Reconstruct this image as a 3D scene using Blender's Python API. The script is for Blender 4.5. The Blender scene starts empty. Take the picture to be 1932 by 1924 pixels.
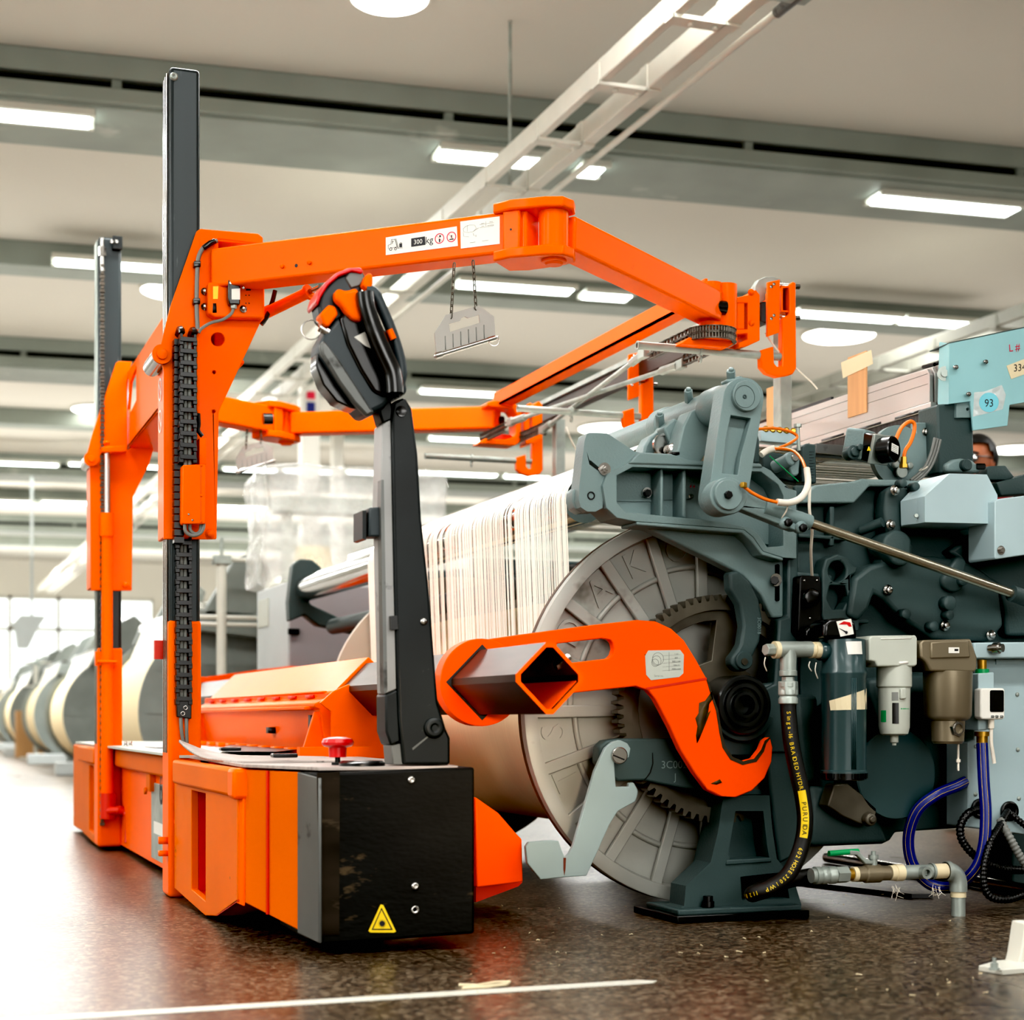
import bpy, bmesh, math, random
from mathutils import Vector, Matrix
from mathutils.geometry import tessellate_polygon
random.seed(7)
SC = bpy.context.scene
COL = SC.collection
# ------------------------------------------------ survey: the camera station the room was measured from
F, CX, Y0, HC = 3200.0, 966.0, 1355.0, 0.52
AL = math.radians(19.93)
CA, SA = math.cos(AL), math.sin(AL)
def ray(px, py):
    u = (px - CX) / F; v = (Y0 - py) / F
    return (u * CA + SA, -u * SA + CA, v)
def PY(px, py, Y):
    x, y, z = ray(px, py); k = Y / y
    return Vector((x * k, Y, HC + z * k))
def PX(px, py, X):
    x, y, z = ray(px, py); k = X / x
    return Vector((X, y * k, HC + z * k))
def PZ(px, py, Z):
    x, y, z = ray(px, py); k = (Z - HC) / z
    return Vector((x * k, y * k, Z))
def PD(px, py, d):
    x, y, z = ray(px, py)
    return Vector((x * d, y * d, HC + z * d))
def dep(p): return p[0] * SA + p[1] * CA
def LY(pts, Y): return [PY(x, y, Y) for x, y in pts]
# ------------------------------------------------ materials
def s2l(c):
    c = c / 255.0
    return c / 12.92 if c <= 0.04045 else ((c + 0.055) / 1.055) ** 2.4
def rgb(c): return (s2l(c[0]), s2l(c[1]), s2l(c[2]), 1.0)
MATS = {}
def mat(name, c, rough=0.5, metal=0.0, var=0.12, scale=6.0, c2=None, thr=0.62, soft=0.05, s2=9.0, bump=0.0, bscale=120.0, emit=0.0, coat=0.0, spec=0.5, stretch=None):
    m = bpy.data.materials.new(name); m.use_nodes = True
    nt = m.node_tree; N = nt.nodes; K = nt.links
    b = N['Principled BSDF']
    b.inputs['Roughness'].default_value = rough
    b.inputs['Metallic'].default_value = metal
    b.inputs['Specular IOR Level'].default_value = spec
    b.inputs['Coat Weight'].default_value = coat
    b.inputs['Coat Roughness'].default_value = 0.12
    tc = N.new('ShaderNodeTexCoord')
    vec = tc.outputs['Object']
    if stretch:
        mp = N.new('ShaderNodeMapping'); mp.inputs['Scale'].default_value = stretch
        K.new(vec, mp.inputs['Vector']); vec = mp.outputs['Vector']
    out = None
    col = rgb(c)
    n1 = N.new('ShaderNodeTexNoise'); n1.inputs['Scale'].default_value = scale; n1.inputs['Detail'].default_value = 2
    K.new(vec, n1.inputs['Vector'])
    r = N.new('ShaderNodeValToRGB')
    r.color_ramp.elements[0].position = 0.3; r.color_ramp.elements[1].position = 0.7
    r.color_ramp.elements[0].color = tuple(max(0, v * (1 - var)) for v in col[:3]) + (1,)
    r.color_ramp.elements[1].color = tuple(min(1, v * (1 + var)) for v in col[:3]) + (1,)
    K.new(n1.outputs['Fac'], r.inputs['Fac']); out = r.outputs['Color']
    if c2:
        n2 = N.new('ShaderNodeTexNoise'); n2.inputs['Scale'].default_value = s2; n2.inputs['Detail'].default_value = 4; n2.inputs['Roughness'].default_value = 0.65
        K.new(vec, n2.inputs['Vector'])
        mr = N.new('ShaderNodeMapRange'); mr.inputs['From Min'].default_value = thr; mr.inputs['From Max'].default_value = thr + soft
        K.new(n2.outputs['Fac'], mr.inputs['Value'])
        mx = N.new('ShaderNodeMix'); mx.data_type = 'RGBA'
        K.new(mr.outputs['Result'], mx.inputs['Factor']); K.new(out, mx.inputs[6]); mx.inputs[7].default_value = rgb(c2)
        out = mx.outputs[2]
    K.new(out, b.inputs['Base Color'])
    if emit > 0:
        K.new(out, b.inputs['Emission Color']); b.inputs['Emission Strength'].default_value = emit
    if bump > 0:
        n3 = N.new('ShaderNodeTexNoise'); n3.inputs['Scale'].default_value = bscale; n3.inputs['Detail'].default_value = 1
        K.new(vec, n3.inputs['Vector'])
        bp = N.new('ShaderNodeBump'); bp.inputs['Strength'].default_value = bump; bp.inputs['Distance'].default_value = 0.003
        K.new(n3.outputs['Fac'], bp.inputs['Height']); K.new(bp.outputs['Normal'], b.inputs['Normal'])
    MATS[name] = m
    return m
ORA = mat('orange_paint', (255, 106, 0), 0.4, var=0.03, scale=4, coat=0.05, spec=0.08, c2=(224, 80, 0), thr=0.7, soft=0.1)
ORW = mat('worn_orange_paint', (222, 106, 0), 0.5, var=0.06, scale=3, c2=(120, 84, 30), thr=0.71, soft=0.02, s2=11, coat=0.03, spec=0.08)
ORH = mat('hook_orange_paint', (255, 88, 0), 0.42, var=0.03, c2=(84, 56, 16), thr=0.72, soft=0.015, s2=15, coat=0.04, spec=0.1)
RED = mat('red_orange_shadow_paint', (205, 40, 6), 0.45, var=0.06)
REDB = mat('red_plastic', (200, 22, 26), 0.3, coat=0.4, var=0.03)
BLK = mat('black_paint', (24, 29, 30), 0.4, spec=0.35, var=0.25, c2=(70, 74, 72), thr=0.68, soft=0.1, s2=20)
MAST = mat('blackened_steel', (44, 52, 54), 0.36, metal=0.3, var=0.2, scale=5, c2=(120, 126, 126), thr=0.66, soft=0.12, s2=30, stretch=(1, 1, 0.15))
BUMP = mat('scuffed_black_rubber', (15, 16, 15), 0.6, spec=0.25, var=0.3, c2=(74, 62, 44), thr=0.63, soft=0.06, s2=7, stretch=(1, 1, 2.2), bump=0.3, bscale=40)
EDGE = mat('bare_steel_edge', (104, 106, 104), 0.4, metal=0.5, c2=(60, 60, 58), thr=0.6, soft=0.08)
DPL = mat('black_plastic', (14, 16, 17), 0.25, coat=0.3, var=0.1)
STRP = mat('grey_scratched_strip', (150, 150, 148), 0.4, metal=0.3, var=0.1, c2=(96, 98, 98), thr=0.6, soft=0.1, s2=12)
SLA = mat('slate_plastic', (46, 56, 60), 0.45, var=0.08, bump=0.05)
DECK = mat('grey_deck_board', (168, 158, 152), 0.45, var=0.15, scale=3, stretch=(3, 30, 1), c2=(70, 62, 58), thr=0.6, soft=0.1, s2=6)
STE = mat('bright_steel', (190, 188, 184), 0.22, metal=1.0, var=0.06)
CHR = mat('chrome_roller', (214, 214, 212), 0.12, metal=1.0, var=0.03)
GAL = mat('galvanised_steel', (160, 168, 162), 0.42, metal=0.4, var=0.18, scale=14)
WSTE = mat('worn_dark_steel', (58, 46, 40), 0.38, metal=0.4, var=0.4, scale=4, stretch=(6, 1, 6), c2=(150, 144, 138), thr=0.68, soft=0.2, s2=5)
CHN = mat('chain_steel', (92, 86, 78), 0.35, metal=0.8, var=0.25, scale=40)
LOOM = mat('grey_green_casting', (117, 136, 136), 0.42, var=0.1, scale=5, bump=0.22, bscale=170)
BGD = mat('background_disc_grey', (128, 134, 130), 0.5, var=0.1)
LOOD = mat('shaded_green_casting', (64, 80, 80), 0.45, var=0.14, scale=4, bump=0.2, bscale=150, spec=0.35, c2=(48, 58, 56), thr=0.62, soft=0.15, s2=4)  # grey-green casting darkened: shade on the loom put into the colour
LOOL = mat('light_grey_sheet_metal', (170, 190, 194), 0.4, var=0.04)
LATCH = mat('grey_blue_plate', (142, 158, 158), 0.4, var=0.07)
CYAN = mat('pale_cyan_sheet', (146, 190, 194), 0.42, var=0.05)
DISC = mat('cast_aluminium', (164, 165, 158), 0.48, metal=0.2, var=0.12, scale=6, bump=0.1, bscale=60, c2=(96, 92, 82), thr=0.62, soft=0.15, s2=5)
BEAR = mat('oiled_bearing_steel', (58, 60, 60), 0.22, metal=0.6, var=0.15)
GEAR = mat('oily_iron', (92, 88, 78), 0.42, metal=0.5, var=0.3, scale=12)
VBL = mat('oily_black', (16, 17, 18), 0.3, var=0.2)
YARN = mat('cream_yarn', (252, 232, 192), 0.8, var=0.05, scale=3, stretch=(1, 200, 1), bump=0.15, bscale=3)
THR = mat('cream_threads', (246, 242, 230), 0.75, var=0.05)
WHP = mat('white_paint', (204, 203, 192), 0.45, var=0.04)
WHT = mat('white_label', (232, 230, 222), 0.5, var=0.02)
INK = mat('black_ink', (18, 18, 24), 0.5)
PINK = mat('red_ink', (214, 30, 70), 0.5)
YEL = mat('yellow_print', (240, 206, 30), 0.45, var=0.04)
WOOD = mat('plywood_strip', (206, 158, 112), 0.6, var=0.1, scale=4, stretch=(8, 8, 0.6))
TAPE = mat('cream_masking_tape', (220, 206, 172), 0.6, var=0.06)
ALU = mat('brushed_aluminium', (196, 192, 188), 0.4, metal=0.4, var=0.06, scale=5, stretch=(1, 0.1, 1))
BRNZ = mat('bronze_grey_metal', (138, 128, 108), 0.35, metal=0.5, var=0.06)
LGP = mat('light_grey_plastic', (186, 190, 180), 0.45, var=0.04)
TEAL = mat('dark_teal_enamel', (52, 74, 76), 0.3, coat=0.3, var=0.06)
BRS = mat('brass', (178, 140, 62), 0.35, metal=0.8)
RUB = mat('hose_rubber', (26, 26, 25), 0.55, var=0.2, c2=(84, 84, 80), thr=0.66, soft=0.15, s2=20)
BLUE = mat('blue_hose', (28, 40, 120), 0.35, var=0.08)
GRN = mat('green_grip', (20, 150, 90), 0.4)
ORC = mat('orange_cable', (232, 120, 30), 0.4)
GCB = mat('grey_cable', (120, 122, 118), 0.45)
WCB = mat('white_sleeve', (226, 218, 204), 0.55)
SKIN = mat('skin', (176, 112, 82), 0.5, var=0.08)
HAIR = mat('black_hair', (18, 16, 16), 0.5)
SHIRT = mat('dark_red_shirt', (110, 28, 34), 0.8)
PANT = mat('dark_trousers', (40, 42, 48), 0.8)
CARD = mat('cardboard', (176, 136, 92), 0.75, var=0.08)
CAB = mat('pale_grey_cabinet', (186, 192, 192), 0.4, var=0.03)
CEIL = mat('ceiling_paint', (208, 205, 195), 0.8, var=0.03, scale=0.4)
WALL = mat('wall_paint', (226, 224, 214), 0.8, var=0.03, scale=0.5)
TRY2 = mat('dimmed_white_paint', (150, 150, 140), 0.6, var=0.05)  # white paint darkened to offset the strong light from lamps nearby
GIRD = mat('grey_girder_paint', (140, 148, 140), 0.55, var=0.1, scale=2, c2=(176, 180, 172), thr=0.64, soft=0.1, s2=1.5)
DRK = mat('dark_gap', (30, 34, 34), 0.7)
LAMP = mat('lamp_diffuser', (242, 255, 250), 0.5, emit=7.0, var=0.0)
LAMPW = mat('round_lamp_diffuser', (255, 253, 246), 0.5, emit=6.0, var=0.0)
def film():
    m = bpy.data.materials.new('clear_plastic_film'); m.use_nodes = True
    N = m.node_tree.nodes; K = m.node_tree.links; N.clear()
    o = N.new('ShaderNodeOutputMaterial'); t = N.new('ShaderNodeBsdfTransparent'); g = N.new('ShaderNodeBsdfPrincipled')
    g.inputs['Base Color'].default_value = (0.9, 0.9, 0.88, 1); g.inputs['Roughness'].default_value = 0.15
    x = N.new('ShaderNodeMixShader'); n = N.new('ShaderNodeTexNoise'); n.inputs['Scale'].default_value = 7; n.inputs['Detail'].default_value = 4
    mr = N.new('ShaderNodeMapRange'); mr.inputs['To Min'].default_value = 0.12; mr.inputs['To Max'].default_value = 0.6
    tc = N.new('ShaderNodeTexCoord'); K.new(tc.outputs['Object'], n.inputs['Vector']); K.new(n.outputs['Fac'], mr.inputs['Value'])
    bp = N.new('ShaderNodeBump'); bp.inputs['Strength'].default_value = 0.8; bp.inputs['Distance'].default_value = 0.05
    K.new(n.outputs['Fac'], bp.inputs['Height']); K.new(bp.outputs['Normal'], g.inputs['Normal'])
    K.new(mr.outputs['Result'], x.inputs['Fac']); K.new(t.outputs[0], x.inputs[1]); K.new(g.outputs[0], x.inputs[2]); K.new(x.outputs[0], o.inputs['Surface'])
    return m
FILM = film()
def glassm():
    m = bpy.data.materials.new('window_glass'); m.use_nodes = True
    N = m.node_tree.nodes; K = m.node_tree.links; N.clear()
    o = N.new('ShaderNodeOutputMaterial'); t = N.new('ShaderNodeBsdfTransparent'); g = N.new('ShaderNodeBsdfGlossy'); g.inputs['Roughness'].default_value = 0.03
    x = N.new('ShaderNodeMixShader'); x.inputs['Fac'].default_value = 0.06
    K.new(t.outputs[0], x.inputs[1]); K.new(g.outputs[0], x.inputs[2]); K.new(x.outputs[0], o.inputs['Surface'])
    return m
GLAS = glassm()
def floorm():
    m = bpy.data.materials.new('polished_terrazzo'); m.use_nodes = True
    nt = m.node_tree; N = nt.nodes; K = nt.links; b = N['Principled BSDF']
    tc = N.new('ShaderNodeTexCoord'); V = tc.outputs['Object']
    v1 = N.new('ShaderNodeTexVoronoi'); v1.inputs['Scale'].default_value = 105; K.new(V, v1.inputs['Vector'])
    r1 = N.new('ShaderNodeValToRGB'); e = r1.color_ramp.elements
    e[0].position = 0.0; e[0].color = rgb((36, 27, 18)); e[1].position = 1.0; e[1].color = rgb((150, 134, 112))
    for p, c in ((0.3, (70, 55, 40)), (0.55, (92, 76, 58)), (0.8, (112, 96, 76))):
        q = e.new(p); q.color = rgb(c)
    sp = N.new('ShaderNodeSeparateColor'); K.new(v1.outputs['Color'], sp.inputs[0]); K.new(sp.outputs[0], r1.inputs['Fac'])
    n1 = N.new('ShaderNodeTexNoise'); n1.inputs['Scale'].default_value = 1.3; n1.inputs['Detail'].default_value = 3; K.new(V, n1.inputs['Vector'])
    mx = N.new('ShaderNodeMix'); mx.data_type = 'RGBA'; mx.blend_type = 'MULTIPLY'; mx.inputs['Factor'].default_value = 1
    r2 = N.new('ShaderNodeValToRGB'); r2.color_ramp.elements[0].position = 0.3; r2.color_ramp.elements[0].color = (0.62, 0.6, 0.58, 1); r2.color_ramp.elements[1].position = 0.7; r2.color_ramp.elements[1].color = (1, 1, 1, 1)
    K.new(n1.outputs['Fac'], r2.inputs['Fac']); K.new(r1.outputs['Color'], mx.inputs[6]); K.new(r2.outputs['Color'], mx.inputs[7])
    br = N.new('ShaderNodeTexBrick'); br.offset = 0; br.inputs['Scale'].default_value = 1; br.inputs['Brick Width'].default_value = 1.6; br.inputs['Row Height'].default_value = 1.6; br.inputs['Mortar Size'].default_value = 0.006
    br.inputs['Color1'].default_value = (1, 1, 1, 1); br.inputs['Color2'].default_value = (0.94, 0.94, 0.94, 1); br.inputs['Mortar'].default_value = (0.45, 0.42, 0.38, 1)
    mp = N.new('ShaderNodeMapping'); mp.inputs['Location'].default_value = (0.5, 0.42, 0); K.new(V, mp.inputs['Vector']); K.new(mp.outputs['Vector'], br.inputs['Vector'])
    m2 = N.new('ShaderNodeMix'); m2.data_type = 'RGBA'; m2.blend_type = 'MULTIPLY'; m2.inputs['Factor'].default_value = 1
    K.new(mx.outputs[2], m2.inputs[6]); K.new(br.outputs['Color'], m2.inputs[7]); K.new(m2.outputs[2], b.inputs['Base Color'])
    rr = N.new('ShaderNodeMapRange'); rr.inputs['To Min'].default_value = 0.2; rr.inputs['To Max'].default_value = 0.42; K.new(n1.outputs['Fac'], rr.inputs['Value']); K.new(rr.outputs['Result'], b.inputs['Roughness'])
    return m
FLOOR = floorm()
# ------------------------------------------------ mesh builder
class MB:
    def __init__(s): s.bm = bmesh.new()
    def prism(s, loop, vec, holes=()):
        bm = s.bm; vec = Vector(vec)
        loops = [[Vector(p) for p in loop]] + [[Vector(p) for p in h] for h in holes]
        fr = [[bm.verts.new(p) for p in l] for l in loops]
        bk = [[bm.verts.new(p + vec) for p in l] for l in loops]
        fs = []
        if len(loops) == 1:
            fs.append(bm.faces.new(fr[0])); fs.append(bm.faces.new(list(reversed(bk[0]))))
        else:
            A = [v for l in fr for v in l]; B = [v for l in bk for v in l]
            for t in tessellate_polygon(loops):
                try:
                    fs.append(bm.faces.new([A[i] for i in t])); fs.append(bm.faces.new([B[i] for i in reversed(t)]))
                except ValueError: pass
        for f, b in zip(fr, bk):
            n = len(f)
            for i in range(n):
                j = (i + 1) % n
                fs.append(bm.faces.new((f[i], b[i], b[j], f[j])))
        bmesh.ops.recalc_face_normals(bm, faces=fs)
        return s
    def px(s, pts, Y, depth, holes=()):       # an outline surveyed on the plane Y, extruded along +Y
        return s.prism(LY(pts, Y), (0, depth, 0), [LY(h, Y) for h in holes])
    def pxx(s, pts, X, depth, holes=()):
        return s.prism([PX(a, b, X) for a, b in pts], (depth, 0, 0), [[PX(a, b, X) for a, b in h] for h in holes])
    def box(s, c, size, rz=0.0, M=None):
        R = M if M else Matrix.Rotation(rz, 3, 'Z')
        hx, hy, hz = size[0] / 2, size[1] / 2, size[2] / 2
        c = Vector(c)
        v = [s.bm.verts.new(c + R @ Vector((x * hx, y * hy, z * hz))) for x in (-1, 1) for y in (-1, 1) for z in (-1, 1)]
        fs = [s.bm.faces.new([v[i] for i in q]) for q in ((0, 1, 3, 2), (4, 6, 7, 5), (0, 4, 5, 1), (2, 3, 7, 6), (0, 2, 6, 4), (1, 5, 7, 3))]
        bmesh.ops.recalc_face_normals(s.bm, faces=fs)
        return s
    def bx(s, x0, x1, y0, y1, z0, z1):
        return s.box(((x0 + x1) / 2, (y0 + y1) / 2, (z0 + z1) / 2), (abs(x1 - x0), abs(y1 - y0), abs(z1 - z0)))
    def bar(s, a, b, w, h, up=(0, 0, 1)):     # rectangular bar from a to b
        a = Vector(a); b = Vector(b); d = b - a; L = d.length; x = d.normalized(); y = Vector(up).cross(x).normalized(); z = x.cross(y)
        M = Matrix((x, y, z)).transposed()
        return s.box((a + b) / 2, (L, w, h), M=M)
    def lathe(s, p, axis, prof, n=28):        # prof: (distance along axis, radius)
        p = Vector(p); a = Vector(axis).normalized()
        u = a.orthogonal().normalized(); w = a.cross(u)
        rings = []
        for d, r in prof:
            if r <= 1e-6: rings.append([s.bm.verts.new(p + a * d)])
            else: rings.append([s.bm.verts.new(p + a * d + (u * math.cos(t) + w * math.sin(t)) * r) for t in [2 * math.pi * i / n for i in range(n)]])
        fs = []
        for A, B in zip(rings, rings[1:]):
            for i in range(n):
                j = (i + 1) % n
                if len(A) == 1 and len(B) == 1: continue
                if len(A) == 1: fs.append(s.bm.faces.new((A[0], B[i], B[j])))
                elif len(B) == 1: fs.append(s.bm.faces.new((A[i], B[0], A[j])))
                else: fs.append(s.bm.faces.new((A[i], B[i], B[j], A[j])))
        if len(rings[0]) > 1: fs.append(s.bm.faces.new(rings[0]))
        if len(rings[-1]) > 1: fs.append(s.bm.faces.new(rings[-1]))
        bmesh.ops.recalc_face_normals(s.bm, faces=fs)
        return s
    def cyl(s, a, b, r, r1=None, n=24):
        a = Vector(a); b = Vector(b); L = (b - a).length
        return s.lathe(a, b - a, [(0, r), (L, r if r1 is None else r1)], n)
    def hexb(s, p, axis, r, h): return s.lathe(p, axis, [(0, r), (h, r)], 6)
    def bolt(s, p, axis, r, h, washer=1.5):
        if washer: s.lathe(p, axis, [(0, r * washer), (h * 0.25, r * washer)], 20)
        return s.lathe(Vector(p) + Vector(axis).normalized() * (h * 0.25 if washer else 0), axis, [(0, r), (h * 0.7, r), (h * 0.8, r * 0.85)], 6)
    def ringp(s, p, axis, r0, r1, h, n=36):   # flat ring (tube wall)
        p = Vector(p); a = Vector(axis).normalized(); u = a.orthogonal().normalized(); w = a.cross(u)
        R = []
        for d, r in ((0, r0), (0, r1), (h, r1), (h, r0)):
            R.append([s.bm.verts.new(p + a * d + (u * math.cos(t) + w * math.sin(t)) * r) for t in [2 * math.pi * i / n for i in range(n)]])
        fs = []
        for k in range(4):
            A, B = R[k], R[(k + 1) % 4]
            for i in range(n):
                j = (i + 1) % n; fs.append(s.bm.faces.new((A[i], B[i], B[j], A[j])))
        bmesh.ops.recalc_face_normals(s.bm, faces=fs)
        return s
    def tube(s, pts, r, n=12, closed=False, flat=None):
        pts = [Vector(p) for p in pts]; m = len(pts)
        tg = []
        for i in range(m):
            if closed: t = pts[(i + 1) % m] - pts[i - 1]
            else: t = pts[min(i + 1, m - 1)] - pts[max(i - 1, 0)]
            tg.append(t.normalized())
        u = tg[0].orthogonal().normalized() if flat is None else (Vector(flat) - tg[0] * tg[0].dot(Vector(flat))).normalized()
        rings = []
        for i in range(m):
            u = (u - tg[i] * u.dot(tg[i])).normalized(); w = tg[i].cross(u)
            rr = r[i] if isinstance(r, (list, tuple)) else r
            rings.append([s.bm.verts.new(pts[i] + (u * math.cos(t) + w * math.sin(t)) * rr) for t in [2 * math.pi * k / n for k in range(n)]])
        fs = []
        for i in range(m if closed else m - 1):
            A, B = rings[i], rings[(i + 1) % m]
            for k in range(n):
                j = (k + 1) % n; fs.append(s.bm.faces.new((A[k], B[k], B[j], A[j])))
        if not closed: fs.append(s.bm.faces.new(rings[0])); fs.append(s.bm.faces.new(rings[-1]))
        bmesh.ops.recalc_face_normals(s.bm, faces=fs)
        return s
    def torus(s, p, axis, R, r, n=28, k=10):
        a = Vector(axis).normalized(); u = a.orthogonal().normalized(); w = a.cross(u); p = Vector(p)
        return s.tube([p + (u * math.cos(t) + w * math.sin(t)) * R for t in [2 * math.pi * i / n for i in range(n)]], r, k, True)
    def ball(s, p, r, sc=(1, 1, 1), n=20, M=None):
        before = set(s.bm.verts)
        ret = bmesh.ops.create_uvsphere(s.bm, u_segments=n, v_segments=n // 2 + 2, radius=r)
        for v in ret['verts']:
            q = Vector((v.co.x * sc[0], v.co.y * sc[1], v.co.z * sc[2]))
            v.co = (M @ q if M else q) + Vector(p)
        return s
    def quad(s, a, b, c, d):
        s.bm.faces.new([s.bm.verts.new(Vector(q)) for q in (a, b, c, d)]); return s
    def split(s, name, m, parent=None, bevel=0.0, gap=0.0004, **kw):   # one object for each separate piece
        bm = s.bm; bm.verts.index_update(); seen = set(); isl = []
        for v in bm.verts:
            if v in seen: continue
            st = [v]; seen.add(v); g = []
            while st:
                q = st.pop(); g.append(q)
                for e in q.link_edges:
                    w = e.other_vert(q)
                    if w not in seen: seen.add(w); st.append(w)
            isl.append(g)
        bb = [[min(v.co[k] for v in g) for k in range(3)] + [max(v.co[k] for v in g) for k in range(3)] for g in isl]
        p = list(range(len(isl)))
        def fd(i):
            while p[i] != i: i = p[i]
            return i
        for i in range(len(isl)):
            for j in range(i):
                if all(bb[i][k] - gap <= bb[j][k + 3] and bb[j][k] - gap <= bb[i][k + 3] for k in range(3)): p[fd(i)] = fd(j)
        cl = {}
        for i, g in enumerate(isl): cl.setdefault(fd(i), []).extend(g)
        out = []
        for g in cl.values():
            q = MB(); mp = {v: q.bm.verts.new(v.co) for v in g}; gs = set(g)
            for f in bm.faces:
                if f.verts[0] in gs: q.bm.faces.new([mp[v] for v in f.verts])
            out.append(q.build(name, m, parent, bevel, **kw))
        bm.free(); return out
    def build(s, name, m, parent=None, bevel=0.0, seg=2, label=None, cat=None, group=None, kind=None, ang=35, sub=0):
        bm = s.bm; th = math.radians(ang)
        for f in bm.faces: f.smooth = True
        for e in bm.edges:
            if len(e.link_faces) == 2: e.smooth = e.calc_face_angle(0) < th
        me = bpy.data.meshes.new(name); bm.to_mesh(me); bm.free()
        o = bpy.data.objects.new(name, me); COL.objects.link(o)
        me.materials.append(m)
        if bevel > 0:
            bv = o.modifiers.new('Bevel', 'BEVEL'); bv.width = bevel; bv.segments = seg; bv.limit_method = 'ANGLE'; bv.angle_limit = math.radians(32); bv.harden_normals = False
        if sub:
            q = o.modifiers.new('Subsurf', 'SUBSURF'); q.levels = sub; q.render_levels = sub
        par(o, parent); tag(o, label, cat, group, kind)
        return o
def tag(o, label=None, cat=None, group=None, kind=None):
    if label: o['label'] = label
    if cat: o['category'] = cat
    if group: o['group'] = group
    if kind: o['kind'] = kind
    return o
def par(o, parent):
    if parent is not None:
        o.parent = parent
        if parent.type == 'EMPTY': o.matrix_parent_inverse = Matrix.Translation(-parent.location)
def thing(name, label, cat, loc, group=None):
    o = bpy.data.objects.new(name, None); o.location = loc; o.empty_display_size = 0.1; COL.objects.link(o)
    return tag(o, label, cat, group)
def kids(o): return [c for c in bpy.data.objects if c.parent == o]
def copy_tree(o, parent=None):
    c = o.copy(); COL.objects.link(c)
    if parent is not None:
        inv = o.matrix_parent_inverse.copy(); c.parent = parent; c.matrix_parent_inverse = inv
    for ch in kids(o): copy_tree(ch, c)
    return c
def smooth(pts, k=8):
    P = [Vector(p) for p in pts]; out = []
    for i in range(len(P) - 1):
        p0 = P[max(i - 1, 0)]; p1 = P[i]; p2 = P[i + 1]; p3 = P[min(i + 2, len(P) - 1)]
        for j in range(k):
            t = j / k
            out.append(0.5 * ((2 * p1) + (p2 - p0) * t + (2 * p0 - 5 * p1 + 4 * p2 - p3) * t * t + (3 * p1 - p0 - 3 * p2 + p3) * t ** 3))
    out.append(P[-1]); return out
def rrect(x0, y0, x1, y1, r, k=4):
    o = []
    for cx, cy, a in ((x1 - r, y0 + r, -90), (x1 - r, y1 - r, 0), (x0 + r, y1 - r, 90), (x0 + r, y0 + r, 180)):
        for i in range(k + 1):
            t = math.radians(a + 90 * i / k); o.append((cx + r * math.cos(t), cy + r * math.sin(t)))
    return o
def circ(cx, cy, r, n=20, ry=None):
    return [(cx + r * math.cos(2 * math.pi * i / n), cy + (ry or r) * math.sin(2 * math.pi * i / n)) for i in range(n)]
def cap(c1, r1, c2, r2, n=10):   # outline of two circles joined (in px)
    (x1, y1), (x2, y2) = c1, c2; a = math.atan2(y2 - y1, x2 - x1); o = []
    for i in range(n + 1):
        t = a + math.pi / 2 + math.pi * i / n; o.append((x1 + r1 * math.cos(t), y1 + r1 * math.sin(t)))
    for i in range(n + 1):
        t = a - math.pi / 2 + math.pi * i / n; o.append((x2 + r2 * math.cos(t), y2 + r2 * math.sin(t)))
    return o
_txt = {}
def text_into(mb, s, size, o, xd, yd, thick=0.0006, align='CENTER'):
    key = (s, align)
    if key not in _txt:
        cu = bpy.data.curves.new('t', 'FONT'); cu.body = s; cu.align_x = align; cu.align_y = 'CENTER'; cu.size = 1.0; cu.resolution_u = 3
        ob = bpy.data.objects.new('t', cu); COL.objects.link(ob)
        dg = bpy.context.evaluated_depsgraph_get(); me = bpy.data.meshes.new_from_object(ob.evaluated_get(dg))
        _txt[key] = ([v.co.copy() for v in me.vertices], [list(p.vertices) for p in me.polygons])
        bpy.data.objects.remove(ob); bpy.data.curves.remove(cu); bpy.data.meshes.remove(me)
    vs, fs = _txt[key]
    xd = Vector(xd).normalized(); yd = Vector(yd).normalized(); n = xd.cross(yd).normalized(); o = Vector(o)
    bv = [mb.bm.verts.new(o + xd * (v.x * size) + yd * (v.y * size) + n * thick) for v in vs]
    for f in fs:
        try: mb.bm.faces.new([bv[i] for i in f])
        except ValueError: pass
    return mb
EX, EY, EZ = Vector((1, 0, 0)), Vector((0, 1, 0)), Vector((0, 0, 1))
# ================================================================= THE HALL
CZ = 4.3
XL, XR, YN, YF = -9.0, 26.0, -9.0, 42.0
MB().bx(XL, XR, YN, YF, -0.1, 0).build('floor', FLOOR, kind='structure')
MB().bx(XL, XR, YN, YF, CZ, CZ + 0.1).build('ceiling', CEIL, kind='structure')
MB().bx(XL - 0.1, XL, YN, YF, 0, CZ).build('wall_left', WALL, kind='structure')
MB().bx(XR, XR + 0.1, YN, YF, 0, CZ).build('wall_right', WALL, kind='structure')
MB().bx(XL, XR, YN - 0.1, YN, 0, CZ).build('wall_front', WALL, kind='structure')
wins = [(-6.5, 0.6), (1.4, 5.9), (6.8, 9.6), (10.6, 15.5), (17, 23)]
WZ0, WZ1 = 1.15, 3.45
wall = [(XL, YF, 0), (XR, YF, 0), (XR, YF, CZ), (XL, YF, CZ)]
MB().prism(wall, (0, 0.2, 0), [[(a, YF, WZ0), (b, YF, WZ0), (b, YF, WZ1), (a, YF, WZ1)] for a, b in wins]).build('wall_back', WALL, kind='structure')
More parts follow.
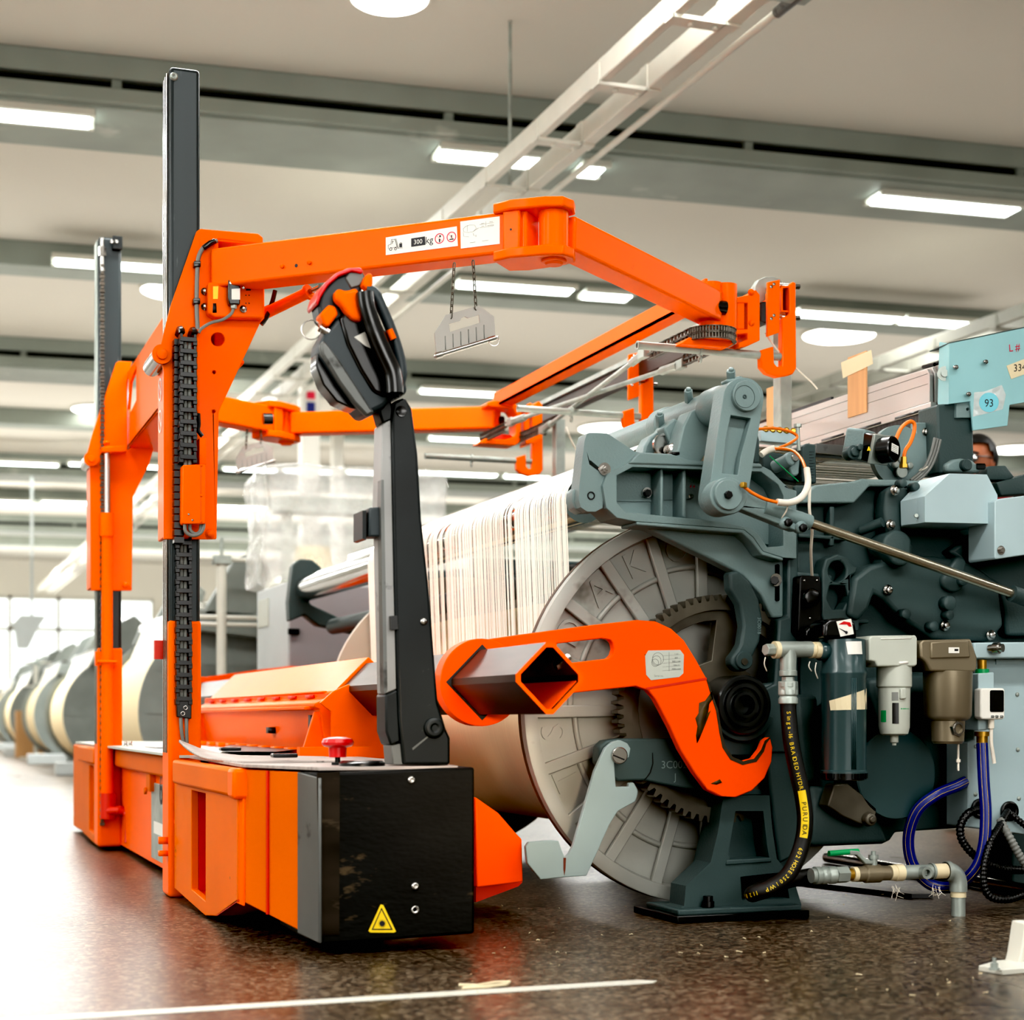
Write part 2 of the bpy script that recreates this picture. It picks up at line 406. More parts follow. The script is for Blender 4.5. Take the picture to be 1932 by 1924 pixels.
for i, (a, b) in enumerate(wins):
    m = MB(); n = max(2, int((b - a) / 1.1))
    for k in range(n + 1):
        x = a + (b - a) * k / n; m.bx(x - 0.04, x + 0.04, YF + 0.03, YF + 0.11, WZ0, WZ1)
    for z in (WZ0 + 0.04, WZ0 + 1.5, WZ1 - 0.04): m.bx(a, b, YF + 0.03, YF + 0.11, z - 0.04, z + 0.04)
    w = m.build('window_%d' % (i + 1), WHP, kind='structure')
    MB().bx(a, b, YF + 0.065, YF + 0.07, WZ0, WZ1).build('window_glass', GLAS, w)
# roof girders running across the hall, a few degrees off square to the machines
GA = math.radians(-4.4); GD = Vector((math.cos(GA), math.sin(GA), 0))
def turn(mb, c, a=GA):
    bmesh.ops.rotate(mb.bm, cent=Vector(c), matrix=Matrix.Rotation(a, 3, 'Z'), verts=mb.bm.verts[:]); return mb
gi = 0
def girder(Y, deep=True):
    global gi
    gi += 1
    m = MB(); A, B = XL - .3, XR + 1.0; c = (.57, Y, 0)
    if deep:
        m.bx(A, B, Y, Y + 0.55, 4.165, CZ)
        m.bx(A, B, Y + 0.1, Y + 0.6, 4.10, 4.165)
        m.bx(A, B, Y - 0.02, Y + 0.3, 4.02, 4.105)
        m.bx(A, B, Y + 0.03, Y + 0.8, 4.0, 4.1)
        x = XL + 0.4
        while x < XR: m.bx(x, x + 0.06, Y + 0.02, Y + 0.12, 4.10, 4.17); x += 1.95
        g = turn(m, c).build('trim_%d' % gi, GIRD, kind='structure', bevel=0.008)
        turn(MB().bx(A, B, Y + 0.06, Y + 0.095, 4.104, 4.167), c).build('girder_gap', DRK, g)
    else:
        m.bx(A, B, Y, Y + 0.35, 4.1, CZ)
        turn(m, c).build('trim_%d' % gi, GIRD, kind='structure', bevel=0.008)
for y in (9.9, 17.5, 25.2, 32.8): girder(y)
for y in (13.95, 21.5, 29.1, 36.6): girder(y, False)
# ---- ceiling lamps
def fluo(px0, px1, py, z, label):
    c = PZ((px0 + px1) / 2, py, z)
    def end(px):
        t = (px - CX) / F
        return -((c.x * CA - c.y * SA) - t * (c.x * SA + c.y * CA)) / ((GD.x * CA - GD.y * SA) - t * (GD.x * SA + GD.y * CA))
    a, b = c.x + end(px0), c.x + end(px1); Y = c.y; w = 0.2
    t = thing('fluorescent_lamp', label, 'ceiling lamp', c, 'fluorescent lamps on the girders')
    m = MB(); m.prism([(a - .03, Y - w / 2 - .04, z + .032), (a - .03, Y + w / 2 + .04, z + .032), (a - .03, Y + w / 2 + .04, z - .005), (a - .03, Y + w / 2, z - .005), (a - .03, Y + w / 2, z + .025), (a - .03, Y - w / 2, z + .025), (a - .03, Y - w / 2, z - .005), (a - .03, Y - w / 2 - .04, z - .005)], (b - a + .06, 0, 0)); turn(m, c).build('lamp_housing', WHP, t)
    turn(MB().bx(a, b, Y - w / 2 + .005, Y + w / 2 - .005, z - .01, z + .023), c).build('diffuser', LAMP, t)
lz = 3.968; lb = 4.068
for px0, px1, py, z, lab in [
    (-260, 168, 211, lz, 'fluorescent lamp at upper left, under the nearest grey girder'),
    (832, 1040, 301, lz, 'fluorescent lamp crossed by the white cable tray above the orange arm'),
    (1098, 1132, 324, lz, 'short lit end of a lamp just right of the white cable tray'),
    (1655, 1910, 388, lz, 'fluorescent lamp at upper right, under the nearest grey girder'),
    (105, 312, 500, lb, 'fluorescent lamp passing behind the tall black mast tops'),
    (868, 1076, 543, lb, 'fluorescent lamp behind the hanging comb plate chains'),
    (1104, 1185, 560, lb, 'fluorescent lamp behind the bend of the orange forearm'),
    (1505, 1690, 597, lb, 'fluorescent lamp above the round lamp at right, left half of pair'),
    (1706, 1826, 609, lb, 'fluorescent lamp above the round lamp at right, right half of pair'),
    (798, 945, 741, lz, 'fluorescent lamp above the far orange forearm, beside the tiller head'),
    (815, 930, 829, lb, 'fluorescent lamp just below the far orange forearm'),
    (-120, 108, 873, lz, 'far fluorescent lamp at left edge, upper of two rows'),
    (132, 300, 878, lz, 'far fluorescent lamp behind the far mast carriage'),
    (425, 520, 886, lz, 'far fluorescent lamp behind the far comb plate'),
    (540, 636, 889, lz, 'far fluorescent lamp above the plastic wrapped machine'),
    (658, 720, 891, lz, 'far fluorescent lamp left of the black tiller column'),
    (790, 935, 894, lz, 'far fluorescent lamp right of the black tiller column'),
    (956, 1035, 900, lz, 'far fluorescent lamp touching the top of the white threads'),
    (-60, 62, 946, lb, 'farthest fluorescent lamp at left edge, lower row'),
    (80, 168, 948, lb, 'farthest fluorescent lamp just left of the far mast'),
    (412, 500, 957, lb, 'farthest fluorescent lamp just right of the near mast')]:
    fluo(px0, px1, py, z, lab)
def roundl(px, py, w, label):
    p = PZ(px, py, CZ - 0.012); r = w / 2 * dep(p) / F
    t = thing('round_lamp', label, 'ceiling lamp', p, 'round ceiling lamps')
    MB().lathe(p + EZ * .0125, (0, 0, -1), [(0, r * 1.03), (0.03, r * 1.03), (0.03, r * .98), (0.0, r * .98)], 40).build('rim', WHP, t)
    MB().lathe(p + EZ * .008, (0, 0, -1), [(0, r * .97), (0.03, r * .97), (0.04, r * .9)], 40).build('diffuser', LAMPW, t)
for px, py, w, lab in [
    (735, -9, 150, 'round ceiling lamp cut by the top edge of the view'),
    (1583, 630, 137, 'round ceiling lamp above the stack of heald frames'),
    (330, 546, 128, 'round ceiling lamp half hidden behind the tall near mast'),
    (1152, 807, 122, 'round ceiling lamp behind the middle hanging hook'),
    (185, 771, 98, 'round ceiling lamp half hidden behind the far mast'),
    (116, 894, 92, 'round ceiling lamp left of the far mast carriage'),
    (885, 916, 88, 'round ceiling lamp just above the white threads'),
    (56, 990, 74, 'farthest round ceiling lamp near the left edge'),
    (1915, 846, 84, 'round ceiling lamp beside the head of the person')]:
    roundl(px, py, w, lab)
# ---- cable trays (run the length of the hall)
def tray(X, label, y0, y1, kA, kB, kR, sp, end=None, WHP=WHP):
    # kA.. are height / X slopes, sp the spacing of the rails
    t = thing('cable_tray', label, 'cable tray', (X, (y0 + y1) / 2, HC + kA * X))
    zA = HC + kA * X; XB = X + sp; zB = HC + kB * XB; XC = XB + .09; zC = HC + kR * XC
    MB().bx(X - .022, X + .022, y0, y1, zA - .05, zA + .05).build('rail', WHP, t, .006)
    MB().bx(XB - .036, XB + .036, y0, y1, zB - .055, zB + .055).build('rail', WHP, t, .006)
    MB().cyl((XC, y0, zC), (XC, y1, zC), .016).build('rod', WHP, t)
    y = y0 + .55; m = []
    while y < y1 - .3:
        q = MB(); q.bx(X - .03, XB + .03, y - .04, y + .04, min(zA, zB) - .066, min(zA, zB) - .05); q.bx(XB - .041, XB - .036, y - .04, y + .04, zB - .066, zB + .055); q.bx(X - .027, X - .022, y - .04, y + .04, zA - .066, zA + .03)
        q.cyl((X + .07, y, min(zA, zB) - .08), (X + .07, y, min(zA, zB) - .05), .012, n=8); q.cyl((XB - .07, y, min(zA, zB) - .08), (XB - .07, y, min(zA, zB) - .05), .012, n=8)
        q.build('cross_strap', WHP, t)
        if 8 < y < 8.7 or 20 < y < 20.7: MB().cyl((X + sp / 2, y, zA - .05), (X + sp / 2, y, CZ), .01, n=8).build('hanger_rod', GAL, t)
        y += .78
    if end:
        MB().bx(XB - .03, XC + .05, end - .09, end + .09, zC - .02, zB + .05).build('end_bracket', GAL, t, .004)
        MB().cyl((XC, end - .9, zC), (XC, end + .22, zC), .024).build('sleeve', EDGE, t)
tray(3.0, 'white twin-rail cable tray running from top right down behind the orange arm', 4.2, 40, .975, .90, .853, .25, end=5.85)
tray(7.55, 'white cable tray at far right, above the cyan plate and heald frames', 6, 40, .385, .37, .36, .3, WHP=TRY2)
# ---- columns
def column(px, w, py0, d, label, notes=False):
    p = PD(px, 1000, d); s = w * d / F
    t = thing('column', label, 'column', (p.x, p.y, 0))
    MB().bx(p.x - s / 2, p.x + s / 2, p.y - s / 2, p.y + s / 2, 0, HC + (Y0 - py0) * d / F).build('shaft', WHT, t, .02)
    if notes:
        for a, b, m in ((742, 756, PINK), (762, 782, BLUE)):
            z0 = HC + (Y0 - b) * d / F; z1 = HC + (Y0 - a) * d / F
            MB().bx(p.x - s * .25, p.x + s * .2, p.y - s / 2 - .006, p.y - s / 2, z0, z1).build('notice', m, t)
column(583, 36, 728, 15.5, 'white square column with small red and blue notices, behind the far arm', True)
column(636, 22, 770, 20, 'plain thin white column right of the one with notices')
# ================================================================= LIGHT AND CAMERA
def area(loc, sx, sy, e, rot=(0, 0, 0), c=(1, .99, .96)):
    l = bpy.data.lights.new('area', 'AREA'); l.shape = 'RECTANGLE'; l.size = sx; l.size_y = sy; l.energy = e; l.color = c
    o = bpy.data.objects.new('unseen_area_light', l); o.location = loc; o.rotation_euler = rot; COL.objects.link(o); return o
for y in (-4, 1.2, 5.8, 11.5, 18, 26, 35):
    for x in (-4.5, 1.5, 9): area((x, y, 3.88), 4.2, .5, 1.33 * (130 if y == 5.8 else 98 if y < 9 else (120 if y < 15 else 230)), c=(1, 1, .97))
area((-5.5, 2.0, 2.6), 3.5, 2.5, 130, (0, math.radians(-72), 0), (1, 1, .98))  # added fill from the left, unseen, with no fixture of its own
area((1.0, -6.0, 2.3), 5, 2.4, 230, (math.radians(76), 0, 0), (1, .99, .96))  # added fill from behind the camera, unseen
for y, e in ((-3, 15), (4, 40), (9.5, 120), (15, 240), (22, 380), (30, 700), (37, 800)): area((5, y, 2.75), 22, 5, e, (math.pi, 0, 0), (1, .97, .92))  # added uplights, unseen, only to brighten the ceiling
sp_ = bpy.data.lights.new('spot', 'SPOT'); sp_.energy = 900; sp_.color = (1, .78, .55); sp_.spot_size = math.radians(7.5); sp_.spot_blend = .9; sp_.shadow_soft_size = .25  # added warm spot on the yarn beam, stands in for orange bounce light
so_ = bpy.data.objects.new('bounce_fill_spot', sp_); so_.location = (.25, -.6, .75); so_.rotation_euler = (Vector((1.66, 5.0, .3)) - so_.location).to_track_quat('-Z', 'Y').to_euler(); COL.objects.link(so_)
W = bpy.data.worlds.new('daylight'); SC.world = W; W.use_nodes = True
bg = W.node_tree.nodes['Background']; bg.inputs['Color'].default_value = (.95, 1, .98, 1); bg.inputs['Strength'].default_value = 1.7
cam = bpy.data.cameras.new('camera'); co = bpy.data.objects.new('camera', cam); COL.objects.link(co)
co.location = (0, 0, HC); co.rotation_euler = (math.radians(90), 0, -AL)
cam.sensor_fit = 'HORIZONTAL'; cam.sensor_width = 36; cam.lens = 36 * F / 1932
cam.shift_y = (Y0 - 962) / 1932
cam.clip_start = .05; cam.clip_end = 300
cam.dof.use_dof = True; cam.dof.focus_distance = 4.6; cam.dof.aperture_fstop = 3.4
SC.camera = co
SC.view_settings.view_transform = 'Standard'; SC.view_settings.look = 'Medium High Contrast'; SC.view_settings.exposure = 0.16
SC.view_settings.use_curve_mapping = True; SC.view_settings.curve_mapping.black_level = (.014, .014, .014); SC.view_settings.curve_mapping.update()
# ================================================================= BEAM TROLLEY
TR = thing('beam_trolley', 'orange battery trolley with two tall black masts, folding arms and a black tiller', 'lifting trolley', (1.0, 5.9, 0))
DK = .405
# chassis
MB().prism([(.849, 3.73, .03), (.866, 3.622, .025), (1.224, 3.622, .035), (1.224, 3.95, .035), (.849, 3.95, .03)], (0, 0, DK - .03)).build('bumper', BUMP, TR, .006)
bump = TR.children[0] if TR.children else kids(TR)[0]
MB().prism([(.842, 3.732, .04), (.8635, 3.6175, .03), (.868, 3.615, .03), (.871, 3.6175, .03), (.855, 3.735, .04)], (0, 0, DK - .045)).build('edge_plate', EDGE, TR, .002)
m = MB()
for x, y, r in ((617, 1020 / 1374 * 500 + 550, 0),): pass
for px, py in ((776, 1471), (783, 1671)): m.lathe(PY(px, py, 3.622), (0, -1, 0), [(0, .0095), (.002, .0095), (.006, .006), (.006, .003), (.003, .003)], 18)
m.lathe(PY(783, 1716, 3.622), (0, -1, 0), [(0, .0095), (.003, .009), (.003, .005), (0, .004)], 18)
m.split('screw', STE, bump)
m = MB()
for px, py in ((572, 1472), (576, 1670), (577, 1700), (665, 1480)):
    if px < 600: m.lathe(PX(px, py, .8545), (-1, -.2, 0), [(0, .006), (.004, .006), (.005, .003)], 12)
m.split('screw', STE, bump)
MB().px([(598, 1458), (641, 1456), (640, 1763), (604, 1764)], 3.6205, .002).build('worn_strip', mat('worn_rubber_strip', (40, 34, 27), .6, var=.5, scale=3, c2=(92, 80, 62), thr=.56, soft=.12, s2=5, stretch=(1, 1, 5), spec=.2), bump)
# laser warning triangle
sg = MB(); sg.px([(718, 1706), (723, 1707), (747, 1757), (743, 1759), (699, 1759), (695, 1756)], 3.6215, -.0012); sg = sg.build('warning_sign', YEL, bump)
m = MB(); m.px([(720, 1712), (741, 1754), (701, 1754)], 3.6197, -.0004, [[(720, 1716), (738, 1752), (704, 1752)]])
m.px(circ(721, 1742, 5), 3.6195, -.0004)
for k in range(14):
    a = math.pi * 2 * k / 14; c, s_ = math.cos(a), math.sin(a)
    m.px([(721 + 4 * c - .5 * s_, 1742 + 4 * s_ + .5 * c), (721 + 9 * c, 1742 + 9 * s_), (721 + 4 * c + .5 * s_, 1742 + 4 * s_ - .5 * c)], 3.6195, -.0003)
m.build('warning_symbol', INK, sg)
MB().prism([(.762, 3.965, .09), (.846, 3.735, .045), (.846, 3.735, .4), (.762, 3.965, .4)], (.02, .01, 0)).build('side_panel', ORW, TR, .003)
MB().prism([(.757, 3.9775, .085), (.768, 3.95, .08), (.768, 3.95, .34), (.757, 3.9775, .34)], (-.006, .0, 0)).build('corner_strip', ORA, TR, .002)
m = MB(); m.prism([(.80, 3.855, .07), (.803, 3.85, .07), (.803, 3.85, .4), (.80, 3.855, .4)], (-.004, -.002, 0)); m.build('seam', RED, TR)
# wheel housings: near one and its mirror at the far end
def housing(y0, y1, ya, yb, flip):
    X = .752
    h = MB()
    if flip: loop = [(X, y0, .012), (X, y1, .03), (X, y1, .4), (X, y0, .4)]
    else: loop = [(X, y0, .09), (X, y0 + .28, .025), (X, y0 + .45, .008), (X, y1, .03), (X, y1, .4), (X, y0, .4)]
    h.prism(loop, (.02, 0, 0), [[(X, ya, .045), (X, yb, .055), (X, yb, .325), (X, ya, .325)]])
    o = h.build('wheel_housing', ORW, TR, .002)
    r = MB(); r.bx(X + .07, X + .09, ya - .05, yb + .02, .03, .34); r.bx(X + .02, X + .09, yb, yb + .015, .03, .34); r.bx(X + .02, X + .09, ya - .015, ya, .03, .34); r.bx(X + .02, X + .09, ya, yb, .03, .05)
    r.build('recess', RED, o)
    MB().bx(X + .03, X + .07, ya + .02, ya + .1, .26, .30).build('bracket', ORW, o, .003)
    return o
h1 = housing(3.965, 4.93, 4.405, 4.63, False)
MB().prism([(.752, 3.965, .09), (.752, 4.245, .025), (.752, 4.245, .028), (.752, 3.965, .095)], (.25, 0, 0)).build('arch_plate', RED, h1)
housing(6.94, 7.5, 7.06, 7.24, True)
MB().bx(.738, .775, 4.0, 4.88, .335, .402).build('top_rail', ORW, TR, .008)
MB().bx(.737, .79, 3.945, 4.02, .33, .403).build('rail_end', ORA, TR, .01)
MB().bx(.738, .775, 6.95, 7.58, .335, .402).build('top_rail', ORW, TR, .008)
MB().bx(.80, .84, 5.1, 6.8, .33, .405).build('top_rail', ORW, TR, .01)
MB().prism([(.83, 5.06, .022), (.83, 6.85, .022), (.83, 6.85, .34), (.83, 5.06, .34)], (.02, 0, 0)).build('battery_panel', ORA, TR)
d = MB().prism([(.825, 5.25, .04), (.825, 5.93, .04), (.825, 5.93, .30), (.825, 5.25, .30)], (.006, 0, 0)).build('battery_door', GAL, TR, .002)
m = MB(); text_into(m, '6', .16, PX(304, 1490, .8245), (0, -1, 0), (0, 0, 1), .0008); m.build('number', INK, d)
MB().bx(.822, .825, 5.3, 5.85, .13, .17).build('notice', WHT, d)
m = MB(); m.bx(.81, .83, 5.86, 5.95, .27, .33); m.cyl((.81, 5.93, .27), (.80, 5.93, .27), .012); m.build('latch', ORW, d, .002)
# hidden inner body and the wheels that carry it
MB().bx(.86, 1.2, 3.9, 7.9, .09, .395).build('inner_body', RED, TR)
for y in (4.3, 7.45):
    MB().cyl((.86, y, .075), (.92, y, .075), .075).build('wheel', BLK, TR, .006)
    MB().cyl((1.12, y, .075), (1.18, y, .075), .075).build('wheel', BLK, TR, .006)
MB().bx(.77, 1.25, 6.95, 8.1, .02, .40).build('end_body', ORW, TR, .006)
# deck
MB().prism([(.76, 3.95, DK), (.84, 3.74, DK), (.87, 3.645, DK), (1.19, 3.64, DK), (1.215, 3.8, DK), (1.215, 4.9, DK), (.79, 4.9, DK)], (0, 0, .008)).build('deck_plate', DECK, TR, .001)
MB().bx(.77, 1.215, 4.95, 8.0, DK, DK + .008).build('deck_plate', LGP, TR)
# lifted, curled cover board
m = MB(); rows = []
for i in range(11):
    t = i / 10; row = []
    for k in range(8):
        q = k / 7; x = .755 + .02 * t + .33 * q; y = 4.86 - .85 * t - .36 * q * (1 - t)
        row.append((x, y, DK + .0125 + .042 * max(0, 1 - t * 1.9) ** 2 * max(0, 1 - q * 2.2) ** 2))
    rows.append(row)
for A, B in zip(rows, rows[1:]):
    for k in range(7): m.quad(A[k], B[k], B[k + 1], A[k + 1])
bmesh.ops.remove_doubles(m.bm, verts=m.bm.verts, dist=1e-5)
ob = m.build('cover_board', DECK, TR); so = ob.modifiers.new('Solidify', 'SOLIDIFY'); so.thickness = .007
MB().prism([PZ(x, y, DK + .0195) for x, y in ((412, 1414), (437, 1403.5), (600, 1405), (590, 1411), (520, 1418.5), (425, 1418.5))], (0, 0, .001)).build('deck_opening', VBL, TR)
MB().bx(.86, .97, 6.05, 6.35, DK + .009, DK + .011).build('deck_opening', VBL, TR)
m = MB()
for px, py in ((455, 1401), (433, 1400), (484, 1395), (493, 1395), (500, 1395), (507, 1395), (588, 1399), (237, 1404), (246, 1404)): m.bolt(PZ(px, py + 4, DK + .008), (0, 0, 1), .007, .018)
m.split('deck_bolt', STE, TR)
for px, py in ((434, 1416), (536, 1429)):
    MB().bx(*(lambda p: (p.x - .03, p.x + .03, p.y - .02, p.y + .02, DK + .02, DK + .03))(PZ(px, py, DK + .02))).build('rubber_pad', DPL, TR, .003)
MB().bx(1.05, 1.25, 4.62, 4.66, DK, DK + .035).build('hinge_bar', ORA, TR)
p = PY(637, 1441, 3.80); p.z = DK + .006
b = MB().lathe(p, (0, 0, 1), [(0, .014), (.008, .014), (.008, .006), (.02, .006)], 20).build('stop_button_base', BLK, TR)
MB().lathe(p + EZ * .02, (0, 0, 1), [(0, .02), (.022, .021), (.024, .03), (.028, .036), (.034, .0375), (.042, .034), (.046, .02), (.047, 0)], 28).build('stop_button', REDB, b)
p = PY(683, 1447, 3.70); p.z = DK + .008
MB().lathe(p, (0, 0, 1), [(0, .052), (.007, .052), (.012, .045), (.013, 0)], 32).build('filler_cap', DPL, TR)
m = MB(); m.px([(897, 1503), (940, 1533), (976, 1574), (985, 1583), (987, 1664), (900, 1674)], 4.08, .5); m.build('outrigger', ORH, TR, .004)
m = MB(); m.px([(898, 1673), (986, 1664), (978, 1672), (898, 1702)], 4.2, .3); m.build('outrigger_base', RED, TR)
# ---- tiller
TY = 3.66
m = MB(); m.px([(742, 757), (765, 749), (778, 771), (789, 857), (796, 979), (809, 1100), (827, 1325), (842, 1374), (850, 1392), (850, 1443), (761, 1443), (752, 1355), (745, 1100), (741, 900), (739, 789)], TY, .085)
til = m.build('tiller_column', BLK, TR, .007, 3)
MB().px([(727, 1310), (751, 1300), (756, 1400), (737, 1407), (728, 1380)], TY + .004, .08).build('pivot_bracket', BLK, til, .005)
MB().px([(738, 1405), (762, 1400), (764, 1443), (741, 1443)], TY + .01, .07).build('foot_bracket', EDGE, til, .003)
MB().px([(718, 953), (721, 800), (740, 785), (742, 900), (745, 1100), (749, 1300), (727, 1309), (723, 1150)], TY + .012, .07).build('cover_strip', STRP, til, .003)
MB().px([(719.5, 905), (718.5, 955), (724, 1304), (727, 1309), (731, 1302), (725, 955), (724, 905)], TY + .0035, .03).build('steel_strip', EDGE, til)
MB().px([(697, 957), (741, 955), (741, 1012), (697, 1012)], TY + .02, .06).build('clip_block', SLA, til, .004)
MB().px([(684, 963), (691, 963), (691, 1018), (684, 1016)], TY + .03, .08).build('clip_plate', BLK, til)
MB().px([(737, 1162), (750, 1161), (751, 1187), (738, 1188)], TY - .001, .03).build('clip', DPL, til)
m = MB(); m.lathe(PY(818, 1373, TY), (0, -1, 0), [(0, .024), (.008, .024), (.012, .018), (.012, .01), (.009, .008)], 24); m.build('pivot_knob', BLK, til, .0015)
m = MB(); m.lathe(PY(799, 1172, TY), (0, -1, 0), [(0, .0085), (.003, .0085), (.006, .004)], 16); m.split('screw', STE, til)
m = MB(); m.lathe(PY(757, 776, TY), (0, -1, 0), [(0, .013), (.004, .012), (.002, .006)], 18); m.build('hinge_bolt', DPL, til)
m = MB(); m.px([(778, 1411), (806, 1389), (808, 1391), (779, 1415)], TY - .0006, .002); m.build('weld_line', EDGE, til)
# head
H = MB(); H.px([(619, 618), (634, 600), (660, 592), (700, 590), (734, 628), (756, 683), (766, 705), (771, 742), (740, 752), (727, 768), (693, 785), (668, 758), (640, 722), (606, 668), (602, 650)], 3.64, .1)
head = H.build('tiller_head', SLA, TR, .012, 3)
MB().px([(598, 666), (606, 664), (642, 722), (678, 762), (694, 785), (678, 773), (660, 769), (635, 757), (610, 726), (596, 690)], 3.665, .06).build('rear_lobe', DPL, head, .01, 3)
MB().px([(604, 650), (612, 640), (640, 676), (700, 768), (708, 777), (692.5, 786), (668, 760), (640, 722), (607, 668)], 3.634, .02).build('grey_band', EDGE, head, .006)
MB().px([(640, 598), (668, 575), (690, 600), (700, 640), (735, 720), (742, 745), (724, 748), (705, 740), (680, 700), (655, 650)], 3.632, .02).build('dark_face', DPL, head, .008)
MB().px([(668, 636), (690, 625), (704, 655), (701, 658), (689, 652)], 3.6305, .001).build('triangle_sticker', WHT, head)
hp = [PY(x, y, 3.60) for x, y in ((694, 548), (688, 560), (688, 585), (700, 625), (718, 668), (736, 708), (746, 728), (753, 722), (755, 700), (750, 668), (738, 630), (722, 590), (708, 560), (697, 547))]
MB().tube(smooth([PY(x, y, 3.605) for x, y in ((688, 552), (692, 580), (706, 625), (724, 668), (740, 705), (744, 742))], 6), [.020] * 12 + [.021] * 19, 16).build('handle', DPL, head)
MB().tube(smooth([PY(x, y, 3.63) for x, y in ((690, 548), (706, 553), (722, 585), (742, 635), (755, 680), (757, 712), (744, 744))], 6), .0125, 14).build('handle_loop', SLA, head)
MB().tube([PY(734, 622, 3.612), PY(742, 640, 3.612)], .008).build('side_button', ORA, head)
m = MB(); m.px([(600, 575), (606, 550), (630, 523), (665, 508), (684, 512), (690, 526), (680, 560), (668, 585), (640, 606), (622, 612), (605, 600)], 3.65, .07); wheel = m.build('head_housing', SLA, head, .01, 3)
MB().px([(658, 512), (684, 510), (690, 524), (680, 540), (662, 545), (650, 524)], 3.647, .01).build('grey_panel', EDGE, wheel, .004)
MB().px([(596, 568), (601, 551), (614, 532), (636, 514), (658, 505), (680, 504), (686, 511), (684, 516), (664, 512), (640, 521), (620, 538), (606, 560), (600, 576)], 3.64, .09).build('red_belly_switch', REDB, head, .008, 3)
MB().px([(604, 592), (621, 574), (633, 577), (639, 592), (620, 617), (612, 612)], 3.63, .05).build('orange_latch', ORA, head, .005)
MB().px([(632, 550), (640, 543), (652, 548), (662, 546), (673, 542), (683, 560), (688, 590), (684, 606), (668, 603), (655, 590), (645, 575), (634, 565)], 3.615, .03).build('throttle_lever', ORA, head, .01, 3)
MB().px([(684, 536), (690, 520), (697, 513), (704, 518), (704, 535), (698, 552)], 3.62, .03).build('throttle_lever', ORA, head, .008, 3)
m = MB(); m.cyl(PY(620, 627, 3.65), PY(603, 617, 3.65), .010); m.build('key_switch', STE, head)
MB().torus(PY(587, 622, 3.65), (.3, 1, .1), .021, .0015).build('key_ring', STE, head)
m = MB(); m.px([(712, 765), (738, 752), (746, 790), (722, 800)], 3.67, .06); m.build('neck', BLK, head, .005)
# ---- masts
def mast(Y, far):
    m = MB(); m.bx(.743, .832, Y, Y + .127, .36, 2.412)
    o = m.build('mast', MAST, TR, .012, 3)
    s = MB(); s.bx(.740, .835, Y - .003, Y + .13, .0 if not far else .015, .807 if not far else .80).build('painted_sleeve', ORA, o, .012, 3)
    return o
m1 = mast(4.96, False); m2 = mast(6.806, True)
m = MB(); m.lathe(PY(328, 145, 4.96), (0, -1, 0), [(0, .012), (.004, .012), (.006, .009), (.009, .009), (.009, .005), (.005, .004)], 18); m.split('bolt', GAL, m1)
m = MB(); m.bx(.736, .745, 4.99, 5.06, 1.0, 1.0001)
m = MB(); m.bx(.715, .742, 5.06, 5.085, .695, .75); m.build('switch_tab', RED, m1)
m = MB(); m.lathe(PY(336, 1550, 4.955), (0, -1, 0), [(0, .012), (.006, .011), (.004, .005)], 16); m.split('bolt', ORA, m1)
m = MB(); m.bx(.715, .742, 4.97, 5.0, .155, .175); m.bx(.715, .742, 4.97, 5.0, .12, .135); m.split('tab', ORA, m1)
# slide groove edges on the left faces
for o, Y in ((m1, 4.96), (m2, 6.806)):
    g = MB()
    for k in (.03, .06, .09): g.bx(.7385, .743, Y + k, Y + k + .018, .42, 2.40)
    g.split('guide_strip', STE if o is m1 else GAL, o)
# roller chain on the far mast
m = MB(); p0 = PY(193, 470, 6.79); p1 = PY(189, 845, 6.79); p2 = PY(192, 1490, 6.79)
n = 78
for k in range(n):
    z = .10 + (2.30 - .10) * k / n
    m.bx(p0.x - .009, p0.x + .009, 6.785, 6.80, z, z + .012); m.bx(p0.x - .006, p0.x + .006, 6.782, 6.803, z + .014, z + .024)
m.build('lift_chain', CHN, m2)
m = MB(); m.cyl((p0.x, 6.79, 2.27), (p0.x, 6.79, 2.40), .008); m.hexb((p0.x, 6.79, 2.33), (0, 0, 1), .015, .035); m.build('chain_anchor', STE, m2)
m = MB(); m.bx(.795, .832, 6.78, 6.806, 2.36, 2.412); ck = m.build('stop_block', BLK, m2, .002)
m = MB()
for px in (211, 220): m.lathe(PY(px, 456, 6.78), (0, -1, 0), [(0, .007), (.006, .007), (.003, .003)], 12)
m.split('bolt', STE, ck)
# ---- lift carriages
C1 = MB(); C1.px([(371, 436), (379, 431), (404, 436), (404, 535), (499, 535), (499, 600), (491, 609), (413, 776), (408, 1007), (403, 1017), (309, 1017), (309, 702), (301, 660), (321, 580)], 4.938, .012, [circ(411, 640, 13), circ(404, 702, 3.3), circ(403, 776, 3.3)])
car = C1.build('lift_carriage', ORA, TR, .003)
m = MB(); m.bx(.729, .741, 4.94, 5.10, 1.045, 1.545); m.px([(309, 702), (309, 1017), (409, 1017), (412, 794), (413, 776), (491, 609), (401, 600), (321, 580), (301, 660)], 5.09, .012); m.px([(404, 610), (491, 609), (413, 776), (409, 1005), (403, 1005), (404, 776)], 5.07, .01)
m.build('carriage_box', ORA, car, .004)
m = MB(); m.px([(372, 436), (379, 431), (488, 440), (497, 448), (496, 462), (476, 459), (412, 451), (404, 460), (378, 470)], 4.935, .015); m.build('top_bracket', ORA, car, .004)
m = MB(); p = PY(372, 432, 4.938); q = PY(497, 442, 4.938); z = p.z - .012
m.bx(.82, q.x, 4.938, 5.09, z - .018, z - .004); m.build('top_plate', ORA, car, .003)
m = MB(); m.px([(401, 450), (412, 446), (412, 535), (401, 535)], 4.945, .02); m.px([(412, 455), (440, 460), (440, 545), (412, 545)], 5.01, .07); m.build('arm_root', ORA, car, .002)
